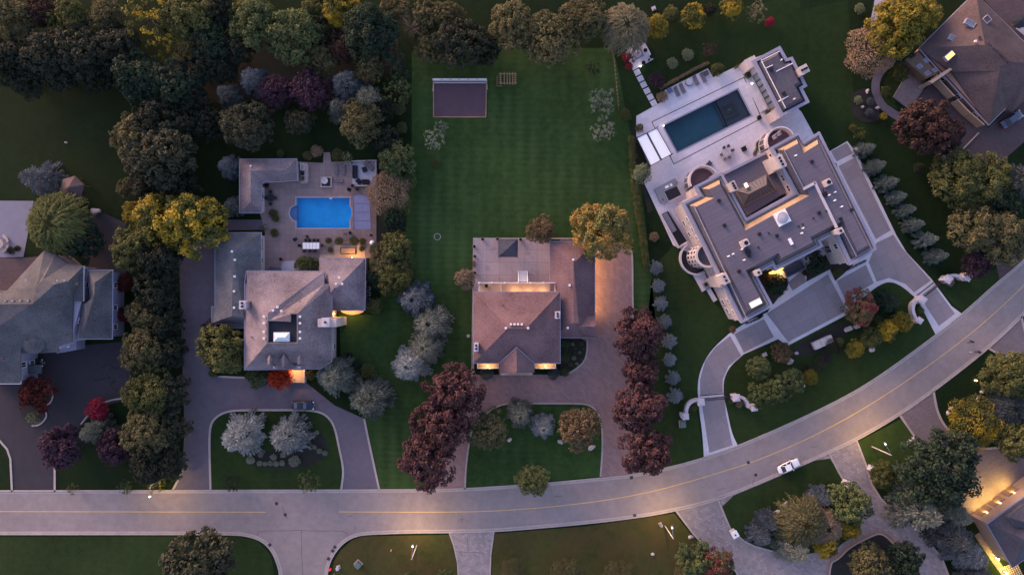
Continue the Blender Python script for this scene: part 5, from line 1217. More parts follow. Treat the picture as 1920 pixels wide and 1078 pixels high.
# ------------------------------------------------------------------ trees: (kind, px, py, radius px, leaves, label)
WOOD = 'trees of the wood along the top left'
T_ = [
('fine',22,30,44,'l_brownolive','brown-olive crown in the extreme top left corner'),
('fine',72,18,36,'l_maroon','rust-brown crown at the top edge beside the corner tree'),
('fine',128,32,40,'l_olive','olive crown at the top edge right of the rust-brown one'),
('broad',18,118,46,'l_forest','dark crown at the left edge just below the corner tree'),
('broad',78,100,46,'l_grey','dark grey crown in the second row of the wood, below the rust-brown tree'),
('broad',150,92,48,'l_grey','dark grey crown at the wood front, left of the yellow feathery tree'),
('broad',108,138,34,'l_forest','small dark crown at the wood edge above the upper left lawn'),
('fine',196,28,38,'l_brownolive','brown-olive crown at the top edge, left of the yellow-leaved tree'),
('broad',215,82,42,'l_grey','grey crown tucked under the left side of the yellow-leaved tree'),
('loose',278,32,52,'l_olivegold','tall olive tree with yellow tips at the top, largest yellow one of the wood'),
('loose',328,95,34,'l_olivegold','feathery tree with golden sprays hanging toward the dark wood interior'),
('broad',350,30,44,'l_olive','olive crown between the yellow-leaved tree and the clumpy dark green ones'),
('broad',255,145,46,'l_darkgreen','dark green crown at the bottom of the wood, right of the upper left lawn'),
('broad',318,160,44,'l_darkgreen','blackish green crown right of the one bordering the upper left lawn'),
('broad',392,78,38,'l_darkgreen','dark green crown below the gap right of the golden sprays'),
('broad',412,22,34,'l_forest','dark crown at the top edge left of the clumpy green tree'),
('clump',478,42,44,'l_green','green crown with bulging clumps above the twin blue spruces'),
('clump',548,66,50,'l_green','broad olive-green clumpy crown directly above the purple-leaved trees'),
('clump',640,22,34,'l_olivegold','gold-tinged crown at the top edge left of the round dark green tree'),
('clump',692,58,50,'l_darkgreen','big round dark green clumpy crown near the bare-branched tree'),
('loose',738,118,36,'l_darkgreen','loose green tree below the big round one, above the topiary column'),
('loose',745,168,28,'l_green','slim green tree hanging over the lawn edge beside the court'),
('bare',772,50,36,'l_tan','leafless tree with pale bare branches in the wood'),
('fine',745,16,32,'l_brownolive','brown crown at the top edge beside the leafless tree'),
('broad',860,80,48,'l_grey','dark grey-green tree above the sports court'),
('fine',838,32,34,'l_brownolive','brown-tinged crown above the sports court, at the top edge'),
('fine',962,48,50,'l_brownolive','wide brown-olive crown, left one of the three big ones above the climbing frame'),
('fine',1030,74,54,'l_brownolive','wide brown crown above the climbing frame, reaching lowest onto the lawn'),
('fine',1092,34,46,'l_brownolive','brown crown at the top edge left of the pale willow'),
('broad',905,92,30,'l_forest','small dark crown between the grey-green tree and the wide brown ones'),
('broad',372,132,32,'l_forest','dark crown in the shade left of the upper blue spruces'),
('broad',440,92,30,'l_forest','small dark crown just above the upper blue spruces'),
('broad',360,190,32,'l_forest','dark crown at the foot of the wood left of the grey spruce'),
('fine',640,92,30,'l_maroon','brownish undergrowth tree between clumpy crowns and silver spruces'),
('spruce',427,178,28,'l_bluegrey','grey-green spruce left of the upper pair of blue spruces'),
('spruce',474,150,32,'l_blue','blue spruce left of the purple-leaved trees'),
('fine',518,172,36,'l_purpledark','very dark purple-leaved tree right of the blue spruce, darker of the pair'),
('fine',584,168,42,'l_purpledark','round dark purple-leaved tree left of the silver spruces'),
('spruce',648,160,38,'l_blue','blue spruce behind the silver spruce, right of the purple-leaved trees'),
('spruce',690,190,38,'l_silvergreen','silver-grey spruce, largest of the trio above the pool house'),
('spruce',636,204,30,'l_silvergreen','pale spruce leaning left of the silver trio'),
('fine',676,228,46,'l_brownolive','rounded olive-brown tree just below the silver spruces'),
('fine',458,236,48,'l_grey','wide dark brown-grey crown above the L-shaped pool house'),
('fine',560,225,30,'l_grey','low dark tree under the purple-leaved ones'),
('broad',250,258,44,'l_brownolive','olive-topped tree at the right edge of the upper left lawn'),
('broad',300,292,62,'l_grey','huge dark grey crown left of the lower blue spruce by the pool house'),
('broad',292,232,44,'l_forest','dark crown behind the huge grey one, above it'),
('broad',335,345,36,'l_forest','dark crown between the huge grey tree and the golden tree'),
('spruce',74,336,38,'l_blue','dark blue spruce on the upper left lawn beside the gazebo'),
('spruce',428,312,26,'l_blue','small blue spruce touching the top left corner of the pool house'),
('spruce',436,386,22,'l_bluegrey','small grey-blue spruce at the lower left of the pool house'),
('weep',112,420,58,'l_willowgreen','willow-like green tree between the pale patio and the dark asphalt'),
('broad',155,452,36,'l_darkgreen','dark green crown right of the willow-like tree, behind the grey house'),
('fine',105,470,18,'l_darkred','small dark red tree behind the grey house'),
('clump',302,410,50,'l_olivegold','golden-green tree at the head of the hedge row, left one of the pair'),
('clump',362,420,56,'l_olivegold','golden-green tree at the head of the purple-grey drive, right one of the pair'),
('fine',252,400,26,'l_gold','small bright yellow crown at the left of the golden-green pair'),
('broad',250,462,42,'l_olive','olive crown below the small yellow one'),
('broad',300,490,42,'l_forest','dark crown shaded under the golden-green trees beside the drive'),
('broad',292,545,40,'l_forest','dark crown in the row by the drive, second below the golden trees'),
('fine',268,590,34,'l_brownolive','olive-brown crown in the row, level with the grey house right wing'),
('broad',312,602,34,'l_forest','dark crown at the drive side, right of the olive-brown one'),
('fine',268,655,44,'l_brownolive','rounded olive-brown crown bulging over the dark asphalt'),
('broad',318,660,32,'l_forest','dark crown beside the drive, right of the rounded olive-brown one'),
('fine',275,738,48,'l_olive','olive crown above the crimson shrub, in the long row by the drive'),
('broad',318,735,34,'l_grey','grey crown at the drive edge right of the crimson shrub'),
('fine',275,808,48,'l_brownolive','brown-olive crown right of the dark purple garden trees'),
('broad',320,800,34,'l_grey','grey crown at the drive edge near the patch of lamp light'),
('fine',280,872,42,'l_forest','dark crown near the road at the end of the long row'),
('broad',318,868,32,'l_grey','last grey crown of the row, right beside the drive mouth'),
('loose',292,908,18,'l_olivegold','thin yellow-leaved sapling under the left street lamp'),
('loose',235,914,14,'l_green','small bright green sapling at the kerb left of the left street lamp'),
('loose',136,916,11,'l_green','smallest green sapling at the kerb near the dark asphalt mouth'),
('broad',50,150,34,'l_forest','black-green crown low in the far left of the wood, above the lawn'),
('broad',180,140,34,'l_forest','black-green crown between the two grey wood-front trees and the dark green pair'),
('broad',405,120,30,'l_forest','black-green crown in the hollow left of the small crown above the blue spruces'),
('broad',600,60,30,'l_forest','dark crown squeezed between the clumpy olive tree and the round dark green one'),
('fine',600,118,34,'l_brownolive','brown undergrowth crown above the round purple-leaved tree'),
('fine',690,126,32,'l_brownolive','brown undergrowth crown above the silver spruces'),
('broad',802,30,30,'l_brownolive','brown crown at the top edge right of the leafless tree'),
('broad',800,92,26,'l_brownolive','low brown crown at the lawn edge right of the leafless tree'),
('broad',715,205,26,'l_forest','dark crown right of the silver spruces'),
('broad',722,260,28,'l_forest','dark crown above the green tree by the outdoor seating area'),
('broad',420,130,26,'l_forest','dark crown right above the grey spruce'),
('broad',395,235,30,'l_forest','dark crown between the huge grey tree and the wide brown-grey crown'),
('broad',340,235,34,'l_forest','dark crown right behind the huge grey tree'),
('broad',270,345,30,'l_grey','grey crown at the foot of the huge grey tree'),
('broad',240,350,20,'l_brownolive','small olive crown left below the huge grey tree'),
('broad',455,20,30,'l_olive','olive crown at the top edge in the wood, left of the clumpy green crown'),
('broad',590,15,26,'l_olive','olive crown at the top edge between the clumpy crowns'),
('broad',415,655,46,'l_olive','round yellow-olive tree at the corner of the mauve-roofed house'),
('fine',395,622,24,'l_purpledark','dark purple tree behind the round yellow-olive one'),
('broad',482,705,22,'l_green','small green tree left of the bright red one'),
('fine',525,709,25,'l_red','bright scarlet tree by the lit front steps'),
('spruce',628,706,44,'l_silvergreen','pale silver spruce right of the lit front steps'),
('spruce',690,748,47,'l_silvergreen','pale silver spruce on the drive bend, lower of the pair'),
('spruce',450,818,46,'l_silver','whitish spruce on the oval island, left one'),
('spruce',538,818,43,'l_silver','whitish spruce on the oval island, right one'),
('loose',577,905,21,'l_green','small green tree at the kerb on the oval island'),
('loose',436,906,18,'l_forest','faint dark sapling at the kerb, lower left of the oval island'),
('broad',742,296,34,'l_green','green tree beside the outdoor seating area, upper right of the pool patio'),
('twig',728,362,40,'l_tan','brown fine-twigged tree overhanging the fabric canopy'),
('fine',738,412,24,'l_darkgreen','dark green crown below the brown fine-twigged tree'),
('clump',742,430,16,'l_darkgreen','compact glossy green crown right of the fabric canopy'),
('broad',742,462,30,'l_olive','yellow-green tree at the lower right of the pool patio'),
('fine',716,492,26,'l_brownolive','brownish tree at the corner of the house east wing'),
('clump',738,522,32,'l_olive','rounded yellow-green tree on the lawn right of the air conditioners'),
('broad',706,520,20,'l_darkgreen','small dark green tree right beside the air conditioners'),
('clump',760,340,18,'l_green','small green tree at the lawn edge right of the brown fine-twigged tree'),
('broad',748,385,20,'l_olive','small olive tree tucked below the brown fine-twigged tree'),
('fine',708,470,18,'l_brownolive','small brownish tree just right of the parasol'),
('broad',755,492,20,'l_green','small green tree at the lawn edge between the two rounded yellow-green ones'),
('spruce',778,562,38,'l_blue','bluish spruce, uppermost of the chain left of the red-roofed house'),
('spruce',808,606,42,'l_silvergreen','silver spruce, right one of the chain left of the red-roofed house'),
('spruce',798,650,38,'l_silvergreen','silver spruce in the middle of the chain on the lawn'),
('spruce',768,684,40,'l_silver','silver spruce, lowest of the chain on the lawn'),
('broad',850,742,53,'l_purple','purple-leaved tree nearest the red-roofed house, left of the front drive'),
('broad',818,800,52,'l_purple','purple-leaved tree in the middle of the left trio'),
('broad',803,862,54,'l_purple','purple-leaved tree nearest the road in the left trio'),
('fine',914,808,41,'l_brownolive','grey-olive rounded tree on the left of the front island'),
('spruce',975,777,30,'l_silvergreen','grey-green spruce on the front island behind the silver one'),
('spruce',1018,800,27,'l_silver','silver-blue spruce in the middle of the front island'),
('fine',1086,802,43,'l_orange','brown-gold rounded tree on the right of the front island'),
('fine',999,902,34,'l_willowgreen','airy yellow-green tree leaning over the road kerb'),
('fine',1014,432,29,'l_orange','round brown tree at the top of the stained patio'),
('clump',1127,430,53,'l_greengold','large round tree turning green to gold behind the garage wing'),
('fine',872,522,20,'l_tan','small brown tree at the left edge of the stained patio'),
('broad',1198,628,48,'l_purple','purple-leaved tree, uppermost of the right row along the paver drive'),
('broad',1202,693,36,'l_purple','purple-leaved tree, second and smallest of the right row'),
('broad',1200,762,48,'l_purple','purple-leaved tree, third of the right row along the paver drive'),
('broad',1210,846,50,'l_purple','purple-leaved tree, lowest of the right row beside the road'),
('loose',1128,192,28,'l_greygreen','airy grey-green tree, upper one on the right of the big lawn'),
('loose',1132,244,23,'l_greygreen','airy grey-green tree, lower one on the right of the big lawn'),
('loose',1112,130,15,'l_forest','thin dark sapling at the top right of the big lawn'),
('loose',812,262,20,'l_greygreen','airy grey sapling below the court, larger left one'),
('loose',828,240,14,'l_greygreen','airy grey sapling close under the court, smaller right one'),
('twig',816,308,8,'l_olive','tiny bush alone on the lawn below the airy saplings'),
('weep',1172,54,46,'l_willow','pale weeping willow beside the fire pit patio'),
('fine',1232,50,23,'l_gold','yellow tree right of the willow'),
('fine',1258,26,16,'l_olive','small olive tree at the top right of the yellow one'),
('fine',1300,32,24,'l_olivegold','yellow-green tree in the middle of the top garden'),
('fine',1372,12,24,'l_olivegold','yellow-green tree at the top edge above the pool house'),
('loose',1418,22,20,'l_willow','pale airy tree right of the yellow-green ones at the top'),
('fine',1444,42,10,'l_crimson','small crimson tree on the lawn above the pool house'),
('fine',1330,18,14,'l_forest','dark small tree at the top edge between the yellow-green ones'),
('clump',1685,48,52,'l_gold','big gold and green tree left of the brown-roofed house'),
('clump',1725,22,36,'l_olivegold','olive-gold crown at the top edge touching the brown-roofed house'),
('twig',1630,98,46,'l_tan','rounded leafless brown tree left of the big gold tree'),
('broad',1690,90,26,'l_darkgreen','dark green crown below the big gold tree'),
('broad',1742,238,54,'l_maroon','maroon-brown tree over the brown driveway'),
('broad',1775,252,34,'l_maroon','smaller maroon crown right of the large maroon tree'),
('clump',1795,330,46,'l_olive','green clumpy tree below the brown driveway, left of the pair'),
('clump',1852,338,44,'l_olive','green clumpy tree below the brown driveway, right of the pair'),
('clump',1812,365,34,'l_olive','green crown between the upper pair and the roofed gap'),
('clump',1828,425,44,'l_brownolive','olive tree above the dark purple shrub by the road'),
('clump',1880,445,46,'l_brownolive','olive tree nearest the road on the right side'),
('clump',1875,385,38,'l_darkgreen','dark green crown between the grey spruce and olive trees'),
('spruce',1910,340,44,'l_bluegrey','grey spruce at the right edge level with the clumpy trees'),
('fine',1835,490,30,'l_purpledark','dark purple tree next to the brown drive mouth'),
('clump',1612,576,31,'l_redorange','tree turning red on its right side, on the inner side of the forecourt'),
('conifer',1664,566,26,'l_darkgreen','dark green conifer next to the tree turning red'),
('fine',1467,661,22,'l_orange','orange-brown tree at the left end of the forecourt garden'),
('clump',1424,690,21,'l_green','round green tree alone left of the garden row'),
('broad',1426,742,24,'l_green','green tree, first of the curved garden row from the left'),
('broad',1461,731,25,'l_green','green tree, second of the curved garden row'),
('broad',1489,715,22,'l_green','green tree, third of the curved garden row'),
('fine',1519,707,16,'l_gold','golden tree, fourth of the curved garden row'),
('fine',1604,655,18,'l_gold','golden tree left of the white boulder'),
('fine',1634,634,20,'l_olive','olive tree above the white boulder'),
('fine',1663,621,22,'l_olivegold','yellow-olive tree, second from the upper-right gate'),
('fine',1692,603,22,'l_gold','golden tree nearest the upper-right gate'),
('broad',1530,494,22,'l_darkgreen','dark evergreen right of the front portico'),
('broad',1457,536,20,'l_darkgreen','dark evergreen left of the front portico'),
('broad',375,1052,62,'l_grey','wide dark tree at the bottom left of the side road'),
('conifer',1440,977,25,'l_blue','blue spruce at the left end of the lawn wedge, upper one'),
('conifer',1426,1003,26,'l_blue','blue spruce at the left end of the lawn wedge, lower one'),
('conifer',1538,932,24,'l_blue','blue spruce by the boulder at the top of the lawn wedge'),
('weep',1500,975,48,'l_brownolive','sprawling grey-brown weeping tree at the heart of the wedge planting'),
('weep',1545,985,36,'l_tan','fawn drooping tree right of the sprawling grey-brown one'),
('spruce',1490,1030,36,'l_silvergreen','pale spruce at the bottom of the wedge planting by the stamped drive'),
('broad',1592,944,40,'l_green','green tree at the right corner of the wedge planting'),
('fine',1590,986,28,'l_gold','golden tree at the right of the wedge planting'),
('fine',1552,1022,28,'l_olivegold','olive-gold tree at the bottom right of the wedge planting'),
('broad',1302,1048,32,'l_green','green tree left of the stamped drive near the bottom edge'),
('fine',1345,1058,34,'l_redorange','orange-tinged tree left of the stamped drive at the bottom edge'),
('clump',1656,890,24,'l_olive','round yellow-green tree beside the right gate pier'),
('clump',1770,880,72,'l_darkgreen','very large round dark green tree between the two right-hand drives'),
('spruce',1722,958,48,'l_silvergreen','large silver spruce below the very large round tree'),
('spruce',1788,962,36,'l_silvergreen','grey-green spruce touching the navy roof corner'),
('spruce',1780,1005,40,'l_bluegrey','blue-grey spruce above the dark blue ones at the lower right'),
('spruce',1812,1035,42,'l_blue','dark blue spruce left of the golden path'),
('spruce',1835,1085,36,'l_blue','dark blue spruce at the bottom edge near the glowing paving'),
('fine',1632,1062,42,'l_brownolive','brown tree on the bottom planting bed'),
('broad',1698,1052,36,'l_darkgreen','dark green tree at the right of the bottom planting bed'),
('twig',1825,788,50,'l_olivegold','wide olive-brown dome-shaped tree inside the curved kerb'),
('weep',1886,762,42,'l_bluegrey','grey-blue drooping conifer right of the olive-brown dome'),
('clump',1895,706,46,'l_olive','green tree at the right edge above the grey-blue conifer'),
('clump',1908,818,40,'l_olive','olive tree at the right edge below the grey-blue conifer'),
('broad',112,840,42,'l_purpledark','dark purple tree on the island by the cracked asphalt, left one'),
('conifer',180,808,32,'l_silvergreen','grey-green spruce between the two dark purple trees'),
('broad',218,838,32,'l_purpledark','dark purple tree on the island by the cracked asphalt, right one'),
('broad',68,738,32,'l_darkred','dark red tree on the round bed by the grey house'),
('fine',232,532,18,'l_darkred','small dark red tree beside the grey house right wing, upper one'),
('fine',230,590,16,'l_darkred','small dark red tree beside the grey house right wing, lower one'),
]
for t in T_:
    tree(t[0], t[1], t[2], t[3], t[4], t[5], group=(WOOD if t[2] < 200 and t[1] < 1110 else None))
# shrubs
S_ = [
('fine',182,768,24,'l_crimson','crimson shrub on the island beside the cracked asphalt'),
('loose',62,784,13,'l_palegreen','pale green plant at the tip of the round bed'),
('ball',690,697,17,'l_olive','dark green dome-shaped shrub between the silver spruces'),
('ball',655,668,9,'l_darkgreen','low dark shrub against the east wall of the mauve-roofed house'),
('fine',668,685,12,'l_darkgreen','dark leafy shrub behind the upper pale silver spruce'),
('fine',398,700,9,'l_green','low green shrub below the round yellow-olive tree'),
('ball',583,703,10,'l_olive','small shrub right of the lit steps'),
('ball',526,288,8,'l_green','single round green shrub behind the L-shaped pool house'),
('ball',757,188,10,'l_green','clipped green topiary, uppermost beside the big lawn'),
('ball',749,205,13,'l_green','clipped green topiary, largest in the middle beside the big lawn'),
('ball',754,240,12,'l_green','clipped green topiary, lowest beside the big lawn'),
('fine',594,284,12,'l_tan','brownish shrub left of the garden path at the patio top'),
('fine',577,292,10,'l_brownolive','shrub behind the bar counter'),
('fine',632,290,13,'l_olive','shrub right of the garden path at the patio top'),
('loose',650,294,11,'l_palegreen','pale shrub near the seating area wall'),
('clump',567,494,15,'l_green','leafy green shrub by the house, left half of the pair'),
('clump',584,496,15,'l_green','leafy green shrub by the house, right half of the pair'),
('ball',513,400,9,'l_olive','clipped ball beside the patio step, upper of the upper pair'),
('ball',517,410,8,'l_olive','clipped ball beside the patio step, lower of the upper pair'),
('ball',515,437,9,'l_olive','clipped ball alone below the garden walk entrance'),
('ball',499,347,7,'l_maroon','dark pot shrub in the inner corner of the pool house'),
('ball',616,451,6.5,'l_olive','clipped ball at the top left of the lit hot tub'),
('ball',636,452,9,'l_olive','clipped ball left of the lounger above the hot tub'),
('ball',619.5,468,6,'l_olive','clipped ball at the lower left of the hot tub'),
('ball',664,452,10,'l_olive','clipped ball right of the lounger above the hot tub'),
('ball',680,453,7,'l_olive','clipped ball at the top right of the hot tub'),
('ball',678.5,466.6,6,'l_olive','clipped ball at the lower right of the hot tub'),
('loose',494,428,8,'l_brownolive','thin shrub at the garden walk by the patio'),
('fine',703,574,16,'l_olive','low yellow-green shrub on the lawn below the east wing'),
('ball',913,700,14,'l_bluegrey','dark blue-green shrub left of the front gable porch'),
('ball',1038,700,13,'l_bluegrey','dark blue-green shrub right of the front gable porch'),
('ball',1059,644,9,'l_green','green shrub at the top of the bed beside the red-roofed house'),
('ball',1058,658,8,'l_green','green shrub, second down the bed along the wall'),
('ball',1059,671,10,'l_green','green shrub, third down the bed along the wall'),
('ball',1059,698,9,'l_green','round bright green shrub at the bottom of the bed'),
('ball',1289,103,12.5,'l_palegreen','pale green clipped dome on the garden lawn, right one'),
('ball',1260.5,119.5,11.8,'l_palegreen','pale green clipped dome on the garden lawn, left one'),
('loose',1331,93,15,'l_purple','purplish airy shrub right of the clipped domes'),
('fine',1232,150,17,'l_purpledark','dark purple shrub beside the stepping slabs'),
('ball',1241,182,12,'l_tan','tan flowering shrub at the end of the stepping slabs'),
('fine',1346,130,14,'l_olive','yellow-green shrub behind the sun loungers'),
('fine',1175,108,9,'l_crimson','crimson shrub at the left edge of the fire pit patio, upper half'),
('fine',1180,124,8,'l_crimson','crimson shrub at the left edge of the fire pit patio, lower half'),
('ball',1402,142,7,'l_olive','small shrub in the bed before the pool house, upper end'),
('ball',1440,212,7,'l_olive','small shrub in the bed before the pool house, lower end'),
('fine',1172,216,13,'l_olive','olive shrub at the corner of the white terrace'),
('fine',1199,240,9,'l_olive','small olive shrub above the white pergola'),
('twig',1190,293,6,'l_gold','small golden shrub left of the white pergola'),
('fine',1204,325,20,'l_palegreen','pale leafy shrub below the white pergola'),
('ball',1612,17,11,'l_palegreen','round yellow-green bush at the top of the mansion side lawn'),
('twig',1226,444,9,'l_tan','small dry brown bush on the side lawn of the mansion'),
('loose',1612,252,12,'l_olive','leafy shrub at the head of the spruce row'),
('fine',1600,240,9,'l_olive','small shrub above the head of the spruce row'),
('ball',1609,188,9,'l_palegreen','rounded shrub in the rock bed, upper left'),
('ball',1632,191,8,'l_blue','bluish shrub in the rock bed, right'),
('ball',1630,212,9,'l_blue','bluish shrub in the rock bed, lowest'),
('fine',1657,218,8,'l_olivegold','yellowish shrub beside the curved garden path'),
('broad',1690,140,14,'l_olive','leafy shrub inside the curved garden path, upper'),
('broad',1662,172,11,'l_olive','leafy shrub inside the curved garden path, lower'),
('fine',1372,752,6,'l_brownolive','low plant inside the right curved gate wall'),
('fine',1387,756,9,'l_tan','tan shrub inside the right curved gate wall'),
('fine',1300,763,9,'l_olive','olive shrub inside the left curved gate wall'),
('fine',1726,582,8,'l_olive','olive shrub inside the lower curved wall of the upper gate'),
('fine',1781,528,10,'l_tan','tan shrub inside the upper curved wall of the upper gate'),
('fine',1374,618,8,'l_orange','orange shrub at the mansion corner by the forecourt'),
('fine',1425,592,6,'l_maroon','reddish shrub along the forecourt edge of the mansion'),
('ball',1570,511,10,'l_olive','low green shrub between forecourt panels and mansion wing'),
('fine',1511,511,8,'l_maroon','reddish shrub right of the portico paving'),
('fine',1440,520,9,'l_maroon','dark shrub in the corner left of the portico'),
('fine',1575,640,9,'l_willowgreen','low yellowish plant at the right end of the stone slab'),
('fine',1512,690,9,'l_grey','low dark plant above the fourth tree of the curved garden row'),
('fine',1550,670,9,'l_purpledark','low dark plant strip below the stone slab'),
('fine',1576,655,8,'l_grey','low grey plant between the stone slab and the first golden tree'),
('fine',1648,600,9,'l_green','low green plant behind the yellow-olive garden tree'),
('fine',1672,585,8,'l_darkgreen','low dark plant below the dark green conifer'),
('fine',1450,650,8,'l_olive','low olive plant at the left end of the forecourt garden'),
('fine',1620,610,8,'l_darkgreen','low dark plant between boulder and tree turning red'),
('twig',1560,648,14,'l_grey','grey-brown ground shrub around the stone slab'),
('twig',1537,680,13,'l_grey','grey ground shrub below the stone slab'),
('twig',1290,1078,26,'l_brownolive','low brown shrub at the bottom edge left of the stamped drive'),
('twig',1060,1076,30,'l_brownolive','low brown shrub at the bottom edge in the brown lawn, middle one'),
('twig',960,1066,20,'l_brownolive','low brown shrub right of the small crazed drive'),
('twig',1160,1080,30,'l_brownolive','low brown shrub at the bottom edge in the brown lawn, right one'),
('clump',838,1084,16,'l_green','green shrub cut by the bottom edge left of the crazed drive'),
('clump',768,1084,12,'l_green','green shrub cut by the bottom edge below the middle street lamp'),
('ball',22,470,9,'l_forest','low clipped shrub left half of the strip below the pale patio'),
('ball',34,466,7,'l_forest','low clipped shrub at the right end of the strip below the pale patio'),
('ball',1722,316,12,'l_grey','small pale spruce-shaped bush alone right of the spruce row'),
]
for t in S_: shrub(*t)
# low clipped shrubs on the oval island
for i, (x, y, r, lb) in enumerate([(489,852,6,'pale low shrub left of the island group, upper'),(494,846,4,'smallest pale shrub between the two whitish spruces'),(513,857,7,'pale low shrub below the gap of the whitish spruces'),(531,853,6,'pale low shrub under the right whitish spruce'),(470,862,9,'grey low shrub under the left whitish spruce'),(552,864,12,'pale wedge of low shrub at the right of the island group'),(487,868,6,'first shrub of the low pale strip'),(497,869,5,'second shrub of the low pale strip'),(507,868,6,'third shrub of the low pale strip'),(518,869,6,'fourth shrub of the low pale strip'),(529,868,6,'last shrub of the low pale strip'),(594,811,5,'pale shrub alone at the upper right of the island'),(590,838,5,'curved trio of pale shrubs, left one'),(599,845,6,'curved trio of pale shrubs, middle one'),(609,849,6,'curved trio of pale shrubs, right one')]):
    shrub('ball', x, y, r, 'l_greygreen', lb, 'low pale shrubs on the oval island', hf=1.0)
# bed shrubs beside the red-roofed house
ords = ['first', 'second', 'third', 'fourth', 'fifth', 'sixth', 'seventh', 'eighth', 'ninth', 'tenth', 'eleventh', 'twelfth']
for i, (x, y, r) in enumerate([(1074,645,4.5),(1078,652,5),(1090,644,5),(1087,661,3.5),(1068,663,3.5),(1077,662,4),(1076,671,5),(1091,673,4.5),(1070,683,5),(1082,682,4),(1076,689,3.5),(1094,654,3)]):
    shrub('ball', x, y, r, 'l_green' if i % 3 else 'l_palegreen', ords[i]+' small clipped shrub from the top in the dark mulch bed by the red-roofed house', 'small shrubs in the mulch bed', hf=1.2)
# spruce rows
for i, (x, y) in enumerate([(1230,502.5),(1235.5,535.5),(1241,569.5),(1247,603.5),(1256,639),(1256.5,674.5),(1262.5,709.5),(1266.5,743.5)]):
    tree('conifer', x, y, (15,14.2,14.8,15.6,16,14,15.2,16.2)[i], 'l_silver', ords[i]+' round silver spruce from the top in the row between purple trees and mansion lawn', group='silver spruces along the mansion side lawn', hf=1.7)
for i, (x, y) in enumerate([(1623,280),(1641,312),(1664,343),(1681,369.5),(1698,394),(1712,421.5),(1736,449.5),(1755,479.5)]):
    tree('conifer', x, y, (16.5,17.5,18,16,16,17.5,18.5,18)[i], 'l_cone', ords[i]+' cone-shaped silver spruce from the top in the row right of the mansion forecourt', group='silver spruces along the forecourt', hf=3.4)
# cedar hedge on the plot line (one clipped hedge)
def hedge(pts, step, r, leafm, name, label, hf=1.6):
    o = empty(name, W(*pts[0]), label, 'hedge'); V = []; src = CR['fine'][0]
    P = []
    for i in range(len(pts)-1):
        a, b = Vector(pts[i]), Vector(pts[i+1]); n = max(1, int((b-a).length/step)); P += [a.lerp(b, k/n) for k in range(n)]
    n0 = len(src.polygons)*4; co_ = np.empty(len(src.vertices)*3, np.float32); src.vertices.foreach_get('co', co_); co_ = co_.reshape(-1, 4, 3)
    vv = np.empty(len(src.polygons), np.float32); src.attributes['v'].data.foreach_get('value', vv); rnd = np.random.RandomState(5); allv = []; alla = []
    base_ = np.array(W(*pts[0]))
    for p in P:
        sel = rnd.choice(len(co_), 900, replace=False); k = r*S*rnd.uniform(.8, 1.15); a = rnd.rand()*6.28; q = co_[sel].copy(); cen = q.mean(1, keepdims=True); q = cen + (q-cen)*2.0
        x = q[..., 0]*math.cos(a)-q[..., 1]*math.sin(a); y = q[..., 0]*math.sin(a)+q[..., 1]*math.cos(a); w = W(p.x+rnd.normal()*.6, p.y, 0)
        allv.append(np.stack([x*k+w.x-base_[0], y*k+w.y-base_[1], q[..., 2]*k*hf], -1)); alla.append(vv[sel])
    A = np.concatenate(allv).reshape(-1, 3); n = len(A)//4; me = bpy.data.meshes.new('foliage'); me.vertices.add(4*n); me.vertices.foreach_set('co', A.ravel().astype(np.float32))
    me.loops.add(4*n); me.loops.foreach_set('vertex_index', np.arange(4*n, dtype=np.int32)); me.polygons.add(n)
    me.polygons.foreach_set('loop_start', np.arange(0, 4*n, 4, dtype=np.int32)); me.polygons.foreach_set('loop_total', np.full(n, 4, dtype=np.int32))
    at = me.attributes.new('v', 'FLOAT', 'FACE'); at.data.foreach_set('value', np.concatenate(alla)); me.update(calc_edges=True); me.materials.append(M[leafm])
    f = bpy.data.objects.new('foliage', me); COL.objects.link(f); f.parent = o
hedge([(1183,262),(1186,320),(1193,380),(1203,440),(1213,510)], 3.8, 7.5, 'l_willowgreen', 'hedge', 'long thin hedge of small cedars between the big lawn and the mansion plot')
hedge([(1222,395),(1215,340)][0:0] or [(1240,166),(1268,150),(1300,132),(1330,118)], 3.5, 4.0, 'l_tan', 'grass_hedge', 'feathery pinkish ornamental grass strip behind the sun loungers')
hedge([(1378,128),(1398,116),(1410,106)], 4, 3.5, 'l_olive', 'hedge', 'low dark hedge strip at the top side of the angled pool house')
hedge([(1198,268),(1203,290),(1210,312)], 4, 5.0, 'l_forest', 'hedge', 'dark planting strip left of the white pergola', 1.2)
hedge([(1290,357),(1282,372)][0:0] or [(1285,352),(1295,338),(1312,320)], 3.5, 3.5, 'l_olivegold', 'hedge', 'low yellowish planting strip around the left round balcony', 1.0)
hedge([(1415,290),(1420,270),(1440,254)], 3.5, 4, 'l_olive', 'hedge', 'low planting strip around the right round balcony', 1.0)
hedge([(1590,505),(1610,495),(1626,487)], 3.5, 2.5, 'l_forest', 'hedge', 'narrow dark hedge at the foot of the mansion right wing', 1.2)
hedge([(1400,606),(1420,598),(1432,590)], 3.5, 2.5, 'l_forest', 'hedge', 'narrow dark hedge at the foot of the mansion left wing', 1.2)
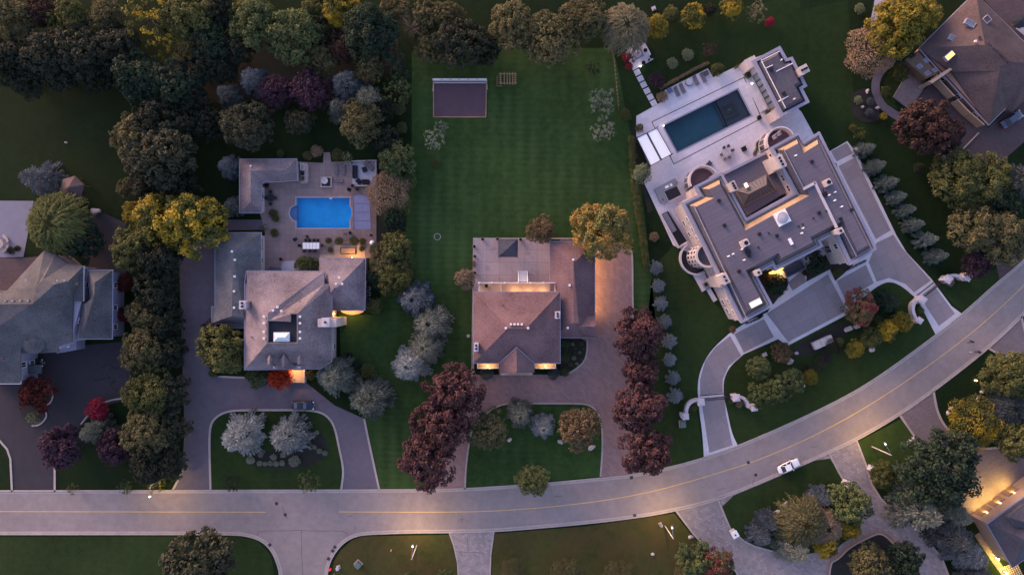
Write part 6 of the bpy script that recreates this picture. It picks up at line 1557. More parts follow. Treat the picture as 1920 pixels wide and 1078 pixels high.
# ------------------------------------------------------------------ street lamps
def street_lamp(bx, by, hx, hy, label, energy=420):
    b = W(bx, by); hd = W(hx, hy, 8.0); t = Thing('street_lamp', b, label, 'street lamp', 'street lamps along the road')
    t.part('pole', MB().tube([b, (b.x, b.y, 4), (b.x, b.y, 7.7)], [.13, .10, .08], 10), M['stone_cream'])
    d = Vector((hd.x-b.x, hd.y-b.y, 0)); t.part('arm', MB().tube([(b.x, b.y, 7.5), (b.x+d.x*.4, b.y+d.y*.4, 7.95), (b.x+d.x*.85, b.y+d.y*.85, 8.05)], .05, 8), M['metal_grey'])
    ang = math.atan2(d.y, d.x); m = MB(); m.box((hd.x, hd.y, 8.08), (.75, .34, .14), ang); h_ = t.part('head', m, M['metal_grey'])
    m = MB(); m.lathe((hd.x, hd.y, 7.9), [(0, 0), (.14, 0), (.17, .10), (0, .12)], 12); t.part('lens', m, M['bulb'], h_)
    m = MB(); m.lathe((hd.x, hd.y, 8.15), [(.13, 0), (.12, .1), (0, .12)], 10); t.part('glow_cap', m, M['bulb_white'], h_)  # white glow put into a small cap on top of the head
    lamp(h_, Vector((hd.x, hd.y, 7.8))-t.loc, energy, (1, .62, .22), .12, 165, to=(d.normalized().x*.35, d.normalized().y*.35, -1))
street_lamp(317, 891, 281.5, 930.5, 'street lamp reaching out of the left tree row over the kerb', 800)
street_lamp(781.5, 1022, 773.8, 1025.5-2, 'street lamp on the brown lawn left of the small crazed drive', 1000)
street_lamp(1247, 985.5, 1260, 988.5, 'street lamp on the brown lawn left of the stamped drive', 1000)
street_lamp(1635, 837, 1659.4, 832, 'street lamp on the green lawn right of the stamped drive', 1000)

# ------------------------------------------------------------------ cars
def lerp(a, b, t): return a+(b-a)*t
def car(px, py, rz, paint, label, L=4.75, Wd=1.85, glass='glass_dark', suv=False, group=None):
    c = W(px, py, .7); o = empty('parked_car', (c.x, c.y, 0), label, 'car', group, rz)
    # body: lofted sections along x (front = +x)
    hl, hw = L/2, Wd/2; hh = .78 if not suv else .95
    st = [(-hl, .62, .62, .70), (-hl+.12, .80, .35, hh*.93), (-hl+.55, .93, .24, hh*1.06), (-hl+1.2, .98, .2, hh*1.12), (-.3, 1.0, .2, hh*1.10), (hl-1.7, 1.0, .2, hh*1.10), (hl-1.2, .98, .2, hh*1.05), (hl-.6, .93, .22, hh*.98), (hl-.2, .80, .30, hh*.86), (hl, .60, .42, hh*.72)]
    m = MB(); rings = []
    for x, w, zb, zt in st:
        w *= hw; zm = (zb+zt)/2
        rings.append([(x, -w*.80, zb), (x, -w*.98, lerp(zb, zt, .3)), (x, -w, lerp(zb, zt, .62)), (x, -w*.95, lerp(zb, zt, .88)), (x, -w*.78, zt), (x, -w*.35, zt+.035), (x, w*.35, zt+.035), (x, w*.78, zt), (x, w*.95, lerp(zb, zt, .88)), (x, w, lerp(zb, zt, .62)), (x, w*.98, lerp(zb, zt, .3)), (x, w*.80, zb)])
    n = 12; v = [q for r in rings for q in r]; f = []
    for i in range(len(rings)-1): f += [(i*n+k, i*n+(k+1) % n, (i+1)*n+(k+1) % n, (i+1)*n+k) for k in range(n)]
    f += [tuple(range(n)), tuple((len(rings)-1)*n+k for k in range(n))]; m.add(v, f)
    b = m.build('body', M[paint], o, smooth=True)
    md = b.modifiers.new('s', 'SUBSURF'); md.levels = 1; md.render_levels = 2
    rf = 1.42 if not suv else 1.75; bz = hh*1.08
    xb, xr0, xr1, xf = -hl+.72, -hl+1.45, .35, hl-1.55
    def ring4(x, w, z): return (x, -w*hw, z), (x, w*hw, z)
    A = ring4(xb, .76, bz+.04); B = ring4(xr0, .66, rf-.05); C = ring4(xr1, .66, rf-.02); D = ring4(xf, .80, bz+.02); mid = ring4((xr0+xr1)/2, .68, rf)
    rp = MB(); rp.add([(*p,) for p in (B[0], B[1], mid[0], mid[1], C[0], C[1])] + [(p[0], p[1], p[2]-.08) for p in (B[0], B[1], mid[0], mid[1], C[0], C[1])], [(0,1,3,2),(2,3,5,4),(6,8,9,7),(8,10,11,9),(0,6,7,1),(4,5,11,10),(0,2,8,6),(2,4,10,8),(1,7,9,3),(3,9,11,5)])
    rp.build('roof_panel', M[paint], o, smooth=False)
    def pane(nm, q, par=o):
        mm = MB(); q = [Vector(p) for p in q]; nrm = (q[1]-q[0]).cross(q[3]-q[0]).normalized()*.03; mm.add([*q, *[p-nrm for p in q]], [(0,1,2,3),(7,6,5,4),(0,4,5,1),(1,5,6,2),(2,6,7,3),(3,7,4,0)]); return mm.build(nm, M[glass], par)
    pane('windscreen', (C[0], D[0], D[1], C[1])); pane('rear_window', (B[1], A[1], A[0], B[0]))
    for s in (0, 1):
        y = 1 if s else -1
        pane('side_window', (B[s], C[s], (xf-.12, y*.90*hw, bz-.02), (xb+.10, y*.88*hw, bz)))
        pb = MB(); 
        for a_, b_ in ((C[s], (xf, y*.84*hw, bz)), (B[s], (xb, y*.80*hw, bz)), (mid[s], ((xr0+xr1)/2-.1, y*.93*hw, bz))): pb.tube([a_, b_], .045, 5)
        pb.build('pillar', M[paint], o)
    for x in (-hl+.85, hl-.9):
        for y in (-1, 1):
            w_ = MB(); w_.add(*(lambda mm: (mm.v, mm.f))(MB().tube([(x, y*(hw-.24), .33), (x, y*(hw-.02), .33)], .33, 18)))
            wh = w_.build('wheel', M['tyre'], o); MB().tube([(x, y*(hw-.05), .33), (x, y*(hw+.0), .33)], .2, 12).build('rim', M['metal_grey'], wh)
    for y in (-1, 1):
        MB().box((hl-.22, y*hw*.62, hh*.72), (.30, .38, .16), y*-.35).build('headlight', M['white'], o)
        MB().box((-hl+.12, y*hw*.66, hh*.82), (.16, .36, .14), y*.3).build('tail_light', M['red_paint'], o)
        MB().box((xf-.25, y*(hw+.12), bz+.05), (.16, .24, .14)).build('wing_mirror', M[paint], o)
    MB().box((hl-.02, 0, hh*.5), (.06, 1.0, .2)).build('grille', M['metal_dark'], o); MB().box((hl+.02, 0, .32), (.04, .5, .12)).build('number_plate', M['white'], o)
    return o
car(1479, 874, R(24), 'paint_white', 'white saloon car parked at the kerb on the curving road')
car(567, 760, R(-1), 'paint_navy', 'dark blue saloon car parked on the drive above the oval island', glass='glass_sky')
car(1897, 224, R(33), 'paint_bluegrey', 'blue-grey car parked by the brown-roofed house at the right edge', L=4.9, Wd=1.95, suv=True)
car(60, 681, R(2), 'paint_black', 'black car half under the porch canopy of the grey house', L=4.5, suv=True)

# ------------------------------------------------------------------ people and dog
def skin(name, pts, edges, mat, parent, lv=2):
    me = bpy.data.meshes.new(name); me.from_pydata([p[0] for p in pts], edges, []); o = bpy.data.objects.new(name, me); COL.objects.link(o)
    md = o.modifiers.new('k', 'SKIN'); sv = me.skin_vertices[0].data
    for i, p in enumerate(pts): r = p[1]; sv[i].radius = (r if isinstance(r, tuple) else (r, r))
    sv[0].use_root = True; md.use_smooth_shade = True; s = o.modifiers.new('s', 'SUBSURF'); s.levels = lv; s.render_levels = lv
    bpy.context.view_layer.update(); dg = bpy.context.evaluated_depsgraph_get(); nm = bpy.data.meshes.new_from_object(o.evaluated_get(dg)); nm.name = name
    bpy.data.objects.remove(o); nm.materials.clear(); nm.materials.append(mat); q = bpy.data.objects.new(name, nm); COL.objects.link(q); q.parent = parent; return q
def person(px, py, rz, label, ph=1):
    c = W(px, py, .6); o = empty('person', (c.x, c.y, 0), label, 'person', None, rz)   # facing +x, mid-stride
    s = .22*ph; P = [((0,0,.95),(.13,.17)), ((0,0,1.18),(.11,.15)), ((.02,0,1.38),(.11,.17)), ((.03,0,1.50),.06), ((.05,0,1.60),.085), ((.06,0,1.70),.09),
      ((.01,.19,1.42),.06), ((-.10*ph,.25,1.15),.045), ((.02*ph,.26,.92),.035), ((.10*ph,.26,.84),.03),
      ((.01,-.19,1.42),.06), ((.10*ph,-.25,1.15),.045), ((.26*ph,-.24,1.0),.035), ((.33*ph,-.23,.98),.03),
      ((.02,.10,.88),.10), ((s*.8,.10,.52),.07), ((s*1.1,.10,.10),.045), ((s*1.1+.16,.10,.05),.04),
      ((-.02,-.10,.88),.10), ((-s*.5,-.10,.50),.07), ((-s*1.6,-.10,.16),.045), ((-s*1.6+.12,-.10,.05),.04)]
    E = [(0,1),(1,2),(2,3),(3,4),(4,5),(2,6),(6,7),(7,8),(8,9),(2,10),(10,11),(11,12),(12,13),(0,14),(14,15),(15,16),(16,17),(0,18),(18,19),(19,20),(20,21)]
    skin('body', P, E, M['cloth_black'], o)
    MB().lathe((.065, 0, 1.62), [(.0, -.13), (.065, -.10), (.088, 0), (.082, .07), (.05, .115), (0, .125)], 14).build('head', M['skin'], o, smooth=True)
    MB().lathe((.045, 0, 1.66), [(.088, -.03), (.102, .03), (.085, .09), (.045, .12), (0, .125)], 14).build('hair', M['cloth_black'], o, smooth=True)
    for y, x, z in ((.26, .13*ph, .80), (-.23, .37*ph, .97)):
        hm = MB(); hm.box((x, y, z), (.07, .03, .08))
        for k in range(4): hm.tube([(x+.02, y, z-.03+.022*k), (x+.075-.006*abs(k-1.5), y, z-.035+.022*k), (x+.09, y-.02, z-.045+.022*k)], [.010, .009, .006], 5)
        hm.tube([(x, y-.02, z+.03), (x+.035, y-.04, z+.04)], [.011, .007], 5); hm.build('hand', M['skin'], o)
    for y, x in ((.10, s*1.1+.09), (-.10, -s*1.6+.06)): MB().box((x, y, .04), (.28, .10, .08)).build('shoe', M['tyre'], o)
    return o
person(1820, 640.5, R(25), 'person in dark clothes walking near the centre line of the road', 1)
person(1833.5, 660, R(20), 'person in dark clothes walking a small dog near the kerb', -1)
c = W(1820, 660, .25); dg_ = empty('dog', (c.x, c.y, 0), 'small white dog walking beside a person on the road', 'dog', None, R(170))
DP = [((-.16,0,.28),.075),((0,0,.28),.07),((.14,0,.29),.085),((.23,0,.38),.055),((.30,0,.44),.06),((.39,0,.42),.03),((-.26,0,.36),.025),((-.31,0,.44),.018),
      ((.14,.06,.2),.035),((.13,.07,.1),.02),((.15,.07,.02),.022),((.14,-.06,.2),.035),((.17,-.07,.1),.02),((.18,-.07,.02),.022),
      ((-.17,.06,.2),.045),((-.20,.07,.11),.02),((-.16,.07,.02),.022),((-.17,-.06,.2),.045),((-.22,-.07,.11),.02),((-.20,-.07,.02),.022)]
DE = [(1,0),(1,2),(2,3),(3,4),(4,5),(0,6),(6,7),(2,8),(8,9),(9,10),(2,11),(11,12),(12,13),(0,14),(14,15),(15,16),(0,17),(17,18),(18,19)]
DP[0], DP[1] = DP[1], DP[0]; DE = [tuple({0:1,1:0}.get(i, i) for i in e) for e in DE]
skin('body', DP, DE, M['fur_white'], dg_); em = MB()
for y in (-.035, .035): em.add([(.28,y-.02,.49),(.28,y+.02,.49),(.30,y,.56),(.26,y,.49)], [(0,1,2),(0,3,2),(1,3,2)])
em.build('ear', M['fur_white'], dg_)

# ------------------------------------------------------------------ garden furniture
def lounger_proto():
    o = empty('sun_lounger', (0,0,0), '', 'sun lounger')
    m = MB(); m.box((0, -.30, .30), (1.9, .05, .06)); m.box((0, .30, .30), (1.9, .05, .06)); m.build('frame', M['metal_dark'], o)
    for x in (-.8, .8):
        for y in (-.28, .28): MB().box((x, y, .14), (.05, .05, .28)).build('leg', M['metal_dark'], o)
    MB().box((.25, 0, .38), (1.4, .62, .09)).build('cushion', M['fabric_grey'], o)
    MB().box((-.68, 0, .55), (.62, .62, .09), 0, R(35)).build('backrest', M['fabric_grey'], o); return o
LP = lounger_proto()
first = [True]
def place(proto, px, py, rz, label, group=None, z=0.0, sc=1.0):
    if not proto.get('used'): o = proto; proto['used'] = 1
    else: o = copy_tree(proto)
    c = W(px, py, z); o.location = (c.x, c.y, z); o.rotation_euler = (0, 0, rz); o['label'] = label; o.scale = (sc, sc, sc)
    if group: o['group'] = group
    if 'used' in o and o is not proto: del o['used']
    return o
for x, y, lb in ((1268.3,172.8,'grey sun lounger, first from the blue chair beside the dark pool'),(1278.7,166.8,'grey sun lounger, second from the blue chair beside the dark pool'),(1304,152,'grey sun lounger right of the round daybed'),(1317.7,146.8,'grey sun lounger farthest right beside the dark pool')):
    place(LP, x, y, R(-63), lb, 'sun loungers by the dark pool', .12, 1.12)
for x, y, lb in ((631,319,'grey lounger, left of the pair at the top of the blue pool patio'),(645,319,'grey lounger, right of the pair at the top of the blue pool patio')): place(LP, x, y, R(-90), lb, 'loungers by the blue pool', .1, 1.05)
place(LP, 636, 340, R(180), 'grey lounger lying across, right of the square fire bowl', 'loungers by the blue pool', .1)
place(LP, 648, 445, R(-90), 'grey lounger between clipped balls above the hot tub', 'loungers by the blue pool', .1, .95)
def chair_proto(mat='metal_dark'):
    o = empty('garden_chair', (0,0,0), '', 'chair')
    MB().box((0, 0, .44), (.5, .5, .06)).build('seat', M[mat], o); MB().box((-.25, 0, .72), (.05, .48, .5), 0, R(-8)).build('backrest', M[mat], o)
    for x in (-.22, .22):
        for y in (-.22, .22): MB().tube([(x, y, 0), (x, y, .42)], .02, 6).build('leg', M[mat], o)
    m = MB()
    for y in (-.26, .26): m.tube([(-.22, y, .65), (.2, y, .65), (.22, y, .44)], .02, 5)
    m.build('armrest', M[mat], o); return o
CP = chair_proto(); CL = chair_proto('fabric_pale'); CG = chair_proto('fabric_grey')
g = 'dark chairs around the long slatted table'
names = ['first', 'second', 'third', 'fourth']
for i, x in enumerate((575, 582, 590.5, 597.5)): place(CP, x, 451.5, R(-90), names[i]+' dark chair from the left on the pool side of the long white table', g, .1, 1.1)
for i, x in enumerate((572, 582.5, 592)): place(CP, x, 471, R(90), names[i]+' dark chair from the left on the house side of the long white table', g, .1, 1.1)
place(CP, 564, 461, 0, 'dark chair at the left head of the long white table', g, .1, 1.1); place(CP, 605, 461, R(180), 'dark chair at the right head of the long white table', g, .1, 1.1)
place(CP, 556, 449, R(30), 'dark chair standing apart left of the long white table', None, .1, 1.3); place(CP, 577.5, 444.5, R(-60), 'small dark chair near the pool edge above the long table', None, .1, .9)
place(CP, 657, 357, R(-30), 'reddish-dark chair left of the pair above the fabric canopy', None, .1, 1.3); place(CP, 671, 356, R(-110), 'reddish-dark chair right of the pair above the fabric canopy', None, .1, 1.2)
def table(px, py, L, Wd, rz, top, label, z=.1, n=5, round_=False, leg='metal_dark'):
    c = W(px, py, z); o = empty('table', (c.x, c.y, z), label, 'table', None, rz)
    if round_: MB().lathe((0, 0, .70), [(0, 0), (L/2, 0), (L/2, .05), (0, .05)], 24).build('table_top', M[top], o)
    else:
        m = MB()
        for k in range(n): m.box((-L/2+L*(k+.5)/n, 0, .73), (L/n-.06, Wd, .05))
        m.build('table_top', M[top], o); MB().box((0, 0, .67), (L*.96, Wd*.9, .05)).build('apron', M['metal_dark'], o)
    for x in (-.4, .4):
        for y in (-.4, .4): MB().tube([(x*L*.85, y*Wd*.85, 0), (x*L*.85, y*Wd*.85, .68)], .03, 6).build('leg', M[leg], o)
    return o
table(585, 461.3, 3.45, 1.3, 0, 'white', 'long white slatted dining table on the blue pool patio')
table(509, 372, 1.5, 1.5, 0, 'fabric_dark', 'dark blue round table next to the L-shaped pool house', round_=True)
for i, (dx, dy, a) in enumerate(((0,-11,-90),(0,11,90),(-10,0,0),(9,0,180))): place(CP, 509+dx, 372+dy, R(a), ['dark chair above','dark chair below','dark chair left of','dark chair right of'][i]+' the dark blue round table', 'chairs at the dark blue round table', .1, 1.2)
table(1361.5, 287.5, 1.5, 1.1, R(27), 'fabric_pale', 'small pale square table on the white terrace of the mansion', .12, 3)
for i, (dx, dy, a) in enumerate(((-10,4,27),(10,-4,207),(-5,-9,-63),(3,-12,-63),(5,9,117),(-3,12,117))):
    place(CG, 1361.5+dx, 287.5+dy, R(a), ['grey chair at the left end','grey chair at the right end','grey chair on the upper side, left','grey chair on the upper side, right','grey chair on the lower side, right','grey chair on the lower side, left'][i]+' of the small pale table', 'chairs at the small pale table', .12, 1.1)
table(2, 457, 1.9, 1.9, 0, 'kerb', 'round pale stone table on the far left patio', .02, round_=True)
c = W(10, 457)
bn = lone('curved_bench', MB().lathe((c.x-.9, c.y, .02), [(1.5,0),(1.5,.45),(1.95,.45),(1.95,0)], 16, R(-70), R(-10)).lathe((c.x-.9, c.y, .02), [(1.5,0),(1.5,.45),(1.95,.45),(1.95,0)], 16, R(10), R(70)), M['kerb'], (c.x, c.y, 0), 'curved pale stone bench around the round table on the far left patio', 'bench')
place(CL, 1449.5, 259, R(-63), 'white lounge chair on the right round balcony, left one', 'white chairs on the round balcony', 4.2, 1.5)
place(CL, 1458, 252.5, R(-63), 'white lounge chair on the right round balcony, right one', 'white chairs on the round balcony', 4.2, 1.5)
def sofa(px, py, L, rz, mat, label, z=.11, cat='sofa'):
    c = W(px, py, z); o = empty('garden_sofa', (c.x, c.y, z), label, cat, None, rz)
    MB().box((0, 0, .2), (L, .9, .4)).build('base', M[mat], o); 
    n = max(1, round(L/.8))
    for k in range(n): MB().box((-L/2+L*(k+.5)/n, .06, .45), (L/n-.05, .72, .12)).build('cushion', M[mat], o)
    MB().box((0, .42, .6), (L, .14, .4)).build('backrest', M[mat], o); return o
sofa(666.5, 323, 2.6, R(90), 'fabric_dark', 'long dark sofa along the left side of the pale seating area')
sofa(692, 312, 2.2, R(-40), 'fabric_grey', 'grey corner sofa set diagonally under the trees of the seating area')
sofa(684, 319, .9, R(20), 'fabric_dark', 'small dark armchair in the middle of the seating area', cat='armchair')
sofa(673.5, 341, .95, R(45), 'fabric_dark', 'dark square seat turned diagonally at the bottom left of the seating area', cat='armchair')
sofa(686, 342, 1.5, 0, 'fabric_dark', 'short dark sofa at the bottom of the seating area')
sofa(1255.5, 170.5, .95, R(27), 'fabric_blue', 'blue-grey armchair at the left end of the lounger row', .12, 'armchair')
sofa(1323.5, 138.5, .95, R(27), 'fabric_grey', 'grey armchair at the right end of the lounger row', .12, 'armchair')
sofa(1394.5, 280, .95, R(27), 'fabric_dark', 'dark square armchair on the terrace left of the right round balcony', .12, 'armchair')
sofa(1329, 308, 1.1, R(50), 'fabric_grey', 'grey lounge chair on the terrace above the left round balcony', .12, 'armchair')
c = W(1291.5, 155); t = Thing('daybed', c, 'round pale daybed in the middle of the lounger row', 'daybed')
t.part('base', MB().lathe((c.x, c.y, .12), [(0,0),(.78,0),(.82,.3),(0,.3)], 24), M['metal_dark']); t.part('cushion', MB().lathe((c.x, c.y, .40), [(.75,0),(.75,.14),(.6,.18),(0,.18)], 24), M['fabric_pale'])
# square fire bowl on the blue pool patio
c = W(612.3, 341.5); t = Thing('fire_bowl', c, 'square stone surround with a round bowl above the blue pool', 'fire bowl')
q = poly([(602,332),(623,332),(623,352),(602,352)]); t.part('surround', MB().ring(q, inset(q, .25), .1, .45), M['kerb']); t.part('bed', MB().sheet(inset(q, .2), .2), M['tar'])
b = W(610.3, 340); t.part('bowl', MB().lathe((b.x, b.y, .1), [(.3,0),(.45,.5),(.68,.6),(.68,.7),(.5,.7),(.4,.55),(0,.5)], 24), M['stone_white'])
struct('patio_mat', MB().sheet(poly([(602,354),(622,354),(621,362),(616,360.5),(609,362),(603,361)]), .125), M['paver_red'])
# bar counter with barbecue
c = W(569, 325); t = Thing('bar_counter', c, 'pale stone bar counter with built-in grill beside the pool house roof', 'bar counter')
ct = [(563,306),(575,306),(577.5,309),(577.5,338),(575,343),(569,345),(563,344),(562,341),(571,338),(571,330),(563,330)]
t.part('counter', MB().prism(poly(ct, 1), .1, 1.05), M['patio_stain'])
g_ = t.part('grill', MB().box(W(567, 312.5, 1.2), (.75, 1.2, .4)), M['white']); t.part('hood', MB().box(W(567, 312.5, 1.45), (.6, 1.1, .15)), M['metal_grey'], g_)
t.part('hob', MB().box(W(567, 325, 1.05), (.8, .9, .12)), M['metal_dark'])
# hot tub
c = W(652.5, 470); t = Thing('hot_tub', c, 'rectangular hot tub with reddish cover on the orange-lit stone by the house', 'hot tub')
q = poly([(638,464),(667,464),(667,476.4),(638,476.4)], .8); t.part('shell', MB().ring(q, inset(q, .1), .1, .9), M['metal_dark']); t.part('cover', MB().sheet(inset(q, .08), .85), M['wood'])
st_ = poly([(627,460),(683,460),(685,484),(600,484),(600,478),(627,478)]); struct('patio', MB().sheet(st_, .118), M['deck_wood'])
# pots
def pot(px, py, r, label, mat='metal_dark', plant=None, group=None, z=.1):
    c = W(px, py, z); t = Thing('plant_pot', c, label, 'plant pot', group)
    t.part('pot', MB().lathe((c.x, c.y, z), [(0,0),(r*.7,0),(r,.55),(r*1.1,.6),(r*.9,.6),(r*.85,.5)], 16), M[mat]); t.part('soil', MB().lathe((c.x, c.y, z+.5), [(r*.86,0),(0,.02)], 16), M['mulch'])
    if plant:
        me = CR['ball'][0]; o = bpy.data.objects.new('plant', me); COL.objects.link(o); o.parent = t.root; o.location = (0, 0, .45); o.scale = (r*.9, r*.9, r*1.5); o.material_slots[0].link = 'OBJECT'; o.material_slots[0].material = M[plant]
    return t
G1 = 'pots around the stained patio'
for x, y, lb in ((905,449,'pot at the top left of the stained patio, left of the gazebo'),(933,448.5,'pot touching the top left corner of the small gazebo'),(976,449.5,'pot right of the small gazebo'),(889.5,462.5,'uppermost pot on the left edge of the stained patio'),(890.5,481,'middle pot on the left edge of the stained patio, above the red bench'),(890.5,511.5,'lowest pot on the left edge of the stained patio')):
    pot(x, y, .34, lb, 'kerb', 'l_maroon', G1)
G2 = 'pots on the fire pit patio'
for x, y, r, lb in ((1206.8,79,.30,'dark pot at the top corner of the fire pit patio'),(1209.3,96.4,.38,'dark pot right of the fire pit'),(1221,108,.38,'dark pot at the right corner of the fire pit patio'),(1205.8,119.5,.38,'dark pot at the bottom side of the fire pit patio'),(1216,114,.2,'smallest dark pot on the fire pit patio'),(1172.3,95.8,.28,'dark pot at the left corner of the fire pit patio')):
    pot(x, y, r, lb, 'metal_dark', 'l_grey', G2)
pot(1241, 375.5, .35, 'dark pot by the stone counter left of the mansion', 'metal_dark', 'l_grey'); pot(696.7, 441.6, .25, 'small black pot right of the patio below the fabric canopy')
pot(657.5, 437, .3, 'dark pot just below the fabric canopy', 'metal_dark', 'l_grey'); pot(528, 486, .35, 'terracotta pot beside the stairwell of the mauve-roofed house', 'terracotta', 'l_maroon')
pot(1422, 222, .45, 'dark pot at the lower corner of the pool house steps', 'metal_dark', 'l_grey'); pot(661, 307, .3, 'white-rimmed pot at the top corner of the seating area', 'white', 'l_grey'); pot(662, 349, .3, 'dark pot at the lower left corner of the seating area', 'metal_dark', 'l_grey'); pot(912, 536, .4, 'round pot on the left part of the rear balcony', 'kerb', 'l_grey', z=3.32)
# fire pit
c = W(1195.6, 101.2); t = Thing('fire_pit', c, 'round fire pit on a dark square in the small angled patio', 'fire pit')
t.part('pad', MB().box((c.x, c.y, .12), (2.1, 2.1, .06), RZB), M['metal_grey']); t.part('bowl', MB().lathe((c.x, c.y, .12), [(.4,0),(.55,.4),(.5,.45),(.35,.2),(0,.2)], 20), M['stone_white']); t.part('kerb_stone', MB().lathe((c.x, c.y, .14), [(.75,0),(.75,.08),(.62,.08),(.62,0)], 20), M['stone_white'])
for x, y, a, lb in ((1181,104,0,'wire chair left of the fire pit, upper'),(1184.5,110,0,'wire chair left of the fire pit, middle'),(1187,116.5,0,'wire chair left of the fire pit, lower'),(1192,89,-90,'wire chair above the fire pit, left'),(1200,85,-90,'wire chair above the fire pit, right')): place(CG, x, y, R(a-27+54*0), lb, 'chairs around the fire pit', .1, 1.15)
# umbrella table top right of hot tub, parasol, red bench
c = W(697, 455, 2.2); t = Thing('parasol', (c.x, c.y, 0), 'small closed-striped white parasol right of the hot tub', 'parasol')
t.part('pole', MB().tube([(c.x, c.y, 0), (c.x, c.y, 2.3)], .04, 8), M['white']); t.part('canopy', MB().lathe((c.x, c.y, 2.0), [(.5,0),(.3,.18),(0,.3)], 8), M['white'])
c = W(889.5, 495); t = Thing('garden_bench', c, 'reddish garden bench on the left edge of the stained patio', 'bench')
t.part('seat', MB().box((c.x, c.y, .5), (.6, 1.3, .08)), M['terracotta']); t.part('backrest', MB().box((c.x-.28, c.y, .8), (.08, 1.3, .5)), M['terracotta'])
for y in (-.5, .5): t.part('leg', MB().box((c.x, c.y+y, .28), (.5, .08, .40)), M['terracotta'])
# outdoor kitchen left of mansion
c = W(1248, 355); t = Thing('outdoor_kitchen', c, 'dark L-shaped outdoor counter with sinks left of the mansion round balcony', 'outdoor kitchen')
t.part('counter', MB().prism(poly([(1227,354),(1266,334),(1271,344),(1243,358.5),(1251,376),(1239.5,381)], 1), .12, 1.0), M['metal_grey'])
t.part('sink', MB().box(W(1250.5,350.5,1.0), (.8, .5, .1), RZB).box(W(1258.5,347,1.0), (.4, .6, .1), RZB), M['white']); t.part('chopping_block', MB().box(W(1268,342,1.0), (.5, .5, .2), RZB), M['wood'])
q = poly([(1243.7,359),(1269,347.5),(1279,366),(1253.4,378.7)], .8); c = W(1261, 363); t = Thing('hot_tub', c, 'dark square covered hot tub beside the outdoor counter of the mansion', 'hot tub')
t.part('shell', MB().ring(q, inset(q, .12), .12, .9), M['stone_white']); t.part('cover', MB().sheet(inset(q, .1), .85), M['metal_dark'])
# spiral stairwell
c = W(518, 500); t = Thing('stairwell', c, 'dark curved outdoor stairwell between wing and main house of the mauve-roofed house', 'stairs')
m = MB()
for k in range(9): m.prism([(c.x+.9, c.y-.3), (c.x+.9-2.3*math.cos(R(-20+k*13)), c.y-.3-1.0*math.sin(R(-20+k*13))), (c.x+.9-2.3*math.cos(R(-9+k*13)), c.y-.3-1.0*math.sin(R(-9+k*13)))], .1, .25+.12*k)
t.part('tread', m, M['fabric_grey']); t.part('railing', MB().tube([W(528,493,1.1), W(528,507,1.1), W(505,508,1.1)], .05), M['metal_dark'])
# air conditioners beside the east wing
for i, y in enumerate((541.5, 551.5, 562.5)):
    c = W(690, y, .9); o = empty('air_conditioner', (c.x, c.y, 0), ['upper','middle','lower'][i]+' of three grey air conditioners along the east wing wall', 'air conditioner', 'air conditioners by the east wing')
    MB().box((0,0,.45), (.85,.8,.9)).build('housing', M['metal_grey'], o); MB().lathe((0,0,.9), [(.36,0),(.36,.04),(.3,.04),(.28,.01),(0,.01)], 16).build('fan_guard', M['metal_dark'], o)
c = W(1296.5, 536); c = W(1322, 533.5, .6); o = empty('air_conditioner', (c.x, c.y, 0), 'dark round-fanned air conditioner on the mansion side terrace', 'air conditioner', None, RZB)
MB().box((0,0,.95), (1.0,.9,.9)).build('housing', M['metal_grey'], o); MB().lathe((0,0,1.4), [(.4,0),(.4,.05),(.33,.05),(.3,.01),(0,.01)], 18).build('fan_guard', M['metal_dark'], o)
# ------------------------------------------------------------------ boxes, hydrant, stones, drains
def ubox(px, py, s, rz, mat, name, label, cat, h=1.0):
    c = W(px, py, h*.5); o = empty(name, (c.x, c.y, 0), label, cat, None, rz)
    MB().box((0,0,h/2), (s[0], s[1], h)).build('cabinet', M[mat], o); MB().box((0,0,h+.04), (s[0]+.1, s[1]+.1, .08)).build('lid', M[mat], o); MB().box((0,0,.05), (s[0]+.35, s[1]+.35, .1)).build('plinth', M['kerb'], o)
ubox(671, 1058, (1.1, 1.0), R(-42), 'green_box', 'utility_box', 'grey-green transformer box on the brown lawn beside the side road', 'utility box', 1.0)
ubox(1280, 795, (1.0, 1.2), R(5), 'green_box', 'utility_box', 'dark teal utility box below the left gate wall of the mansion', 'utility box', .9)
ubox(633.5, 1064.5, (.5, .5), R(15), 'fabric_pale', 'utility_box', 'small pale utility pedestal beside the red hydrant', 'utility box', 1.1)
ubox(1239.4, 984, (.35, .5), R(30), 'metal_grey', 'utility_box', 'small grey pedestal left of the lamp pole at the bottom', 'utility box', .9)
ubox(1434, 665, (.7, .45), R(25), 'fabric_pale', 'utility_box', 'small pale box on the garden lawn left of the orange-brown tree', 'utility box', .4)
ubox(1605, 280, (.5, .6), R(20), 'fabric_pale', 'utility_box', 'small white box at the head of the spruce row beside the forecourt', 'utility box', .8)
ubox(1226, 16, (.5, .5), R(20), 'fabric_pale', 'utility_box', 'small white box in the dark garden at the top', 'utility box', .5)
ubox(878, 630, (.3, .3), 0, 'fabric_pale', 'utility_box', 'tiny pale box on the lawn left of the red-roofed house', 'utility box', .4)
c = W(620, 1066); t = Thing('fire_hydrant', c, 'red fire hydrant at the kerb of the side road', 'fire hydrant')
t.part('barrel', MB().lathe((c.x, c.y, 0), [(.22,0),(.22,.08),(.15,.1),(.15,.6),(.2,.62),(.2,.68),(.14,.8),(.05,.86),(0,.88)], 16), M['red_paint'])
t.part('outlet', MB().tube([(c.x-.28, c.y, .5), (c.x+.28, c.y, .5)], .08, 10).tube([(c.x, c.y-.3, .45), (c.x, c.y, .45)], .1, 10), M['red_paint'])
t.part('marker_flag', MB().box((c.x+.12, c.y+.2, 1.3), (.5, .05, .5), .4), M['red_paint'])
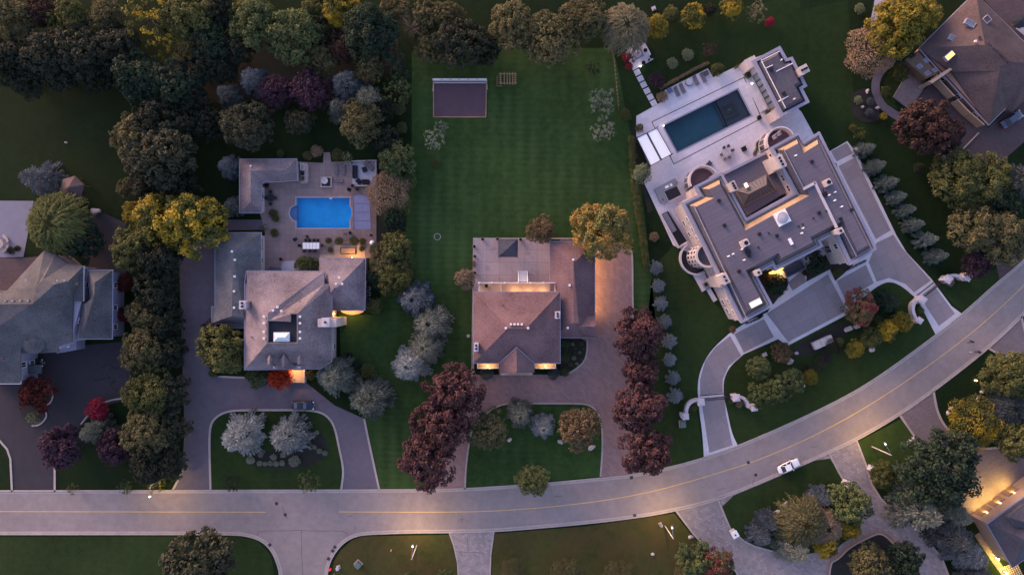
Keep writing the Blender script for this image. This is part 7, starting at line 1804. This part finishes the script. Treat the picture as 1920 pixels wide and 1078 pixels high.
c = W(627, 1075); lone('marker_post', MB().tube([(c.x, c.y, 0), (c.x+.05, c.y, 1.6)], .035, 6), M['trim_white'], c, 'thin white marker post below the small pale pedestal', 'post')
def rock(px, py, s, seed, label, mat='rock', rz=0, sq=(1, .7, .6)):
    r = random.Random(seed); me = bpy.data.meshes.new('rock'); bm = bmesh.new(); bmesh.ops.create_icosphere(bm, subdivisions=3, radius=s*S)
    dirs = [(Vector((r.gauss(0,1), r.gauss(0,1), r.gauss(0,1))).normalized(), r.uniform(.55, .9)) for _ in range(9)]
    for v in bm.verts:
        n = v.co.normalized(); k = v.co.length
        for d, c_ in dirs:
            q = n.dot(d)
            if q > c_: v.co *= c_/q
        v.co = Vector((v.co.x*sq[0], v.co.y*sq[1], v.co.z*sq[2]))
    bm.to_mesh(me); bm.free(); me.materials.append(M[mat]); o = bpy.data.objects.new('rock', me); COL.objects.link(o); c = W(px, py); o.location = (c.x, c.y, s*S*.25); o.rotation_euler = (0, 0, rz); o['label'] = label; o['category'] = 'rock'
for i, a in enumerate([(1590,617,9,'long pale boulder under the tree turning red, left end',R(20)),(1607,612,8,'pale boulder under the tree turning red, right end',0),(1634,654,8,'white boulder below the olive tree near the roadside lawn',R(25)),(1494,662,5,'small pale boulder right of the orange-brown tree',0),(1481,677,8,'pale elongated boulder below the orange-brown tree',R(55)),(1504,724,6,'pale boulder among the curved garden row',R(30)),
   (1626,172,5,'white rock at the top of the rock bed',R(60)),(1617,201,4,'small white rock at the left of the rock bed',0),(1644,203,5,'white rock by the curved path',R(10)),
   (1294,1006,7,'brown-grey boulder at the left edge of the stamped drive',R(10)),(1518,926,8,'pinkish boulder beside the upper blue spruce of the wedge',R(60)),(1455,960,8,'pink-grey boulder between the blue and the sprawling tree',R(30)),(1472,944,7,'flat pale boulder above the sprawling tree',R(30)),(1412,984,7,'pale boulder at the left tip of the wedge planting',R(60)),
   (1224,1038,4,'small dark stone on the brown lawn at the bottom',0),(181,396,10,'grey boulder at the head of the dark asphalt strip',0),
   (1782,764,5,'pale boulder left of the olive-brown dome, upper',R(30)),(1777,773,5,'pale boulder left of the olive-brown dome, lower',R(80)),(1832,748,6,'tall pinkish boulder above the olive-brown dome',R(70)),(1841,734,5,'long pale stone near the grey-blue conifer',R(20)),(1852,728,3,'small pale stone at the end of the rock line',0),
   (955,824,6,'pale stone beside the grey-olive island tree',R(40)),(1050,828,6,'pale stone left of the brown-gold island tree',R(-30)),(1110,839,8,'cluster of pale stones right of the brown-gold island tree',R(20)),
   (1709,824,8,'pale tan boulder by the drive edge near the very large tree',R(20)),(1703,828,6,'smaller tan boulder left of the one by the drive edge',R(60)),(124,268,3,'pale stone on the upper left lawn',0)]):
    rock(a[0], a[1], a[2], i+3, a[3], rz=a[4])
c = W(1542, 642, .8); t = Thing('stone_monument', (c.x, c.y, 0), 'long pinkish stone slab monument on the forecourt garden bed', 'monument')
t.part('slab', MB().box((c.x, c.y, .45), (4.0, 1.5, .9), R(24)), M['stone_cream']); t.part('cap', MB().box((c.x-1.0, c.y-.45, .96), (1.3, 1.6, .12), R(24)).box((c.x+.3, c.y+.13, .96), (1.3, 1.6, .12), R(24)).box((c.x+1.5, c.y+.67, .96), (1.1, 1.6, .12), R(24)), M['stone_cream'])
def cover(px, py, r, label): c = W(px, py); lone('manhole_cover', MB().lathe((c.x, c.y, .02), [(r,0),(r,.016),(r*.8,.016),(r*.78,.010),(0,.012)], 20), M['iron'], (c.x, c.y, 0), label, 'manhole cover')
cover(518.5,943.5,.36,'manhole cover on the upper lane left of the side road'); cover(535,964.5,.36,'manhole cover at the gap of the yellow line'); cover(1403,866.5,.34,'manhole cover on the road above the white car, near the drive mouth'); cover(1417,890,.34,'manhole cover left of the white car')
c = W(820, 444); lone('well_ring', MB().lathe((c.x, c.y, 0), [(.72,0),(.72,.06),(.6,.06),(.6,0)], 28), M['kerb'], (c.x, c.y, 0), 'thin pale ring set in the big lawn', 'lawn ring')
def drain(px, py, rz, label): c = W(px, py); m = MB(); m.box((c.x, c.y, .03), (.65, .65, .02), rz); o = lone('storm_drain', m, M['iron'], (c.x, c.y, 0), label, 'storm drain', 'kerb drains')
for a in ((628,1025,R(50),'kerb drain at the side road bend, upper of the pair'),(624,1032,R(50),'kerb drain at the side road bend, lower of the pair'),(506,1021,R(-50),'kerb drain on the left bend of the side road'),(1184,895,R(8),'kerb drain at the paver drive mouth'),(1190,966,R(10),'kerb drain on the lower side of the road'),(616,1047,R(60),'faint kerb drain lowest on the side road bend')): drain(*a)
# plot fence
fa = [(1145,88),(1152,118),(1156,165),(1160,205)]; t = Thing('fence', W(1152,118), 'thin wire fence along the plot line below the willow', 'fence'); m = MB()
m.tube([W(*p, 1.2) for p in fa], .03, 4); m.tube([W(*p, .6) for p in fa], .02, 4); t.part('rail', m, M['wood'])
for i in range(3):
    for k in range(6): a = Vector(fa[i]).lerp(Vector(fa[i+1]), k/6); w_ = W(a.x, a.y); t.part('post', MB().box((w_.x, w_.y, .65), (.1, .1, 1.3)), M['wood'])
# seating-area wall and hedge-row light
c = W(684, 325); t = Thing('garden_wall', c, 'low pale wall around the outdoor seating area', 'wall'); t.part('coping', MB().ribbon(poly([(661,303.5),(706,302),(706,349)]), .25, .1, .75).ribbon(poly([(661,349),(690,349)]), .25, .1, .6), M['kerb'])
# small garden lights
gl = [(1200.5,126,'by the first stepping slab of the fire pit patio',6),(1243.5,237,'white light at the left corner of the dark pool',1.5)]
for x, y, lb, en in gl:
    c = W(x, y); m = MB(); m.tube([(c.x, c.y, .05), (c.x, c.y, .4)], .04, 6); m.lathe((c.x, c.y, .4), [(0,0),(.1,0),(.12,.06),(0,.12)], 10)
    o = lone('garden_light', m, M['bulb_white'], (c.x, c.y, 0), 'small lit garden light '+lb, 'garden light'); lamp(o, (0,0,.6), en, (1,.8,.6), .05)
for x, y, lb in ((1730,868,'upper'),(1735,871,'left'),(1753,909,'lowest')):
    pass
c = W(1829, 713); o = lone('garden_light', MB().box((c.x, c.y, .15), (.45, .2, .3)), M['bulb'], (c.x, c.y, 0), 'glowing orange light on the lawn right of the curving road', 'garden light'); lamp(o, (0,0,.5), 6, (1,.5,.15), .08)
c = W(734, 1030); lone('hydrant_marker', MB().tube([(c.x, c.y, 0), (c.x, c.y, .9)], [.12,.08], 8), M['yellow_line'], c, 'small yellow marker post on the brown lawn', 'post')

c = W(1912, 40, 2.3); t = Thing('parasol', (c.x, c.y, 0), 'dark round parasol on the brown paving at the upper right edge', 'parasol')
t.part('pole', MB().tube([(c.x, c.y, 0), (c.x, c.y, 2.5)], .04, 8), M['metal_grey']); t.part('canopy', MB().lathe((c.x, c.y, 2.1), [(1.5,0),(.8,.3),(0,.55)], 8), M['fabric_dark'])
table(1911, 59, 2.2, 1.1, R(-40), 'fabric_pale', 'pale blue-grey table below the dark parasol at the upper right edge', .02)
for me_ in list(bpy.data.meshes):
    if me_.users == 0: bpy.data.meshes.remove(me_)
